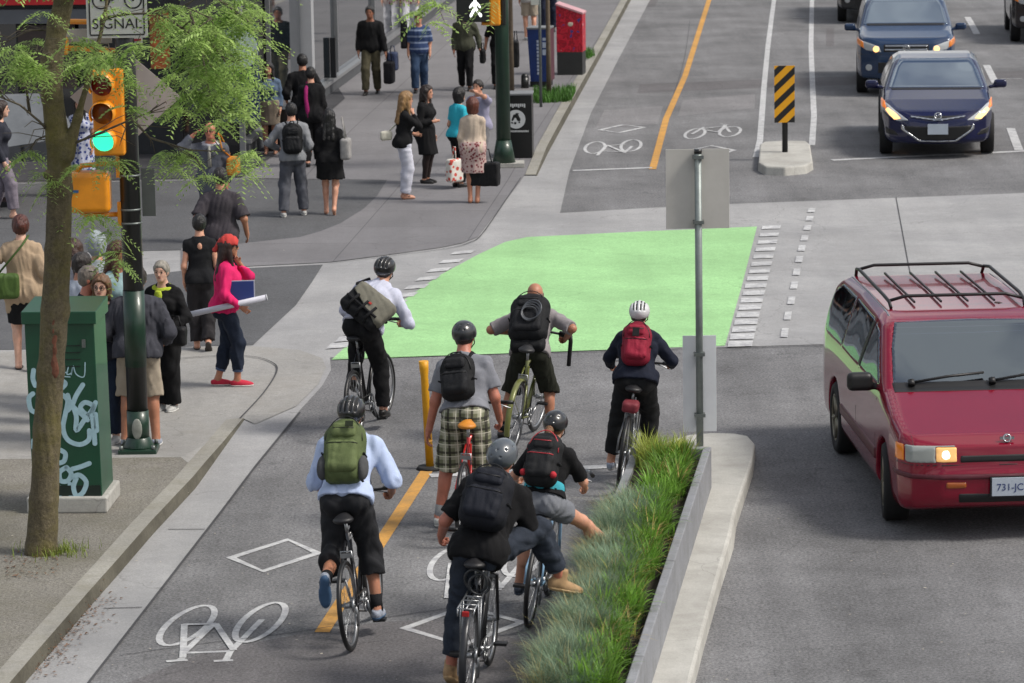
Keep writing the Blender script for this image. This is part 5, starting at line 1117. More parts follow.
# ------------------------------------------------------------------ cars: one smooth body shape, glass and lamps let into it
def poly_sd(px, py, poly):
    """signed distance of points to a closed polygon"""
    P = np.array(poly, float); d = np.full(px.shape, 1e9); ins = np.zeros(px.shape, bool); n = len(P)
    for i in range(n):
        a, b = P[i], P[(i+1) % n]; ex, ey = b-a; wx, wy = px-a[0], py-a[1]; t = np.clip((wx*ex+wy*ey)/(ex*ex+ey*ey+1e-12), 0, 1)
        d = np.minimum(d, (wx-ex*t)**2+(wy-ey*t)**2)
        c = ((a[1] <= py) & (b[1] > py)) | ((b[1] <= py) & (a[1] > py)); xi = a[0]+(py-a[1])/(b[1]-a[1]+1e-12)*ex; ins ^= c & (px < xi)
    return np.where(ins, -1, 1)*np.sqrt(d)
def smax(a, b, k): h = np.maximum(k-np.abs(a-b), 0)/k; return np.maximum(a, b)+h*h*k*.25
class Car:
    def __init__(s, side, plan, sect, arches, ra, k=.12): s.side, s.sect, s.arches, s.ra, s.k = side, sect, arches, ra, k; q = plan[:-1]; s.plan = q+[(-x, y) for x, y in q[::-1] if x > 0]; q = sect; s.sect = [(-x, z) for x, z in q[::-1] if x > 0]+[(x, z) for x, z in q if x > 0]
    def d(s, xs, ys, zs):
        Y, Z = np.meshgrid(ys, zs, indexing='ij'); dS = poly_sd(Y, Z, s.side)
        X, Z2 = np.meshgrid(xs, zs, indexing='ij'); dC = poly_sd(X, Z2, s.sect)
        X3_, Y3 = np.meshgrid(xs, ys, indexing='ij'); dP_ = poly_sd(X3_, Y3, s.plan)
        D = smax(smax(dS[None, :, :], dC[:, None, :], s.k), dP_[:, :, None], s.k)
        for ay in s.arches:
            r = np.sqrt((Y-ay)**2+(Z-s.ra[1])**2)-s.ra[0]; side_ = .52-np.abs(xs)
            D = np.maximum(D, -np.maximum(r[None], side_[:, None, None]))
        return D
    def field(s, lo, hi, h):
        F = Field(lo, hi, h); ax = [F.lo[i]+np.arange(F.n[i])*h for i in range(3)]; F.F = s.d(*ax).astype(np.float32); F.ax = ax; return F
    def patch(s, name, m, parent, lo, hi, region, out=.004, deep=.03, h=.012):
        """a skin let into the body surface: region(X,Y,Z) < 0"""
        F = s.field(lo, hi, h); X, Y, Z = np.meshgrid(*F.ax, indexing='ij'); F.F = np.maximum(np.maximum(F.F-out, -(F.F+deep)), region(X, Y, Z)).astype(np.float32); return F.mesh(name, m, parent, relax=0)
def wheel_car(parent, x, y, r, w, rimcol='#8d8f91', steer=0, spokes=5):
    sg = 1 if x > 0 else -1; c = Vector((x, y, r)); ax = Vector((sg*math.cos(R(steer)), sg*math.sin(R(steer)), 0)); tm = mat('car tyre', '#131314', .8, 0, .15, 20)
    m = MB(); prof = [(-w/2, r*.66), (-w/2, r*.93), (-w*.38, r), (w*.38, r), (w/2, r*.93), (w/2, r*.66)]; n = 40; u = ax.orthogonal().normalized(); v_ = ax.cross(u); V = []
    for i in range(n):
        t = 2*math.pi*i/n
        for o_, rr in prof: V.append(c+ax*o_+(u*math.cos(t)+v_*math.sin(t))*rr)
    k = len(prof); m.add(V, [(i*k+j, ((i+1) % n)*k+j, ((i+1) % n)*k+(j+1) % k, i*k+(j+1) % k) for i in range(n) for j in range(k)], True); t_ = m.build('wheel', tm, parent)
    m = MB(); al = mat('car rim '+rimcol, rimcol, .35, .7, .08, 12); m.torus(c+ax*w*.42, ax, r*.64, r*.045, 36, 6); m.cone(c+ax*w*.1, c+ax*w*.14, r*.62, r*.62, 30)
    for i in range(spokes): a = 2*math.pi*i/spokes; d = u*math.cos(a)+v_*math.sin(a); m.cone(c+ax*w*.34+d*r*.08, c+ax*w*.38+d*r*.62, r*.10, r*.075, 6)
    m.cone(c+ax*w*.3, c+ax*w*.42, r*.14, r*.12, 14); m.build('rim', al, t_); return t_
def mirror(root, x, y, z, m, s=(.09, .06, .075)):
    sg = 1 if x > 0 else -1; F = Field((x-.25, y-.2, z-.2), (x+.25, y+.2, z+.2), .012); F.rbox((x, y, z), s, .045, None, 0); F.rc((x-sg*.05, y, z-.03), (x-sg*.16, y+.02, z-.05), .03, .028, .03); o = F.mesh('mirror', m, root)
    MB().box((x, y-s[1]-.001, z), (s[0]*1.6, .004, s[1]*1.9)).build('mirror_glass', mat('mirror glass', '#5d666d', .05, 1, 0), o)
def quadr(poly, a=0, b=2):
    return lambda X, Y, Z: poly_sd((X, Y, Z)[a], (X, Y, Z)[b], poly)
def glass_car(): return mat('car glass', '#0a0d10', .03, 0, 0, spec=.9, coat=.5)
def wavy(m, sock):
    N, L = m.node_tree.nodes, m.node_tree.links; tc = N.new('ShaderNodeTexCoord'); no = N.new('ShaderNodeTexNoise'); no.inputs['Scale'].default_value = 1.1; no.inputs['Detail'].default_value = 0; L.new(tc.outputs['Object'], no.inputs['Vector'])
    bp = N.new('ShaderNodeBump'); bp.inputs['Strength'].default_value = .3; bp.inputs['Distance'].default_value = .05; L.new(no.outputs['Fac'], bp.inputs['Height']); L.new(bp.outputs[0], sock)
def shade_glass():
    m = mat('car windscreen', '#141c24', .02, 0, .2, 1.5, spec=1., coat=1.); b_ = m.node_tree.nodes['Principled BSDF']; b_.inputs['IOR'].default_value = 2.3; b_.inputs['Specular Tint'].default_value = (.68, .84, 1, 1); wavy(m, b_.inputs['Normal']); return m
def clear_glass():
    if 'see-through glass' in MATS: return MATS['see-through glass']
    m = bpy.data.materials.new('see-through glass'); m.use_nodes = True; N, L = m.node_tree.nodes, m.node_tree.links; N.remove(N['Principled BSDF'])
    t = N.new('ShaderNodeBsdfTransparent'); t.inputs[0].default_value = (.70, .76, .78, 1); g_ = N.new('ShaderNodeBsdfGlossy'); g_.inputs['Roughness'].default_value = .02; g_.inputs['Color'].default_value = (.78, .9, 1, 1); wavy(m, g_.inputs['Normal']); f = N.new('ShaderNodeFresnel'); f.inputs[0].default_value = 2.5
    x = N.new('ShaderNodeMixShader'); L.new(f.outputs[0], x.inputs[0]); L.new(t.outputs[0], x.inputs[1]); L.new(g_.outputs[0], x.inputs[2]); L.new(x.outputs[0], N['Material Output'].inputs['Surface']); MATS['see-through glass'] = m; return m
def lamp(name, col, e=0, rough=.15): return mat(name, col, rough, 0, 0, spec=.6, coat=.5, emit=e)
M_TRIM = mat('black car trim', '#121213', .5, 0, .1, 8)
def paint_car(name, col): 
    m = mat('car paint '+name, col, .22, .08, .04, 2, spec=.15, coat=.8); return m
# ---- red van
def van():
    uf, ub = G(895, 519), G(839, 459); d = (uf-ub); d.z = 0; rz = math.atan2(-d.x, d.y)-R(2.5); M = Matrix.Rotation(rz, 3, 'Z'); loc = uf-M@Vector((.80, 1.50, 0)); loc.z = 0
    o = thing('minivan', 'dark red minivan with a black roof rack and one lit headlamp, turning near the planter', 'minivan', loc, rz); pm = paint_car('wine red', '#780824'); H_ = .02
    side = [(2.40, .30), (2.47, .36), (2.48, .56), (2.42, .62), (2.38, .80), (2.22, .87), (1.75, .98), (1.28, 1.09), (.42, 1.53), (.10, 1.60), (-1.0, 1.62), (-1.95, 1.585), (-2.22, 1.48), (-2.38, 1.05), (-2.43, .62), (-2.40, .30), (-2.2, .22), (2.2, .22)]
    plan = [(0, 2.475), (.55, 2.44), (.80, 2.34), (.90, 2.15), (.93, 1.8), (.935, -2.0), (.88, -2.33), (.7, -2.42), (0, -2.44), (-.1, 0)]
    sect = [(-.2, .2), (.88, .20), (.925, .35), (.94, .60), (.92, .95), (.885, 1.06), (.745, 1.52), (.66, 1.60), (-.2, 1.64)]
    c = Car(side, plan, sect, (1.50, -1.35), (.385, .33), .10); F = c.field((-1.02, -2.55, .1), (1.02, 2.6, 1.8), H_); X, Y, Z = np.meshgrid(*F.ax, indexing='ij')
    wsp = [(-.775, 1.115), (.775, 1.115), (.71, 1.36), (.635, 1.525), (-.635, 1.525), (-.71, 1.36)]; D0 = F.F.copy(); room = np.maximum(np.maximum(D0+.055, .62-Z), Y-1.25); room = np.maximum(room, -2.3-Y)
    cutw = np.maximum(poly_sd(X, Z, wsp)+.012, .34-Y)
    for g_ in ([(1.05, 1.09), (.40, 1.45), (.18, 1.48), (.02, 1.07)], [(-.08, 1.07), (.06, 1.49), (-.98, 1.515), (-1.05, 1.06)], [(-1.10, 1.06), (-1.03, 1.515), (-1.85, 1.51), (-2.14, 1.40), (-2.20, 1.10), (-2.05, 1.04)]): cutw = np.minimum(cutw, np.maximum(poly_sd(Y, Z, g_)+.012, .5-np.abs(X)))
    F.F = np.maximum(np.maximum(D0, -room), -cutw).astype(np.float32); bd = F.mesh('body', pm, o, relax=1)
    sm_ = mat('car seat cloth', '#4a4546', .9, 0, .1, 8)
    for x, y in ((-.40, -.05), (.40, -.05), (-.40, -1.0), (.40, -1.0)):
        F = Field((x-.4, y-.5, .4), (x+.4, y+.5, 1.6), .02); F.rbox((x, y+.05, .68), (.25, .25, .09), .06, None, .03); F.rbox((x, y-.22, 1.0), (.24, .075, .30), .06, None, .03); F.rbox((x, y-.26, 1.36), (.13, .05, .09), .04, None, .02); F.mesh('seat', sm_, o)
    MB().box((0, 1.02, .90), (1.5, .42, .22)).build('dashboard', M_TRIM, o, bevel=.04); MB().torus((-.40, .62, 1.0), (0, 1, .55), .18, .016, 28, 6).build('steering_wheel', M_TRIM, o)
    MB().box((0, .40, 1.46), (.22, .03, .06)).build('inside_mirror', M_TRIM, o)
    P = lambda n, m, lo, hi, rg, **k: c.patch(n, m, o, lo, hi, rg, **k)
    ws = clear_glass()
    P('windshield', ws, (-.95, .2, 1.0), (.95, 1.5, 1.72), lambda X, Y, Z: np.maximum(poly_sd(np.abs(X), Z, [(-.5, 1.115), (.775, 1.115), (.71, 1.36), (.635, 1.525), (-.5, 1.54)]), .32-Y))
    gl = clear_glass()
    for sg in (1, -1):
        side_only = lambda X: .5-X*sg
        lo, hi = ((.45, -2.6, .9), (1.05, 1.4, 1.75)) if sg > 0 else ((-1.05, -2.6, .9), (-.45, 1.4, 1.75))
        P('front_window', gl, lo, hi, lambda X, Y, Z: np.maximum(poly_sd(Y, Z, [(1.05, 1.09), (.40, 1.45), (.18, 1.48), (.02, 1.07)]), side_only(X)))
        P('sliding_window', gl, lo, hi, lambda X, Y, Z: np.maximum(poly_sd(Y, Z, [(-.08, 1.07), (.06, 1.49), (-.98, 1.515), (-1.05, 1.06)]), side_only(X)), out=.003)
        P('quarter_window', gl, lo, hi, lambda X, Y, Z: np.maximum(poly_sd(Y, Z, [(-1.10, 1.06), (-1.03, 1.515), (-1.85, 1.51), (-2.14, 1.40), (-2.20, 1.10), (-2.05, 1.04)]), side_only(X)))
        P('pillar_trim', M_TRIM, lo, hi, lambda X, Y, Z: np.maximum(poly_sd(Y, Z, [(.02, 1.06), (.16, 1.49), (.06, 1.49), (-.08, 1.06)]), side_only(X)), out=.008)
        P('side_moulding', mat('wine moulding', '#4d0e1d', .4), lo[:2]+(.2,), hi[:2]+(1.0,), lambda X, Y, Z: np.maximum(np.maximum(np.abs(Z-.50)-.05, np.abs(Y-.08)-1.02), side_only(X)), out=.014)
        P('door_handle', pm, lo[:2]+(.7,), hi[:2]+(1.1,), lambda X, Y, Z: np.maximum(np.maximum(np.abs(Z-.93)-.018, np.abs(Y-.12)-.07), side_only(X)), out=.02)
        for yy in (1.08, -.03): P('door_gap', M_TRIM, lo[:2]+(.25,), hi[:2]+(1.1,), lambda X, Y, Z: np.maximum(np.maximum(np.abs(Y-yy)-.007, np.abs(Z-.66)-.40), side_only(X)), out=.002, h=.014)
        # lamps
        l2, h2 = ((.3, 1.9, .5), (1.0, 2.6, 1.0)) if sg > 0 else ((-1.0, 1.9, .5), (-.3, 2.6, 1.0))
        P('headlight', lamp('headlamp lit', '#e0ab68', .45), l2, h2, lambda X, Y, Z: np.maximum(np.maximum(np.abs(np.abs(X)-.515)-.085, np.abs(Z-.735)-.062), side_only(X)+(-.2)), out=.008)
        P('headlight', lamp('headlamp clear', '#8f938f', 0, .1), l2, h2, lambda X, Y, Z: np.maximum(np.maximum(np.maximum(np.abs(Z-.738)-.07, .435-X*sg), X*sg-.84), -(np.maximum(np.abs(np.abs(X)-.515)-.086, np.abs(Z-.735)-.063))), out=.006)
        P('indicator', lamp('indicator amber', '#c9701a', .15), l2, h2, lambda X, Y, Z: np.maximum(np.maximum(np.abs(Z-.738)-.068, .845-X*sg), 2.08-Y), out=.007)
        P('bumper_indicator', lamp('indicator amber dark', '#9c4f12', 0), l2[:2]+(.3,), h2, lambda X, Y, Z: np.maximum(np.abs(np.abs(X)-.44)-.085, np.abs(Z-.485)-.028)+0*Y, out=.008)
    fr = lambda rg, **k: None
    lo, hi = (-.95, 1.9, .15), (.95, 2.65, 1.05)
    P('grille', mat('grille black', '#0b0b0c', .5), lo, hi, lambda X, Y, Z: np.maximum(np.abs(X)-.40, np.abs(Z-.700)-.030), out=.006); P('bumper_gap', M_TRIM, lo, hi, lambda X, Y, Z: np.maximum(np.maximum(np.abs(Z-.648)-.010, np.abs(X)-.9), 1.95-Y), out=.003); P('bumper_strip', mat('wine moulding', '#4d0e1d', .4), lo, hi, lambda X, Y, Z: np.maximum(np.maximum(np.abs(Z-.555)-.022, np.abs(X)-.9), 2.0-Y), out=.012)
    P('lower_intake', mat('grille black', '#0b0b0c', .5), lo, hi, lambda X, Y, Z: np.maximum(np.abs(X)-.42, np.abs(Z-.375)-.042), out=.004)
    P('cowl', M_TRIM, (-.9, .9, 1.0), (.9, 1.6, 1.25), lambda X, Y, Z: np.maximum(np.abs(X)-.78, np.abs(Y-1.27)-.075), out=.006)
    for sg in (1, -1): P('bonnet_gap', M_TRIM, (-.95, 1.2, .7), (.95, 2.5, 1.2), lambda X, Y, Z: np.maximum(np.maximum(np.abs(X*sg-(.80-.02*(Y-1.2)))-.006, .80-Z), 1.28-Y), out=.002)
    bp = MB().box((0, 2.488, .475), (.305, .012, .155)).build('licence_plate', mat('plate white', '#aab3bd', .4, 0, .04), o, bevel=.002); text_mesh('plate_text', '731-JC', .082, face_M((0.0, 2.4955, .47), (-1, 0, 0), (0, 0, 1)), mat('plate blue', '#2c3a6b', .5, 0, 0), bp, .002)
    MB().box((0, 2.480, .475), (.335, .012, .175)).build('plate_frame', M_TRIM, o)
    em = MB(); em.box((0, 2.335, .855), (.12, .02, .022)); em.torus((0, 2.34, .855), (0, 1, .25), .03, .008, 20, 6); em.build('emblem', mat('chrome', '#b6b8ba', .15, 1, 0), o)
    for sg in (1, -1):
        mirror(o, sg*1.02, .93, 1.10, M_TRIM, (.11, .06, .08)); wheel_car(o, sg*.80, 1.50, .335, .215, '#7f7a6c', steer=-6); wheel_car(o, sg*.80, -1.35, .335, .215, '#7f7a6c')
    w = MB()
    for x0, x1 in ((.62, -.02), (-.08, -.66)):
        a, b = Vector((x0, 1.235, 1.135)), Vector((x1, 1.165, 1.195)); w.tube([a, (a+b)/2+Vector((0, .01, .012)), b], .012, 6); w.cone(a+Vector((0, .03, -.02)), a+Vector((0, 0, .02)), .03)
    w.build('wiper', M_TRIM, o)
    rk = MB(); zr = 1.650
    for sg in (1, -1): rk.tube([(sg*.60, .02, 1.585), (sg*.605, -.05, zr-.02), (sg*.615, -.3, zr), (sg*.615, -1.75, zr+.01), (sg*.605, -1.98, zr-.02), (sg*.60, -2.06, 1.55)], .016)
    for y in (-.10, -1.93): rk.tube([(-.60, y, zr-.02), (-.45, y, zr+.02), (.45, y, zr+.02), (.60, y, zr-.02)], .015)
    rk.build('roof_rack', M_TRIM, o)
    m = MB()
    for x in (-.36, -.12, .12, .36): MB().box((x, -1.0, 1.604), (.015, 1.70, .018)).build('roof_slat', M_TRIM, o)
    for sg in (1, -1): P('roof_side_stripe', mat('roof gutter', '#8d8f96', .3, .5), (-1, -2.2, 1.45), (1, .4, 1.75), lambda X, Y, Z: np.maximum(np.abs(X*sg-.655)-.010, np.abs(Y+.85)-1.1), out=.004)
    for sg in (1, -1): P('headlamp_bulb', lamp('headlamp core', '#fff0c8', 1.6), (-1, 1.9, .5), (1, 2.6, 1.0), lambda X, Y, Z: np.maximum(np.sqrt((X*sg-.52)**2+(Z-.735)**2)-.04, 2.0-Y), out=.012)
    return o
VAN = van()
# ---- saloon facing us at the stop line
SEDAN = dict(side=[(2.20, .22), (2.26, .28), (2.28, .50), (2.22, .62), (2.06, .73), (1.6, .86), (1.12, .97), (.18, 1.375), (-.25, 1.43), (-.75, 1.425), (-1.25, 1.32), (-1.85, 1.06), (-2.20, 1.00), (-2.27, .75), (-2.26, .35), (-2.1, .22)],
             plan=[(0, 2.29), (.45, 2.22), (.74, 2.02), (.86, 1.65), (.885, 1.2), (.89, -1.6), (.82, -2.1), (.6, -2.26), (0, -2.28), (-.1, 0)],
             sect=[(-.2, .16), (.82, .18), (.87, .3), (.89, .6), (.87, .84), (.83, .93), (.66, 1.32), (.56, 1.42), (-.2, 1.46)])
SUV = dict(side=[(2.22, .30), (2.30, .40), (2.30, .70), (2.25, .95), (2.10, 1.04), (1.6, 1.12), (1.15, 1.18), (.42, 1.60), (.1, 1.66), (-1.2, 1.69), (-1.9, 1.62), (-2.1, 1.45), (-2.28, 1.05), (-2.30, .5), (-2.2, .30)],
           plan=[(0, 2.31), (.5, 2.26), (.80, 2.10), (.89, 1.8), (.91, 1.3), (.91, -1.9), (.85, -2.2), (.6, -2.30), (0, -2.31), (-.1, 0)],
           sect=[(-.2, .25), (.84, .26), (.90, .4), (.915, .7), (.90, .98), (.86, 1.08), (.72, 1.55), (.62, 1.67), (-.2, 1.71)])
def car(label, contact, col, shape, kind, nm='parked_car', cname=None, wb=(1.38, -1.32), lights=True, face=True, cat='car', rz=None, name='car'):
    o_loc = G(*contact); rz = R(180-HEAD-.5) if rz is None else rz
    M = Matrix.Rotation(rz, 3, 'Z'); tr_ = .78; loc = o_loc-M@Vector((tr_, wb[0], 0)); loc.z = 0
    o = thing(name, label, cat, loc, rz, 'cars waiting on the far street'); pm = paint_car(cname or col, col); suv = shape is SUV
    c = Car(shape['side'], shape['plan'], shape['sect'], wb, ((.40 if suv else .365), (.35 if suv else .32)), .12); F = c.field((-1.02, -2.45, .1), (1.02, 2.45, 1.8), .022); F.mesh('body', pm, o)
    P = lambda n, m, lo, hi, rg, **k: c.patch(n, m, o, lo, hi, rg, **k); ws, gl = shade_glass(), glass_car(); zt = .12 if not suv else .24
    if suv: wp, yb = [(-.5, 1.205), (.76, 1.20), (.70, 1.42), (.60, 1.60), (-.5, 1.615)], .35
    else: wp, yb = [(-.5, .995), (.74, .985), (.66, 1.20), (.56, 1.355), (-.5, 1.375)], .10
    P('windshield', ws, (-.95, 0, .9), (.95, 1.4, 1.72), lambda X, Y, Z: np.maximum(poly_sd(np.abs(X), Z, wp), yb-Y), h=.014)
    P('wipers', M_TRIM, (-.9, .9, .85), (.9, 1.4, 1.3), lambda X, Y, Z: np.maximum(np.abs(X)-.70, np.abs(Y-(1.12 if not suv else 1.13))-.03), out=.010, h=.014)
    for sg in (1, -1):
        so = lambda X: .5-X*sg; lo, hi = ((.45, -2.3, .85), (1.05, 1.3, 1.75)) if sg > 0 else ((-1.05, -2.3, .85), (-.45, 1.3, 1.75))
        if suv: gs = ([(.98, 1.14), (.42, 1.50), (.1, 1.55), (.0, 1.12)], [(-.08, 1.12), (0, 1.55), (-.95, 1.57), (-1.0, 1.13)], [(-1.1, 1.14), (-1.05, 1.56), (-1.75, 1.52), (-2.0, 1.2)])
        else: gs = ([(.95, .96), (.2, 1.29), (-.1, 1.34), (-.12, .95)], [(-.2, .95), (-.18, 1.34), (-.8, 1.33), (-1.3, 1.18), (-1.35, 1.0)])
        for g_ in gs: P('side_window', gl, lo, hi, lambda X, Y, Z: np.maximum(poly_sd(Y, Z, g_), so(X)), h=.014)
        zl = .98 if suv else .90; mirror(o, sg*1.0, .82 if not suv else .86, zl+.15 if suv else zl+.12, pm, (.10, .055, .065))
        wheel_car(o, sg*.78, wb[0], .35 if suv else .32, .2, '#8d8f91'); wheel_car(o, sg*.78, wb[1], .35 if suv else .32, .2, '#8d8f91')
        if not face: continue
        l2, h2 = ((.25, 1.2, .4), (1.0, 2.4, 1.1)) if sg > 0 else ((-1.0, 1.2, .4), (-.25, 2.4, 1.1))
        if suv:
            P('headlight', lamp('headlamp glass', '#a9adae', 0, .1), l2, h2, lambda X, Y, Z: np.maximum(poly_sd(np.abs(X), Z, [(.44, .80), (.70, .82), (.86, .93), (.86, 1.02), (.48, .90)]), 1.7-Y)); P('headlamp_bulb', lamp('headlamp bright', '#ffc078', 1.5), l2, h2, lambda X, Y, Z: np.maximum(np.sqrt((np.abs(X)-.535)**2+(Z-.85)**2)-.055, 1.7-Y), out=.012); P('indicator', lamp('indicator amber', '#c9701a', .15), l2, h2, lambda X, Y, Z: np.maximum(np.maximum(poly_sd(np.abs(X), Z, [(.74, .86), (.88, .92), (.88, 1.03), (.76, .98)]), 1.6-Y), -9), out=.009)
            P('fog_lamp', lamp('headlamp glass', '#a9adae'), l2[:2]+(.3,), h2, lambda X, Y, Z: np.maximum(np.sqrt((np.abs(X)-.66)**2+(Z-.52)**2)-.06, 1.8-Y), out=.008)
        else:
            P('headlight', lamp('headlamp glass', '#a9adae', 0, .1), l2, h2, lambda X, Y, Z: np.maximum(poly_sd(np.abs(X), Z, [(.44, .60), (.62, .58), (.84, .72), (.86, .86), (.74, .80)]), 1.35-Y)); P('headlamp_bulb', lamp('headlamp bright', '#ffc078', 1.5), l2, h2, lambda X, Y, Z: np.maximum(poly_sd(np.abs(X), Z, [(.56, .62), (.66, .60), (.80, .73), (.76, .77), (.64, .70)]), 1.35-Y), out=.012); P('indicator', lamp('indicator orange', '#d9731c', .5), l2, h2, lambda X, Y, Z: np.maximum(poly_sd(np.abs(X), Z, [(.78, .74), (.88, .76), (.88, .86), (.80, .84)]), 1.2-Y), out=.011)
            P('fog_lamp', M_TRIM, l2[:2]+(.2,), h2, lambda X, Y, Z: np.maximum(poly_sd(np.abs(X), Z, [(.58, .36), (.78, .38), (.80, .48), (.66, .44)]), 1.6-Y), out=.006)
    lo, hi = (-.98, 1.3, .12), (.98, 2.5, 1.15); gb = mat('grille black', '#0b0b0c', .5); chm = mat('chrome', '#b6b8ba', .15, 1, 0)
    if face and suv:
        P('grille', gb, lo, hi, lambda X, Y, Z: np.maximum(np.maximum(np.abs(X)-.40, np.abs(Z-.865)-.07), 2-Y), out=.005)
        for z in (.905, .84): P('grille_bar', chm, lo, hi, lambda X, Y, Z: np.maximum(np.maximum(np.abs(X)-.38, np.abs(Z-z)-.016), 2-Y), out=.02)
        m = MB(); m.torus((0, 2.325, .87), (0, 1, 0), .055, .012, 20, 6); m.torus((0, 2.325, .87), (0, 1, 0), .028, .009, 16, 6); m.build('emblem', chm, o)
        P('lower_intake', gb, lo, hi, lambda X, Y, Z: np.maximum(np.maximum(np.abs(X)-.5, np.abs(Z-.52)-.10), 2-Y), out=.005); P('bumper_gap', M_TRIM, lo, hi, lambda X, Y, Z: np.maximum(np.maximum(np.abs(Z-.755)-.010, np.abs(X)-.85), 1.9-Y), out=.003)
        bp = MB().box((0, 2.32, .66), (.30, .012, .15)).build('licence_plate', mat('plate white', '#aab3bd', .4), o)
    elif face:
        P('grille', gb, lo, hi, lambda X, Y, Z: np.maximum(poly_sd(np.abs(X), Z, [(-.2, .61), (.40, .645), (.40, .665), (-.2, .665)]), 1.9-Y), out=.006); P('grille_bar', chm, lo, hi, lambda X, Y, Z: np.maximum(poly_sd(np.abs(X), Z, [(-.2, .60), (.08, .60), (.42, .65), (.42, .672), (.10, .63), (-.2, .63)]), 1.9-Y), out=.014)
        P('lower_intake', gb, lo, hi, lambda X, Y, Z: np.maximum(poly_sd(np.abs(X), Z, [(-.2, .30), (.28, .30), (.50, .44), (.52, .52), (-.2, .50)]), 1.8-Y), out=.005); P('intake_trim', chm, lo, hi, lambda X, Y, Z: np.maximum(poly_sd(np.abs(X), Z, [(-.2, .265), (.28, .27), (.56, .46), (.56, .54), (.53, .54), (.50, .46), (.26, .295), (-.2, .29)]), 1.75-Y), out=.014)
        m = MB(); m.torus((0, 2.275, .675), (0, 1, .4), .05, .010, 20, 6); m.tube([(-.025, 2.28, .65), (-.012, 2.285, .70)], .007, 6); m.tube([(.025, 2.28, .70), (.012, 2.285, .65)], .007, 6); m.build('emblem', chm, o)
        bp = MB().box((0, 2.305, .475), (.31, .012, .16)).build('licence_plate', mat('plate white', '#aab3bd', .4), o)
    if face:
        for sg in (1, -1): P('bonnet_gap', M_TRIM, lo[:2]+(.6,), hi[:2]+(1.25,), lambda X, Y, Z: np.maximum(np.maximum(np.abs(X*sg-(.70-.16*(Y-1.1)))-.007, 1.15-Y), Y-2.05), out=.002, h=.014)
    return o
car('dark navy saloon with lit headlamps stopped at the white line', (886, 153), '#0a1038', SEDAN, 'sedan', cname='navy')
car('blue grey off-roader with a chrome twin-bar grille behind the navy saloon', (862, 92), '#1e3350', SUV, 'suv', cname='slate blue')
car('dark grey car mostly hidden behind the blue grey off-roader', (842, 21), '#26282b', SUV, 'suv', cname='graphite')
car('dark car cut off by the right edge in the far lane', (1015, 41), '#221f22', SUV, 'suv', cname='black plum')
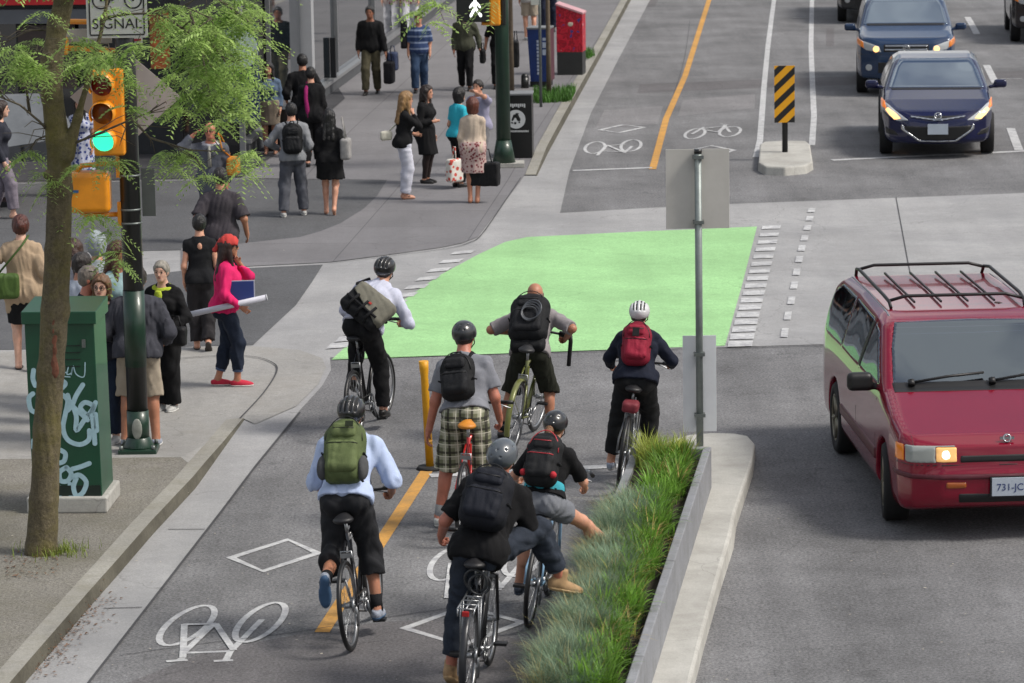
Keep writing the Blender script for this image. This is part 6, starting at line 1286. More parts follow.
# ------------------------------------------------------------------ bicycles
def bicycle(label, foot_uv, rz, lean=0, steer=0, frame='#1c1d1f', bars='flat', rack=False, guard=None, saddle='#17171a', step=False, crank=100, r=.34, light=None, lock=False, tyre_w=.019, back=.44, bell=False, rootpos=None, drop=0.):
    P = rootpos if rootpos is not None else GP(*foot_uv); hd = Vector((-math.sin(R(rz)), math.cos(R(rz)), 0)); loc = P+hd*back if rootpos is None else P
    o = thing('bicycle', label, 'bicycle', loc, R(rz), 'bicycles waiting in the bike lane'); o.rotation_euler = (0, R(lean), R(rz))
    ra, fa, bb = Vector((0, -.44, r)), Vector((0, .58, r)), Vector((0, -.01, .275)); st, ht, hb = Vector((0, -.165, .80-drop*.7)), Vector((0, .405, .93)), Vector((0, .455, .77))
    fm = mat('bike frame '+frame, frame, .3, .2, .05, 20, coat=.5); al = mat('bike aluminium', '#9a9c9e', .35, .9, .05, 20); bk = mat('bike black', '#141415', .45, 0, .1, 20); ch = mat('chain steel', '#3c3a37', .45, .8)
    f = MB(); f.tube([bb, st+Vector((0, -.01, .04))], .016); f.tube([bb, hb+Vector((0, -.008, .03))], .019); f.tube([hb+Vector((0, .006, -.03)), ht+Vector((0, -.006, .03))], .021)
    if step: f.tube([bb+(st-bb)*.45, hb+Vector((0, 0, .05)), ht-Vector((0, 0, .03))], .015)
    else: f.tube([st, ht-Vector((0, 0, .03))], .016)
    for x in (-.05, .05): f.tube([bb+Vector((x*.5, 0, 0)), bb+Vector((x*.95, -.10, .01)), ra+Vector((x*1.3, 0, 0))], .010); f.tube([st+Vector((x*.4, 0, -.02)), ra+Vector((x*1.3, .03, .12)), ra+Vector((x*1.3, 0, 0))], .0085)
    f.build('frame', fm, o)
    ax = (ht-hb).normalized(); Sm = Matrix.Translation(hb) @ Matrix.Rotation(R(steer), 4, ax) @ Matrix.Translation(-hb); Tv = lambda *a: Sm @ Vector(a)
    k = MB(); k.tube([Tv(*(hb+Vector((0, .01, -.02)))), Tv(0, .475, .72)], .018)
    for x in (-.055, .055): k.tube([Tv(0, .475, .725), Tv(x, .49, .70), Tv(x, .53, .5), Tv(x, .58, r)], .0125)
    k.build('fork', fm, o)
    def wheel(c, M):
        tv = lambda v: M @ Vector(v); axl = (M.to_3x3() @ Vector((1, 0, 0))); c2 = tv(c)
        t = MB().torus(c2, axl, r-tyre_w, tyre_w, 44, 8).build('wheel', bk, o); t.name = 'wheel'
        MB().torus(c2, axl, r-tyre_w*2-.006, .011, 44, 6, 1.0).build('rim', al, t)
        s = MB(); b = MB()
        for i in range(28):
            a = 2*math.pi*i/28; sg = 1 if i % 2 else -1; a2 = a+(.5 if (i//2) % 2 else -.5)
            s.cone(tv(c+Vector((sg*.024, math.cos(a2)*.02, math.sin(a2)*.02))), tv(c+Vector((0, math.cos(a)*(r-.05), math.sin(a)*(r-.05)))), .0013, None, 4, False)
        s.build('spokes', al, t); b.cone(tv(c-Vector((.055, 0, 0))), tv(c+Vector((.055, 0, 0))), .012); b.cone(tv(c-Vector((.03, 0, 0))), tv(c+Vector((.03, 0, 0))), .022); b.build('hub', al, t)
        return t
    wheel(ra, Matrix.Identity(4)); wheel(fa, Sm)
    # saddle on its post
    MB().tube([st-Vector((0, 0, drop)), Vector((0, -.195, .93-drop))], .0135).build('seat_post', al, o)
    F = Field((-.13, -.40, .74), (.13, .05, 1.04), .007); F.ell((0, -.27, .955-drop), (.078, .075, .032), None, 0); F.rc((0, -.24, .957-drop), (0, -.07, .955-drop), .045, .02, .04); F.cut((0, 0, .935-drop), (0, 0, -1)); F.mesh('saddle', mat('saddle '+saddle, saddle, .5), o)
    b = MB(); GR = []; cz = 1.02
    b.tube([Tv(0, .40, .95), Tv(0, .395, .99), Tv(0, .45, cz)], .014)
    if bars == 'flat':
        b.tube([Tv(-.29, .40, cz+.02), Tv(-.10, .45, cz), Tv(.10, .45, cz), Tv(.29, .40, cz+.02)], .0115)
        for x in (-.235, .235): GR.append(([Tv(x*1.28, .396, cz+.021), Tv(x*.82, .422, cz+.013)], .017))
    elif bars == 'drop':
        b.tube([Tv(-.21, .45, cz), Tv(.21, .45, cz)], .013)
        for x in (-.21, .21): b.tube([Tv(x, .45, cz), Tv(x, .53, cz), Tv(x*1.02, .56, cz-.05), Tv(x*1.05, .53, cz-.12), Tv(x*1.06, .43, cz-.13)], .0125); GR.append(([Tv(x, .50, cz+.005), Tv(x, .55, cz+.03)], .018))
    elif bars == 'swept':
        b.tube([Tv(-.30, .27, cz+.05), Tv(-.25, .40, cz+.05), Tv(-.08, .46, cz+.03), Tv(.08, .46, cz+.03), Tv(.25, .40, cz+.05), Tv(.30, .27, cz+.05)], .0115)
        for x in (-.30, .30): GR.append(([Tv(x, .26, cz+.05), Tv(x*.9, .37, cz+.05)], .017))
    elif bars == 'ends':     # flat bar with long bar-ends hanging down
        b.tube([Tv(-.27, .43, cz), Tv(.27, .43, cz)], .0125)
        for x in (-.27, .27): b.tube([Tv(x, .43, cz), Tv(x*1.02, .45, cz-.06), Tv(x*1.05, .46, cz-.30)], .021); GR.append(([Tv(x, .43, cz), Tv(x*.6, .43, cz)], .03))
    hbr = b.build('handlebar', bk if bars != 'swept' else al, o); [MB().tube(a_, b_).build('grip', bk, hbr) for a_, b_ in GR]
    for x in (-.2, .2): MB().tube([Tv(x*.75, .45, cz-.01), Tv(x, .49, cz-.03), Tv(x*1.35, .47, cz-.045)], .006).build('brake_lever', al, hbr)
    # crank set
    c = MB(); a = R(crank); d = Vector((0, math.cos(a), math.sin(a)))*.17
    c.tube([bb+Vector((.06, 0, 0)), bb+Vector((.085, 0, 0))+d], .011); c.tube([bb-Vector((.06, 0, 0)), bb-Vector((.085, 0, 0))-d], .011); c.torus(bb+Vector((.05, 0, 0)), (1, 0, 0), .088, .005, 30, 5); c.cone(bb-Vector((.065, 0, 0)), bb+Vector((.065, 0, 0)), .022)
    for i in range(5): c.cone(bb+Vector((.05, 0, 0)), bb+Vector((.05, math.cos(i*1.2566)*.088, math.sin(i*1.2566)*.088)), .007, None, 5)
    cr = c.build('crank', al, o)
    for sg in (1, -1): MB().box(bb+Vector((sg*.135, 0, 0))+d*sg, (.095, .075, .022)).build('pedal', bk, cr, bevel=.004)
    cn = MB(); x = .048
    cn.tube([bb+Vector((x, 0, .088)), ra+Vector((x, 0, .042)), ra+Vector((x, -.042, 0)), ra+Vector((x, 0, -.042)), bb+Vector((x, 0, -.088))], .006, 5); cn.build('chain', ch, o)
    dr = MB(); dr.tube([ra+Vector((.055, 0, -.01)), ra+Vector((.06, .03, -.10)), ra+Vector((.05, .045, -.17))], .012); dr.torus(ra+Vector((.05, .03, -.09)), (1, 0, 0), .022, .006, 12, 5); dr.torus(ra+Vector((x, 0, 0)), (1, 0, 0), .045, .012, 20, 5); dr.build('derailleur', al, o)
    for cc, y in ((st+Vector((0, -.13, -.11)), 0), (Vector((0, .52, .69)), 0)): MB().box(cc, (.085, .03, .035)).tube([cc+Vector((-.045, 0, -.06)), cc+Vector((-.04, 0, .03)), cc+Vector((.04, 0, .03)), cc+Vector((.045, 0, -.06))], .007).build('brake_caliper', al, o)
    if guard:
        gm = mat('mudguard '+guard, guard, .3, .1); n = 20
        def arc(cen, a0, a1, w):
            m = MB(); rr = r+.022; v = []; fs = []
            for i in range(n+1):
                t = a0+(a1-a0)*i/n
                for j, (xx, dr_) in enumerate(((-w, -.012), (-w*.5, .002), (w*.5, .002), (w, -.012))): v.append(cen+Vector((xx, math.cos(t)*(rr+dr_), math.sin(t)*(rr+dr_))))
                for j, (xx, dr_) in enumerate(((w, -.015), (w*.5, -.001), (-w*.5, -.001), (-w, -.015))): v.append(cen+Vector((xx, math.cos(t)*(rr+dr_), math.sin(t)*(rr+dr_))))
            for i in range(n):
                for j in range(8): fs.append((i*8+j, i*8+(j+1) % 8, (i+1)*8+(j+1) % 8, (i+1)*8+j))
            m.add(v, fs, True)
            for xx in (-.03, .03):
                for t in ((a0+a1)*.55,): m.tube([cen+Vector((xx*1.4, 0, 0)), cen+Vector((xx*.8, math.cos(t)*rr, math.sin(t)*rr))], .003, 5)
            return m
        arc(ra, R(55), R(200), .027).build('mudguard', gm, o)
    if rack:
        k = MB(); z = .73
        for x in (-.06, .06): k.tube([Vector((x, -.12, z+.01)), Vector((x, -.32, z)), Vector((x, -.66, z)), Vector((x*.9, -.68, z-.05))], .006, 6); k.tube([ra+Vector((x*1.1, 0, 0)), Vector((x*1.05, -.50, z))], .006, 6); k.tube([ra+Vector((x*1.1, 0, 0)), Vector((x*1.05, -.36, z))], .005, 6)
        for y in (-.30, -.42, -.54, -.66): k.tube([Vector((-.06, y, z)), Vector((.06, y, z))], .005, 6)
        k.tube([Vector((0, -.3, z)), Vector((0, -.66, z))], .005, 6); rk = k.build('rack', al, o)
    if light:
        mt = mat('rear light '+light, '#a01c1c' if light != 'bag' else '#7c2028', .3, 0, .05)
        if light == 'bag': F = Field((-.12, -.5, .65), (.12, -.2, .85), .008); F.rbox((0, -.36, .755), (.075, .10, .05), .035, None, 0); F.folds(.003, 3, (.03, .07)); F.mesh('saddle_bag', mat('saddle bag red', '#6d1f2a', .7), o)
        else: MB().box((0, -.685 if rack else -.23, .70 if rack else .86), (.05, .018, .04)).build('reflector', mt, o, bevel=.006)
    if lock:
        l = MB(); l.torus((0, -.20, .82), (.25, 1, .2), .085, .011, 24, 6); l.torus((.03, -.22, .80), (-.2, 1, .1), .075, .010, 24, 6); l.build('cable_lock', mat('lock cable', '#2c2e31', .4), o)
    cab = MB(); cab.tube([Tv(.15, .47, cz-.02), Tv(.06, .56, cz-.02), Vector((.01, .44, .88)), Vector((.012, .2, .78)), Vector((.01, -.12, .77))], .0028, 5); cab.tube([Tv(-.15, .47, cz-.02), Tv(-.04, .57, cz-.04), Tv(.01, .50, .76)], .0028, 5); cab.build('brake_cable', bk, o)
    return o
def rider(label, bike, p, dy=0., rz=None):
    o = thing('person', label, 'person', bike.location, bike.rotation_euler[2] if rz is None else R(rz), 'cyclists waiting in the bike lane'); return o
H1 = .0085
RZ = -9
# A: pale shirt and messenger bag, in front on the left
bk_ = bicycle('black bicycle under the rider with the messenger bag', (357, 439), -13, lean=-3, steer=-8, frame='#151517', bars='flat', crank=-75, r=.335)
p = make_pose(1.74, hip=(0, -.16, 1.02), lean=(42, 13, -4), head=(-18, 0, -6), footR=(.14, .03, .13), footL=(-.14, -.05, .42), kneeR=(.1, 1, .1), kneeL=(-.15, 1, .1), handR=(.29, .34, 1.0), handL=(-.25, .36, 1.04), elbR=(.6, -.6, -.5), elbL=(-.6, -.6, -.5), pitchR=-8, pitchL=-25, gripR=.9, gripL=.9, wide=1.1)
o = rider('cyclist in a pale lilac dress shirt with a grey messenger bag slung across the back', bk_, p)
body(p, 'light', o, H1); top(p, o, cloth('pale lilac', '#b9bccd', .8, .05), 1.93, .0, .018, .009, 11, 'shirt', h=H1, collar=True); bottoms(p, o, cloth('black trousers', '#141416', .85, .2), 1.95, .016, .03, h=H1, seed=12)
shoes(p, o, mat('black leather', '#141211', .4), '#2a2826'); hair(p, o, '#1d1816', 'short', 1, under=True); helmet(p, o, '#17181a', 'vented', '#8d9092')
# messenger bag
b = thing('messenger_bag', 'grey messenger bag with black straps across the back of the pale-shirted cyclist', 'bag', o.location, o.rotation_euler[2])
T = p.T; c = p.at(.02, -.20, .14); Rt = np.array(Matrix.Rotation(R(24), 3, 'Y')); B = T@Rt
F = Field(c-.45, c+.45, .009); F.rbox(c, (.235, .085, .16), .06, B, .02); F.folds(.004, 3); F.mesh('bag', cloth('bag black', '#1a1b1d'), b)
F = Field(c-.45, c+.45, .008); F.rbox(c+B@V3(.02, -.035, .035), (.24, .075, .145), .06, B, .02); F.cut(c+B@V3(0, -.05, -.03), B@V3(-.35, 0, -1)); F.folds(.004, 4); F.mesh('flap', cloth('bag grey khaki', '#6f6d62'), b)
m = MB()
for x in (-.10, .02, .13): m.tube([c+B@V3(x, -.118, .02), c+B@V3(x-.01, -.112, -.10), c+B@V3(x-.01, -.06, -.168)], .015, 6)
m.tube([c+B@V3(-.2, -.105, -.05), c+B@V3(.2, -.11, -.06)], .013, 6); m.build('buckle_strap', cloth('strap #17181a', '#17181a'), b)
MB().tube([c+B@V3(-.22, -.02, .12), p.at(-.20, -.10, .42), p.at(-.14, -.03, .54), p.at(-.04, .12, .42), p.at(.12, .14, .22), c+B@V3(.23, .04, .02)], .021, 7).build('shoulder_strap', cloth('strap #17181a', '#17181a'), b)
MB().box(c+B@V3(.05, -.117, .015), (.03, .012, .02), Matrix(B.tolist())).build('logo_tab', cloth('red tab', '#a33a33'), b)
# B: light blue shirt, green backpack
bk_ = bicycle('dark bicycle with yellow frame detail ridden by the cyclist with the green backpack', (353, 650), -8, lean=-5, frame='#25262a', bars='flat', crank=-80, lock=False)
p = make_pose(1.80, hip=(-.10, -.04, 1.05), lean=(36, -1, 0), head=(-20, 0, -4), footR=(.11, .0, .13), footL=(-.19, -.50, .50), kneeR=(.0, 1, .1), kneeL=(-.05, 1, .0), handR=(.17, .40, 1.03), handL=(-.31, .38, .98), elbR=(.6, -1, -.2), elbL=(-.6, -1, -.2), pitchR=-3, pitchL=-78, gripR=.9, gripL=.9, wide=1.03, toeL=8)
o = rider('cyclist in a light blue shirt pushing off with one foot raised', bk_, p)
body(p, 'tan', o, H1); top(p, o, cloth('light blue shirt', '#aebddb', .8, .05), 1.02, -.02, .020, .009, 21, 'shirt', h=H1, collar=True, cuff=.028); bottoms(p, o, cloth('charcoal trousers', '#232427', .85, .15), 1.42, .020, .040, h=H1, seed=22, fold=.009)
shoes(p, o, mat('grey sneaker', '#8f96a3', .6, 0, .3, 30), '#33506f', socks='#17171a'); hair(p, o, '#191514', 'short', 2, under=True); helmet(p, o, '#191a1c', 'vented', '#6d7174')
def ex(o_, c, hs, T, s):
    for sg in (-1, 1): F = Field(c-.4, c+.4, .008); F.ell(c+T@V3(sg*hs[0]*.95, -.02, -hs[2]*.55), V3(.045, .07, .10), T, 0); F.folds(.003, 8); F.mesh('side_pocket', cloth('mesh grey', '#4a4b4c'), o_)
    MB().box(c+T@V3(.05, -hs[1]-.055, hs[2]*.62), (.06, .008, .045), Matrix(T.tolist())).build('patch', cloth('dark green patch', '#232a1c'), o_)
backpack(o, p, 'olive green backpack on the cyclist in the light blue shirt', '#505c38', '#5a6640', (.155, .10, .25), .30, extra=ex)
# C: grey tee, plaid shorts, red bicycle
bk_ = bicycle('red bicycle with an orange saddle between the legs of the plaid shorts rider', (462, 541), -8, lean=2, frame='#a51f1c', saddle='#c07a22', crank=0)
p = make_pose(1.79, hip=(-.03, .08, .955), lean=(24, -8, -8), head=(0, 0, -2), footR=(.12, .14, 0), footL=(-.28, .10, 0), handR=(.22, .36, .90), handL=(-.38, .26, .80), kneeR=(.3, 1, 0), kneeL=(-.3, 1, 0), wide=1.12, gripR=.8, gripL=.5)
o = rider('cyclist in a grey tee and green plaid shorts standing astride the red bicycle', bk_, p)
body(p, 'red', o, H1); top(p, o, cloth('heather grey', '#7b7d84', .9, .06), .72, .05, .022, .008, 31, 'tee_shirt', h=H1, cuff=.03); bottoms(p, o, plaid_mat(), 1.06, .026, .05, waist=.16, h=H1, seed=32, name='plaid_shorts')
shoes(p, o, mat('white sneaker', '#a9a9a6', .6, 0, .2, 30), '#c9c8c4', socks='#8b8c8e'); hair(p, o, '#2a211c', 'short', 3, under=True); helmet(p, o, '#232528', 'smooth')
backpack(o, p, 'small black backpack on the cyclist in plaid shorts', '#17181a', '#1d1e21', (.15, .085, .20), .30)
# D: shaved head, black pack, olive bicycle
bk_ = bicycle('olive green bicycle leaning over beside the shaven-headed rider', (512, 452), -13, lean=7, steer=-4, frame='#686c3a', bars='ends', crank=40, guard='#6f7340', saddle='#1a1a1c')
p = make_pose(1.68, hip=(.08, .06, .84), lean=(42, -2, 2), head=(-24, 0, 4), footR=(.24, .12, 0), footL=(-.24, .18, 0), handR=(.36, .40, .96), handL=(-.20, .42, .99), kneeR=(.2, 1, 0), kneeL=(-.3, 1, 0), elbR=(.9, -.8, 0), elbL=(-.9, -.8, .0), wide=1.0, gripR=.9, gripL=.9)
o = rider('shaven-headed cyclist in a grey tee and dark olive shorts holding a black handlebar, no helmet', bk_, p)
body(p, 'tan', o, H1); top(p, o, cloth('warm grey tee', '#8a8586', .9, .06), .95, -.04, .022, .007, 41, 'tee_shirt', h=H1, cuff=.03); bottoms(p, o, cloth('dark olive', '#24261d', .9, .15), 1.05, .024, .04, h=H1, seed=42, name='shorts')
shoes(p, o, mat('black leather', '#141211', .4), '#2a2826', socks='#202124'); hair(p, o, '#6b5548', 'fringe', 4)
def ex(o_, c, hs, T, s):
    m = MB(); q = c+T@V3(.03, -hs[1]-.06, -hs[2]*.2)
    for i in range(4): m.torus(q+T@V3(.008*i, -.004*i, .012*i), T@V3(.15*i-.2, 1, .1), .075+.008*i, .007, 26, 6)
    m.build('cable_lock', mat('lock cable silver', '#54575b', .35, .3), o_)
    F = Field(c-.5, c+.4, .009); F.rbox(p.at(0, -.17, .02), (.17, .06, .075), .05, T, .02); F.folds(.004, 3); F.mesh('hip_belt_pouch', cloth('bag #17181a', '#17181a', .75, .12), o_)
backpack(o, p, 'tall black backpack with a coiled cable lock on the shaven-headed cyclist', '#17181a', '#1c1d20', (.195, .11, .27), .30, extra=ex)
# E: navy top, crimson backpack, white helmet
bk_ = bicycle('dark bicycle with red saddle bag ridden by the cyclist in the white helmet', (619, 490), -7, lean=8, frame='#55585c', crank=-70, light='bag', bars='flat', drop=.06)
p = make_pose(1.60, True, hip=(.13, -.12, .93), lean=(29, 2, 0), head=(-10, 0, 0), footR=(.22, .12, .14), footL=(-.12, -.02, .06), handR=(.42, .34, 1.0), handL=(-.14, .38, .98), elbR=(.7, -1, -.3), elbL=(-.7, -1, -.3), kneeR=(.25, 1, 0), kneeL=(-.25, 1, 0), wide=1.14, gripR=.9, gripL=.9)
o = rider('cyclist in a navy long-sleeved top and black trousers with a white helmet', bk_, p)
body(p, 'light', o, H1); top(p, o, cloth('navy', '#171c2b', .85, .15), 1.9, -.03, .026, .008, 51, 'jersey', h=H1); bottoms(p, o, cloth('black stretch', '#151618', .8, .15), 1.80, .022, .034, h=H1, seed=52)
shoes(p, o, mat('grey sneaker', '#8f96a3', .6, 0, .3, 30), '#a9a9a6'); hair(p, o, '#3a2a20', 'short', 5, under=True); helmet(p, o, '#c9cacb', 'vented')
backpack(o, p, 'crimson backpack on the cyclist in the white helmet', '#7c1a2e', '#8d2237', (.145, .09, .225), .32, extra=lambda o_, c, hs, T, s: MB().box(c+T@V3(0, -hs[1]-.05, hs[2]*.35), (.06, .012, .08), Matrix(T.tolist())).build('bungee', cloth('bag #17181a', '#17181a', .75, .12), o_))
# F: black tee, jeans, grey helmet, foot on the planter
bk_ = bicycle('dark city bicycle with rear rack and lock in the foreground', (469, 702), -8, lean=2, frame='#1b1c1f', rack=True, guard='#2a2b2e', light='rack', lock=True, crank=0, bars='flat')
p = make_pose(1.84, hip=(.04, -.08, 1.00), lean=(34, 9, -6), head=(-22, 4, -10), footR=(.54, .36, .62), footL=(-.20, -.08, .02), handR=(.30, .40, 1.02), handL=(-.30, .34, 1.02), kneeR=(.5, .5, .8), kneeL=(-.1, 1, 0), elbR=(.5, -1, -.5), elbL=(-.5, -1, -.4), toeR=-62, pitchR=-14, toeL=-5, pitchL=-25, gripR=.8, gripL=.8, wide=1.06)
o = rider('cyclist in black tee and rolled jeans with a tan boot up on the planter', bk_, p)
body(p, 'red', o, H1); top(p, o, cloth('black tee', '#121214', .9, .15), .85, -.10, .024, .008, 61, 'tee_shirt', h=H1, cuff=.03); bottoms(p, o, cloth('dark denim', '#2b313b', .9, .18, .35), 1.78, .018, .032, h=H1, seed=62, name='jeans', fold=.009)
shoes(p, o, mat('tan suede', '#9c7f5c', .9, 0, .12, 20), '#b79a72', kind='boot'); hair(p, o, '#3b2b20', 'short', 6, under=True); helmet(p, o, '#4b5157', 'smooth')
for sd in 'R': c, n = end_cut(p, 'leg', sd, 1.74); MB().cone(c-n*.05, c+n*.03, .072, .070, 20).build('turn_up', cloth('denim inside', '#565d66', .9), o, bevel=.006)
MB().ball(p.hc+p.H@V3(.07, -.085, .05), (.012, .006, .012), 6).build('helmet_sticker', mat('sticker orange', '#b4452c', .4), o)
backpack(o, p, 'navy black backpack on the cyclist in the black tee and jeans', '#14161d', '#191c25', (.165, .115, .22), .31)
# G: red and black backpack, grey skirt
bk_ = bicycle('blue and silver bicycle ridden by the cyclist with the red trimmed backpack', (529, 627), -9, lean=6, frame='#7fa3bf', crank=10, bars='swept', step=True, drop=.14)
p = make_pose(1.60, True, hip=(.07, -.17, .90), lean=(32, 3, -8), head=(-10, 2, -8), footR=(.60, .50, .30), footL=(-.16, .12, .12), handR=(.34, .32, .92), handL=(-.20, .34, .98), kneeR=(.5, .8, .6), kneeL=(-.2, 1, 0), elbR=(.6, -1, -.4), elbL=(-.6, -1, -.4), toeR=-40, toeL=0, wide=1.0, gripR=.8, gripL=.8)
o = rider('cyclist in a black tee and short grey skirt resting one bare leg on the planter', bk_, p)
body(p, 'light', o, H1); top(p, o, cloth('black tee', '#121214', .9, .15), .85, .06, .018, .007, 71, 'tee_shirt', h=H1, cuff=.022); bottoms(p, o, cloth('grey jersey', '#6d7076', .9, .08), .5, .022, .03, waist=.12, h=H1, seed=72, name='skirt'); 
F = Field(*bounds(p), .009); F.ell(p.at(0, -.01, .13), V3(.142, .112, .12), p.T, 0); F.cut(p.at(0, 0, .17), p.T@V3(0, 0, 1)); F.cut(p.at(0, 0, .105), -p.T@V3(0, 0, 1)); F.F -= .018; F.mesh('waistband', cloth('turquoise', '#3a97a6'), o)
shoes(p, o, mat('navy shoe', '#27303f', .6), '#3a4656', kind='sneaker'); hair(p, o, '#6e4c2f', 'pony', 7, under=True); helmet(p, o, '#1a1b1d', 'smooth')
backpack(o, p, 'black backpack with red corner patches on the cyclist in the grey skirt', '#191a1c', '#1f2022', (.15, .10, .235), .32, accent='#b3303a')
# ------------------------------------------------------------------ people on foot
GRP = 'people on the pavement'
def walker(label, foot, vtop=None, rz=0, h=None, cat='person', name='person'):
    P = GP(*foot)
    if h is None: h = max(1.45, min(1.9, ZAT(P, vtop)-P.z-.01))
    o = thing(name, label, cat, P, R(rz), GRP); return o, h
def stand(h, fe=False, **k):
    s = h/1.75; st = k.pop('stride', 0); w = k.pop('gap', .09)
    d = dict(footR=(w*s, st*.5*s, 0), footL=(-w*s, -st*.5*s, 0.0), pitchL=-20 if st > .3 else 0, hip=(0, 0, (.925-.10*abs(st)**1.5)*s))
    if st < 0: d['pitchL'] = 0; d['pitchR'] = -20 if st < -.3 else 0
    if 'lift' in k:
        sd, dy, dz, pit = k.pop('lift'); d['foot'+sd] = ((w if sd == 'R' else -w)*s, dy*s, dz*s); d['pitch'+sd] = pit
    for q in ('handR', 'handL'):
        if q in k: k[q] = tuple(x*s for x in k[q])
    d.update(k); return make_pose(h, fe, **d)
HF = .0115; HN = .0095
blk = lambda: cloth('black wool', '#131315', .9, .2)
bleather = lambda: mat('black leather', '#141211', .4)
def bag_in_hand(label, root, c, size, col, rz=0, name='bag', cat='bag', handle=.1, round_=.04, soft=.004, m=None):
    o = thing(name, label, cat, root.matrix_basis @ Vector(c) if False else root.location, root.rotation_euler[2])
    c = V3(*c); F = Field(c-.45, c+.45, .009); B = np.array(Matrix.Rotation(R(rz), 3, 'Z')); F.rbox(c, V3(*size), round_, B, 0); F.folds(soft, 3); F.mesh('body', m or cloth('bag '+col, col, .6), o)
    if handle: MB().tube([c+B@V3(-size[0]*.5, 0, size[2]*.95), c+B@V3(-size[0]*.3, 0, size[2]+handle*.9), c+B@V3(size[0]*.3, 0, size[2]+handle*.9), c+B@V3(size[0]*.5, 0, size[2]*.95)], .009, 6).build('handle', m or cloth('bag '+col, col, .6), o)
    return o
def strap_bag(label, root, c, size, col, pts, rz=0, **k):
    o = bag_in_hand(label, root, c, size, col, rz, handle=0, **k); MB().tube(pts, .012, 6).build('strap', cloth('bag '+col, col, .6), o); return o
# 1 black jacket man with bags
o, h = walker('man in a black jacket and olive trousers walking towards us with a dark bag', (372, 94), 4, 172)
p = stand(h, stride=.35, handL=(-.30, .08, .82), wide=1.04); body(p, 'brown', o, HF); top(p, o, blk(), 1.93, -.10, .03, .008, 1, 'jacket', h=HF); bottoms(p, o, cloth('olive trousers', '#4a4636'), 1.96, .018, .032, h=HF); shoes(p, o, bleather(), '#1a1918', h=.01); hair(p, o, '#0f0d0d', 'short')
bag_in_hand('black bag with a blue bundle carried low by the man in the black jacket', o, (-.34, .08, .40), (.09, .15, .20), '#141418', handle=.25)
o2 = bag_in_hand('blue and grey cloth bag carried by the man in the black jacket', o, (-.37, -.14, .58), (.09, .12, .17), '#3b4560', handle=.12)
# 2 striped blue tee
o, h = walker('man in a blue striped tee and jeans walking along the far pavement', (420, 92), 11, 180)
p = stand(h, stride=.3, wide=1.12); body(p, 'light', o, HF); top(p, o, stripe_mat('blue stripes', '#2c3f66', '#7d8ba6', 9, .28), .9, -.08, .026, .006, 2, 'tee_shirt', h=HF, cuff=.035); bottoms(p, o, cloth('blue jeans', '#33455f', .9, .2), 1.96, .02, .034, h=HF, name='jeans'); shoes(p, o, bleather(), '#555', h=.01) if False else shoes(p, o, bleather(), '#3a3a3a', h=.01); hair(p, o, '#2a1f17', 'short')
bag_in_hand('dark jacket hanging over the shoulder of the man in the striped tee', o, (.27, -.02, 1.05), (.06, .10, .26), '#17181c', handle=0, name='jacket', cat='jacket')
# 3 olive jacket, black bag
o, h = walker('person in an olive jacket and black trousers carrying a small black bag', (466, 90), 6, 176)
p = stand(h, stride=-.3, handL=(-.31, .03, .86)); body(p, 'brown', o, HF); top(p, o, cloth('olive grey', '#45473a'), 1.95, -.10, .024, .007, 3, 'jacket', h=HF); bottoms(p, o, blk(), 1.96, .016, .026, h=HF); shoes(p, o, bleather(), '#1a1918', h=.01); hair(p, o, '#0f0d0d', 'short')
bag_in_hand('small black handbag in the hand of the person in the olive jacket', o, (-.32, .04, .62), (.05, .12, .13), '#111113', handle=.12)
# 4 dark man behind the far signal
o, h = walker('man in black walking behind the far green signal pole', (500, 88), 6, 178)
p = stand(h, stride=.3, handR=(.3, .02, .86)); body(p, 'tan', o, HF); top(p, o, blk(), .95, -.10, .022, .006, 4, 'tee_shirt', h=HF); bottoms(p, o, blk(), 1.96, .018, .028, h=HF); shoes(p, o, bleather(), '#1a1918', h=.01); hair(p, o, '#1a1412', 'short')
bag_in_hand('black shoulder bag beside the sapling carried by the man in black', o, (-.30, .03, .62), (.06, .12, .24), '#131315', handle=.2)
# 5 floral top, white trousers, farther along
o, h = walker('woman in a floral red top and white trousers by the shop glass', (411, 38), None, 170, 1.66)
p = stand(h, True, stride=.3); body(p, 'light', o, HF); top(p, o, stripe_mat('red floral', '#c9bdb8', '#8d2f38', 26, .33, noise=True), 1.0, -.14, .024, .006, 5, 'blouse', h=HF); bottoms(p, o, cloth('white cotton', '#b9bac0', .9, .05), 1.95, .02, .045, h=HF); shoes(p, o, bleather(), None, 'flat', h=.01); hair(p, o, '#2b1d16', 'long')
# 6 white trousers woman
o, h = walker('blonde woman in a black top and white trousers holding a hand to her face', (405, 199), 91, -78)
p = stand(h, True, gap=.055, handR=(.04, .15, 1.40), elbR=(.6, .3, -1), handL=(-.14, .20, 1.04), lean=(2, 0, 0), head=(6, 0, 8)); body(p, 'light', o, HF); top(p, o, blk(), 1.9, -.08, .015, .005, 6, 'jacket', h=HF); bottoms(p, o, cloth('white denim', '#c6c7d2', .9, .04), 1.96, .014, .036, h=HF, seed=4, name='trousers'); shoes(p, o, mat('brown sandal', '#5b3a28', .5), None, 'flat', h=.009); hair(p, o, '#8a6a42', 'long')
strap_bag('small cream handbag at the hip of the blonde woman in white trousers', o, (-.02, -.25, .92), (.045, .09, .07), '#c9c5b5', [(-.02, -.20, .99), (-.08, -.02, 1.14), (-.10, .10, 1.25)])
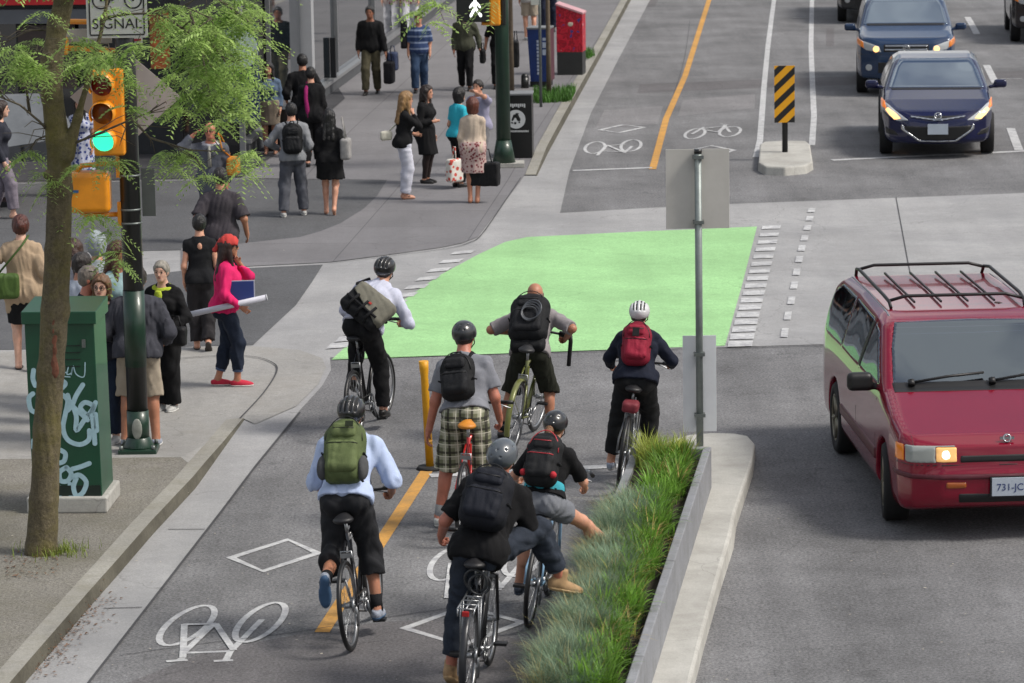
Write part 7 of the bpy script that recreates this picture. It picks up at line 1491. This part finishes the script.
# 7 black dress woman
o, h = walker('woman in a black dress and dark tights standing beside the blonde woman', (426, 183), 88, -112)
p = stand(h, True, gap=.07, handR=(.10, .20, 1.12), elbR=(.5, -.5, -.8)); body(p, 'light', o, HF); top(p, o, blk(), 1.92, -.10, .026, .006, 7, 'cardigan', h=HF); skirt(p, o, blk(), -.40, .14, .04, h=HF, name='dress'); bottoms(p, o, cloth('dark tights', '#2a211f', .6, .1, 0), 2, .006, .006, fold=0, h=HF, name='tights'); shoes(p, o, bleather(), '#1a1918', h=.009); hair(p, o, '#241712', 'long')
# 8 turquoise top
o, h = walker('woman in a turquoise top and black trousers with a dark bob haircut', (459, 187), 87, -50)
p = stand(h, True, gap=.07, handR=(.18, .2, .98)); body(p, 'light', o, HF); top(p, o, cloth('turquoise top', '#2fa3b5', .85, .06), .7, -.04, .016, .005, 8, 'tee_shirt', h=HF); bottoms(p, o, blk(), 1.97, .018, .03, h=HF); shoes(p, o, bleather(), '#1a1918', h=.009); hair(p, o, '#141010', 'bob')
bag_in_hand('colourful printed shopping bag hanging in front of the woman in turquoise', o, (.10, -.16, .27), (.07, .13, .17), '#b0503a', handle=.2, m=stripe_mat('printed bag', '#c9c6bd', '#b8483c', 14, .42, noise=True), name='shopping_bag', cat='shopping bag')
# 9 man shading his eyes
o, h = walker('man in a lavender shirt shading his eyes with one hand', (481, 176), 80, 150)
p = stand(h, False, handL=(-.03, .18, 1.53), elbL=(-1, .3, -.3)); body(p, 'light', o, HF); top(p, o, cloth('lavender shirt', '#8f8da3', .85, .05), .95, -.08, .022, .006, 9, 'shirt', h=HF); bottoms(p, o, cloth('grey chinos', '#6e6d70'), 1.96, .02, .03, h=HF); shoes(p, o, bleather(), '#1a1918', h=.01); hair(p, o, '#1d1613', 'short')
# 10 cream cardigan
o, h = walker('woman in a cream cardigan with short auburn hair seen from behind', (474, 203), 97, -8)
p = stand(h, True, gap=.06, handR=(.17, .10, .80), wide=.96); body(p, 'tan', o, HF); top(p, o, cloth('cream knit', '#b5a595', .95, .08), 1.88, -.18, .013, .005, 10, 'cardigan', h=HF); skirt(p, o, stripe_mat('floral skirt', '#b39a94', '#6e2b33', 24, .38, noise=True), -.42, .1, .05, h=HF); shoes(p, o, mat('brown sandal', '#5b3a28', .5), None, 'flat', h=.009); hair(p, o, '#57291b', 'bob')
bag_in_hand('large black briefcase carried by the woman in the cream cardigan', o, (.15, .06, .41), (.215, .09, .17), '#111113', rz=-6, handle=.20, round_=.03, name='briefcase', cat='briefcase')
# 11 denim jacket woman
o, h = walker('woman in a blue denim jacket with long dark hair facing the street', (271, 154), 69, 176)
p = stand(h, True); body(p, 'light', o, HF); top(p, o, cloth('light denim', '#56677d', .9, .15), 1.8, -.06, .026, .007, 11, 'jacket', h=HF); top(p, o, cloth('white tee', '#a3a09d'), .2, -.1, .016, .004, 12, 'tee_shirt', h=HF); skirt(p, o, cloth('beige skirt', '#877b6c'), -.36, .12, .02, h=HF); shoes(p, o, bleather(), None, 'flat', h=.01); hair(p, o, '#140f0e', 'long')
# 12/13 dark pair
o, h = walker('man in black walking away behind the person with the pink scarf', (305, 157), 53, 8)
p = stand(h, False, stride=.2, handL=(-.27, .14, .95), handR=(.26, .14, .98), elbR=(.4, -1, 0), elbL=(-.4, -1, 0)); body(p, 'tan', o, HF); top(p, o, blk(), 1.7, -.08, .03, .008, 13, 'jacket', h=HF); bottoms(p, o, blk(), 1.96, .02, .03, h=HF); shoes(p, o, bleather(), '#1a1918', h=.01); hair(p, o, '#0e0c0c', 'short')
o, h = walker('woman in black with a pink scarf hanging down her back', (313, 166), 66, 4)
p = stand(h, True, stride=.2); body(p, 'light', o, HF); top(p, o, blk(), 1.95, -.14, .026, .007, 14, 'coat', h=HF); bottoms(p, o, blk(), 1.96, .016, .024, h=HF); shoes(p, o, bleather(), '#1a1918', h=.01); hair(p, o, '#110e0d', 'short')
MB().tube([p.at(-.05, .02, .56), p.at(-.09, -.13, .44), p.at(-.095, -.15, .28), p.at(-.075, -.155, .10), p.at(-.08, -.16, -.05)], [.03, .032, .03, .036, .03], 7).build('scarf', cloth('magenta scarf', '#8c1f5d'), o)
# 14 grey hoodie, backpack
o, h = walker('young man in a grey sweatshirt and grey trousers wearing a black backpack', (294, 216), 102, 6)
p = stand(h, False, stride=.16, gap=.16, handL=(-.20, .20, 1.02), elbL=(-1, -.6, 0), handR=(.22, .18, 1.0)); body(p, 'light', o, HF); top(p, o, cloth('grey sweat', '#7a7c80', .95, .08), 1.95, -.06, .026, .008, 15, 'sweatshirt', h=HF); bottoms(p, o, cloth('grey trousers', '#4e5057', .9, .12), 1.98, .022, .04, h=HF, fold=.008); shoes(p, o, mat('white sneaker', '#a9a9a6', .6, 0, .2, 30), '#c9c8c4', h=.009); hair(p, o, '#0e0c0c', 'short')
backpack(o, p, 'black backpack on the young man in the grey sweatshirt', '#141517', '#1a1b1e', (.155, .10, .235), .29)
# 15 dark dress, white bag
o, h = walker('woman in a short black dress with long black hair walking away in flat shoes', (331, 214), 109, -4)
p = stand(h, True, lift=('R', -.22, .05, -42), gap=.075, handR=(.22, .12, .95)); body(p, 'light', o, HF); top(p, o, blk(), 1.6, -.06, .024, .006, 16, 'jacket', h=HF); skirt(p, o, blk(), -.33, .14, .06, h=HF, name='dress'); shoes(p, o, mat('cream flat', '#9a9388', .6), None, 'flat', h=.009); hair(p, o, '#0d0b0b', 'long')
strap_bag('grey and white shoulder bag on the woman in the black dress', o, (.235, -.06, .92), (.07, .12, .15), '#8d8b89', [(.235, -.10, 1.05), (.19, -.06, 1.36), (.235, .04, 1.05)])
# 16 bald man in suit
o, h = walker('bald man in glasses and a grey suit facing us with one hand raised', (214, 242), 121, 174)
p = stand(h, False, handR=(.24, .14, 1.56), elbR=(.8, .1, -1), wide=1.12); body(p, 'red', o, HN); top(p, o, cloth('suit grey', '#4f525b'), 1.9, -.18, .03, .007, 17, 'suit_jacket', h=HN, vneck=.12); top(p, o, cloth('white shirt', '#a9aab0'), .1, 0, .02, .003, 18, 'shirt', h=HN); bottoms(p, o, cloth('suit grey', '#4f525b'), 1.97, .022, .032, h=HN); shoes(p, o, bleather(), '#1a1918'); glasses(p, o, False)
MB().tube([p.at(0, .13, .50), p.at(0, .145, .40), p.at(0, .14, .2)], [.018, .022, .03], 6).build('tie', cloth('pale tie', '#8d8c84'), o)
strap_bag('orange leather satchel at the side of the bald man in the suit', o, (-.30, .06, 1.02), (.075, .14, .12), '#b9731f', [(-.27, .0, 1.12), (-.17, .13, 1.25), (-.12, .10, 1.45), (-.10, -.06, 1.45), (-.22, -.14, 1.15)])
# 17 dark shirt, back
o, h = walker('man in a dark grey short-sleeved shirt walking away from us', (224, 306), 166, 2)
p = stand(h, False, stride=.25, wide=1.1, handL=(-.30, .08, .98), handR=(.31, .06, .90)); body(p, 'tan', o, HN); top(p, o, cloth('dark plum grey', '#3b373c', .9, .1), .92, -.06, .026, .008, 19, 'shirt', h=HN, cuff=.04, collar=True); bottoms(p, o, cloth('black jeans', '#1b1d24'), 1.97, .02, .03, h=HN, name='jeans'); shoes(p, o, bleather(), '#1a1918'); hair(p, o, '#151110', 'short')
# 18 black top woman, back
o, h = walker('woman with cropped black hair in a black keyhole-back top walking away', (203, 349), 214, 4)
p = stand(h, True, lift=('R', -.24, .07, -48), gap=.075, handL=(-.21, .06, .86)); body(p, 'light', o, HN); top(p, o, cloth('black top', '#17181b', .9, .12), .35, -.06, .018, .006, 20, 'top', h=HN); bottoms(p, o, cloth('black grey trousers', '#292729', .9, .12), 1.95, .022, .038, h=HN, fold=.008); shoes(p, o, bleather(), '#3a3531', 'flat'); hair(p, o, '#0e0c0c', 'short')
F = Field(*bounds(p), .008); F.ell(p.at(0, -.115, .42), V3(.028, .02, .045), p.T, 0); F.cut(p.at(0, 0, .385), p.T@V3(0, 0, -1)); F.mesh('keyhole', skin('light'), o)
# 19 pink jacket
o, h = walker('woman in a pink jacket and red bandana walking right with a white tube', (228, 386), 234, -84)
p = stand(h, True, stride=.22, gap=.05, handL=(-.02, .17, 1.42), elbL=(-.5, .7, -.8), handR=(.24, .17, .95), elbR=(.6, -.8, -.2), wide=1.05); body(p, 'tan', o, HN); top(p, o, cloth('hot pink', '#cc2260', .85, .08), 1.9, -.04, .024, .009, 23, 'jacket', h=HN, collar=True); bottoms(p, o, cloth('indigo jeans', '#1d2534', .9, .15, .3), 1.72, .014, .024, h=HN, name='jeans', fold=.008); shoes(p, o, mat('red canvas', '#b5203a', .8, 0, .08), '#c9c5c2'); hair(p, o, '#2a1712', 'long', 3)
F = Field(p.hc-.3, p.hc+.3, .009); F.ell(p.hc+p.H@V3(0, -.010, .036)*p.s, V3(.103, .124, .112)*p.s, p.H, 0); F.cut(p.hc+p.H@V3(0, .0, .03), p.H@V3(0, -.15, -1)); F.cut(p.hc+p.H@V3(0, .092, .03), p.H@V3(0, 1, -.2)); F.rc(p.hc+p.H@V3(0, -.11, .03), p.hc+p.H@V3(0, -.14, -.03), .022, .03, .02); F.folds(.004, 9, (.03, .06)); F.mesh('bandana', cloth('coral red bandana', '#b8403c'), o); glasses(p, o, True)
for sd in 'RL': c, n = end_cut(p, 'leg', sd, 1.70); MB().cone(c-n*.03, c+n*.03, .054, .053, 16).build('turn_up', cloth('denim cuff', '#4a5872'), o, bevel=.005)
t = thing('poster_tube', 'long white cardboard tube held by the woman in the pink jacket', 'tube', o.location, o.rotation_euler[2]); c = V3(.235, .12, .90); d = nrm(V3(.10, .95, .20)); MB().cone(c-d*.52, c+d*.30, .030, None, 20).build('tube', mat('white card', '#b9bac4', .6, 0, .04), t); MB().cone(c+d*.298, c+d*.31, .0315, None, 20).build('end_cap', mat('white plastic', '#a9aab0', .4, 0, 0), t)
t = thing('folder', 'blue folder held against the hip of the woman in the pink jacket', 'folder', o.location, o.rotation_euler[2]); MB().box((.19, .16, 1.02), (.014, .26, .21)).build('cover', mat('blue card', '#22336f', .5, 0, .05), t, bevel=.003); MB().box((.180, .165, 1.02), (.012, .275, .225)).build('pages', mat('paper', '#a9aab4', .7, 0, 0), t)
# 20 older woman
o, h = walker('grey-haired woman in a black jacket over a lime top standing by the signal pole', (168, 410), 259, 160)
p = stand(h, True, gap=.08, handL=(-.16, .20, .98), elbL=(-.7, -.7, -.1), wide=1.1, head=(2, 0, 8)); body(p, 'pale', o, HN); top(p, o, blk(), 1.92, -.12, .03, .008, 24, 'jacket', h=HN, vneck=.16, collar=True); top(p, o, cloth('lime top', '#a7b73a'), .1, .0, .018, .003, 25, 'tee_shirt', h=HN); bottoms(p, o, blk(), 1.99, .022, .042, h=HN); shoes(p, o, mat('white sneaker', '#a9a9a6', .6, 0, .2, 30), '#c9c8c4'); hair(p, o, '#8b867c', 'short', 2)
F = Field(*bounds(p), .008); F.ell(p.at(0, .135, .40), V3(.045, .03, .12), p.T, 0); F.cut(p.at(0, 0, .50), p.T@V3(0, 0, 1)); F.mesh('shirt_front', cloth('lime top', '#a7b73a'), o)
bag_in_hand('black handbag held in front by the grey-haired woman', o, (-.22, .22, .80), (.11, .06, .10), '#121214', handle=.11, name='handbag', cat='handbag')
# 21 grey sweatshirt, beige shorts
o, h = walker('man in a dark grey sweatshirt and beige shorts standing behind the near signal pole', (141, 446), 266, -3)
p = stand(h, False, gap=.15, lean=(10, 0, 0), wide=1.22, handR=(.24, .22, 1.0), handL=(-.24, .22, 1.0), elbR=(.6, -1, -.2), elbL=(-.6, -1, -.2)); body(p, 'tan', o, HN); top(p, o, cloth('dark grey fleece', '#3c3d44', .95, .1), 1.9, -.06, .034, .010, 26, 'sweatshirt', h=HN); bottoms(p, o, cloth('beige shorts', '#9a8f7f', .9, .08), 1.04, .026, .045, h=HN, name='shorts', fold=.008); shoes(p, o, mat('grey sneaker', '#8f96a3', .6, 0, .3, 30), '#c9c8c4'); hair(p, o, '#2a221d', 'short')
# 22 group behind the cabinet
o, h = walker('man with grey hair and sunglasses pushed up standing behind the green cabinet', (90, 441), 265, -95)
p = stand(h, False); body(p, 'red', o, HN); top(p, o, cloth('navy jacket', '#23283a'), 1.9, -.08, .026, .007, 27, 'jacket', h=HN); bottoms(p, o, cloth('blue jeans', '#33455f', .9, .2), 1.96, .02, .03, h=HN, name='jeans'); shoes(p, o, bleather(), '#1a1918'); hair(p, o, '#6e655c', 'short'); glasses(p, o, True, True)
o, h = walker('woman with glasses and light brown hair looking out from behind the green cabinet', (108, 442), 273, 172)
p = stand(h, True); body(p, 'pale', o, HN); top(p, o, cloth('dark jacket', '#2b2d36'), 1.9, -.08, .026, .007, 28, 'jacket', h=HN); bottoms(p, o, cloth('navy jeans', '#1d2738'), 1.96, .018, .026, h=HN, name='jeans'); shoes(p, o, mat('white sneaker', '#a9a9a6', .6, 0, .2, 30), '#c9c8c4'); hair(p, o, '#6b4d33', 'bob'); glasses(p, o, False)
o, h = walker('woman with a brown ponytail and white top facing away behind the tree trunk', (80, 408), 239, 10)
p = stand(h, True); body(p, 'light', o, HN); top(p, o, cloth('white tee 2', '#a5a6ae'), .8, -.06, .02, .006, 29, 'tee_shirt', h=HN); bottoms(p, o, cloth('navy jeans', '#1d2738'), 1.96, .018, .026, h=HN, name='jeans'); shoes(p, o, bleather(), '#1a1918'); hair(p, o, '#3b2418', 'pony')
o, h = walker('person with cropped dark hair and a rucksack strap in the waiting group', (84, 425), 252, -40)
p = stand(h, False); body(p, 'tan', o, HN); top(p, o, cloth('pale blue tee', '#a3abb8'), .9, -.06, .022, .006, 30, 'tee_shirt', h=HN); bottoms(p, o, cloth('navy jeans', '#1d2738'), 1.96, .018, .026, h=HN, name='jeans'); shoes(p, o, bleather(), '#1a1918'); hair(p, o, '#211a17', 'short')
o, h = walker('person in a pale grey hooded top standing behind the waiting group', (102, 402), 233, 6)
p = stand(h, True, wide=1.1); body(p, 'light', o, HN); top(p, o, cloth('pale grey hoodie', '#8f979c'), 1.95, -.06, .03, .008, 31, 'hoodie', h=HN); bottoms(p, o, blk(), 1.96, .018, .026, h=HN); shoes(p, o, bleather(), '#1a1918')
F = Field(p.hc-.3, p.hc+.3, .01); F.ell(p.hc+p.H@V3(0, -.02, .02), V3(.105, .13, .14), p.H, 0); F.cut(p.hc+p.H@V3(0, .07, 0), p.H@V3(0, 1, -.2)); F.cut(p.hc+V3(0, 0, -.14), (0, 0, -1)); F.folds(.006, 3, (.04, .09)); F.mesh('hood', cloth('pale grey hoodie', '#8f979c'), o)
o, h = walker('woman with auburn hair in a teal top half hidden by the near signal pole', (120, 415), 240, -120)
p = stand(h, True); body(p, 'tan', o, HN); top(p, o, cloth('grey teal top', '#7b9396'), .9, -.06, .02, .006, 33, 'tee_shirt', h=HN); bottoms(p, o, blk(), 1.96, .018, .026, h=HN); shoes(p, o, bleather(), '#1a1918'); hair(p, o, '#4a2618', 'long')
# 23 beige trench
o, h = walker('woman in a beige trench coat with red-brown hair in a bun walking away', (26, 369), 215, 4)
p = stand(h, True, lift=('R', -.20, .06, -45), gap=.08, handR=(.22, .10, .96), handL=(-.26, .10, 1.0), elbL=(-1, -.4, 0), wide=1.05); body(p, 'pale', o, HN); top(p, o, cloth('beige trench', '#a08c74', .85, .06), 1.9, -.28, .034, .009, 34, 'trench_coat', h=HN, collar=True); skirt(p, o, blk(), -.40, .1, .02, h=HN); shoes(p, o, bleather(), '#1c1918', 'flat'); hair(p, o, '#4a2016', 'bun')
strap_bag('green leather shoulder bag on the woman in the beige trench coat', o, (-.17, -.19, .93), (.15, .065, .14), '#3f5626', [(-.27, -.17, 1.03), (.02, -.15, 1.36), (.08, .0, 1.44), (-.02, .14, 1.30)], rz=8, name='shoulder_bag', round_=.06, soft=.008)
# 24 at the left edge, 25 patterned dress behind the tree
o, h = walker('woman in grey trousers and pink shoes stepping off the kerb at the left edge', (2, 218), None, -85, 1.66)
p = stand(h, True, stride=.35); body(p, 'pale', o, HN); top(p, o, cloth('dark jacket', '#2b2d36'), 1.9, -.08, .024, .007, 35, 'jacket', h=HN); bottoms(p, o, cloth('mauve grey trousers', '#77707a'), 1.85, .022, .045, h=HN); shoes(p, o, mat('dusty pink shoe', '#8d6a68', .6), None, 'flat'); hair(p, o, '#2a1a14', 'bob')
o, h = walker('woman in a blue and white patterned dress on the far side of the cross street', (84, 196), 108, 170)
p = stand(h, True); body(p, 'light', o, HF); top(p, o, stripe_mat('blue print', '#a9adbd', '#2b3a78', 22, .42, noise=True), .6, -.1, .02, .005, 36, 'top', h=HF); skirt(p, o, MATS.get('blue print2') or stripe_mat('blue print2', '#a9adbd', '#2b3a78', 22, .42, noise=True), -.48, .12, .06, h=HF, name='dress'); shoes(p, o, bleather(), None, 'flat'); hair(p, o, '#1a1412', 'long')
# 26 two at the top edge beside the boxes
o, h = walker('person with bare legs and white shoes passing beyond the blue box', (530, 40), None, 4, 1.66)
p = stand(h, True, lift=('R', -.2, .05, -40), gap=.08); body(p, 'light', o, HF); top(p, o, cloth('white tee', '#a3a09d'), .9, -.1, .02, .005, 37, 'tee_shirt', h=HF); bottoms(p, o, cloth('beige shorts', '#9a8f7f', .9, .08), .9, .02, .03, h=HF, name='shorts'); shoes(p, o, mat('white sneaker', '#a9a9a6', .6, 0, .2, 30), '#c9c8c4', h=.01); hair(p, o, '#3a2a20', 'pony')
o, h = walker('man in a dark navy suit walking behind the red mailbox', (549, 32), None, 178, 1.78)
p = stand(h, False, stride=.25); body(p, 'light', o, HF); top(p, o, cloth('navy jacket', '#23283a'), 1.93, -.15, .028, .006, 38, 'suit_jacket', h=HF); bottoms(p, o, cloth('navy jacket', '#23283a'), 1.97, .02, .03, h=HF); shoes(p, o, bleather(), '#1a1918', h=.01); hair(p, o, '#1c1512', 'short')

# the driver of the minivan
o = thing('person', 'driver in a grey top seated at the wheel of the red minivan', 'person', VAN.location, VAN.rotation_euler[2])
p = make_pose(1.66, hip=(-.40, -.08, .80), lean=(-10, 0, 0), footR=(-.32, .78, .42), footL=(-.50, .78, .42), kneeR=(.1, .3, 1), kneeL=(-.1, .3, 1), handR=(-.26, .50, 1.06), handL=(-.54, .50, 1.06), elbR=(.6, -.3, -1), elbL=(-.6, -.3, -1), gripR=.9, gripL=.9)
body(p, 'light', o, .012); top(p, o, cloth('driver grey', '#6d7078'), 1.8, -.05, .02, .005, 90, 'sweater', h=.012); bottoms(p, o, cloth('navy jeans', '#1d2738'), 1.9, .018, .026, h=.012, name='jeans'); hair(p, o, '#3a2b20', 'short', 3); glasses(p, o, True)
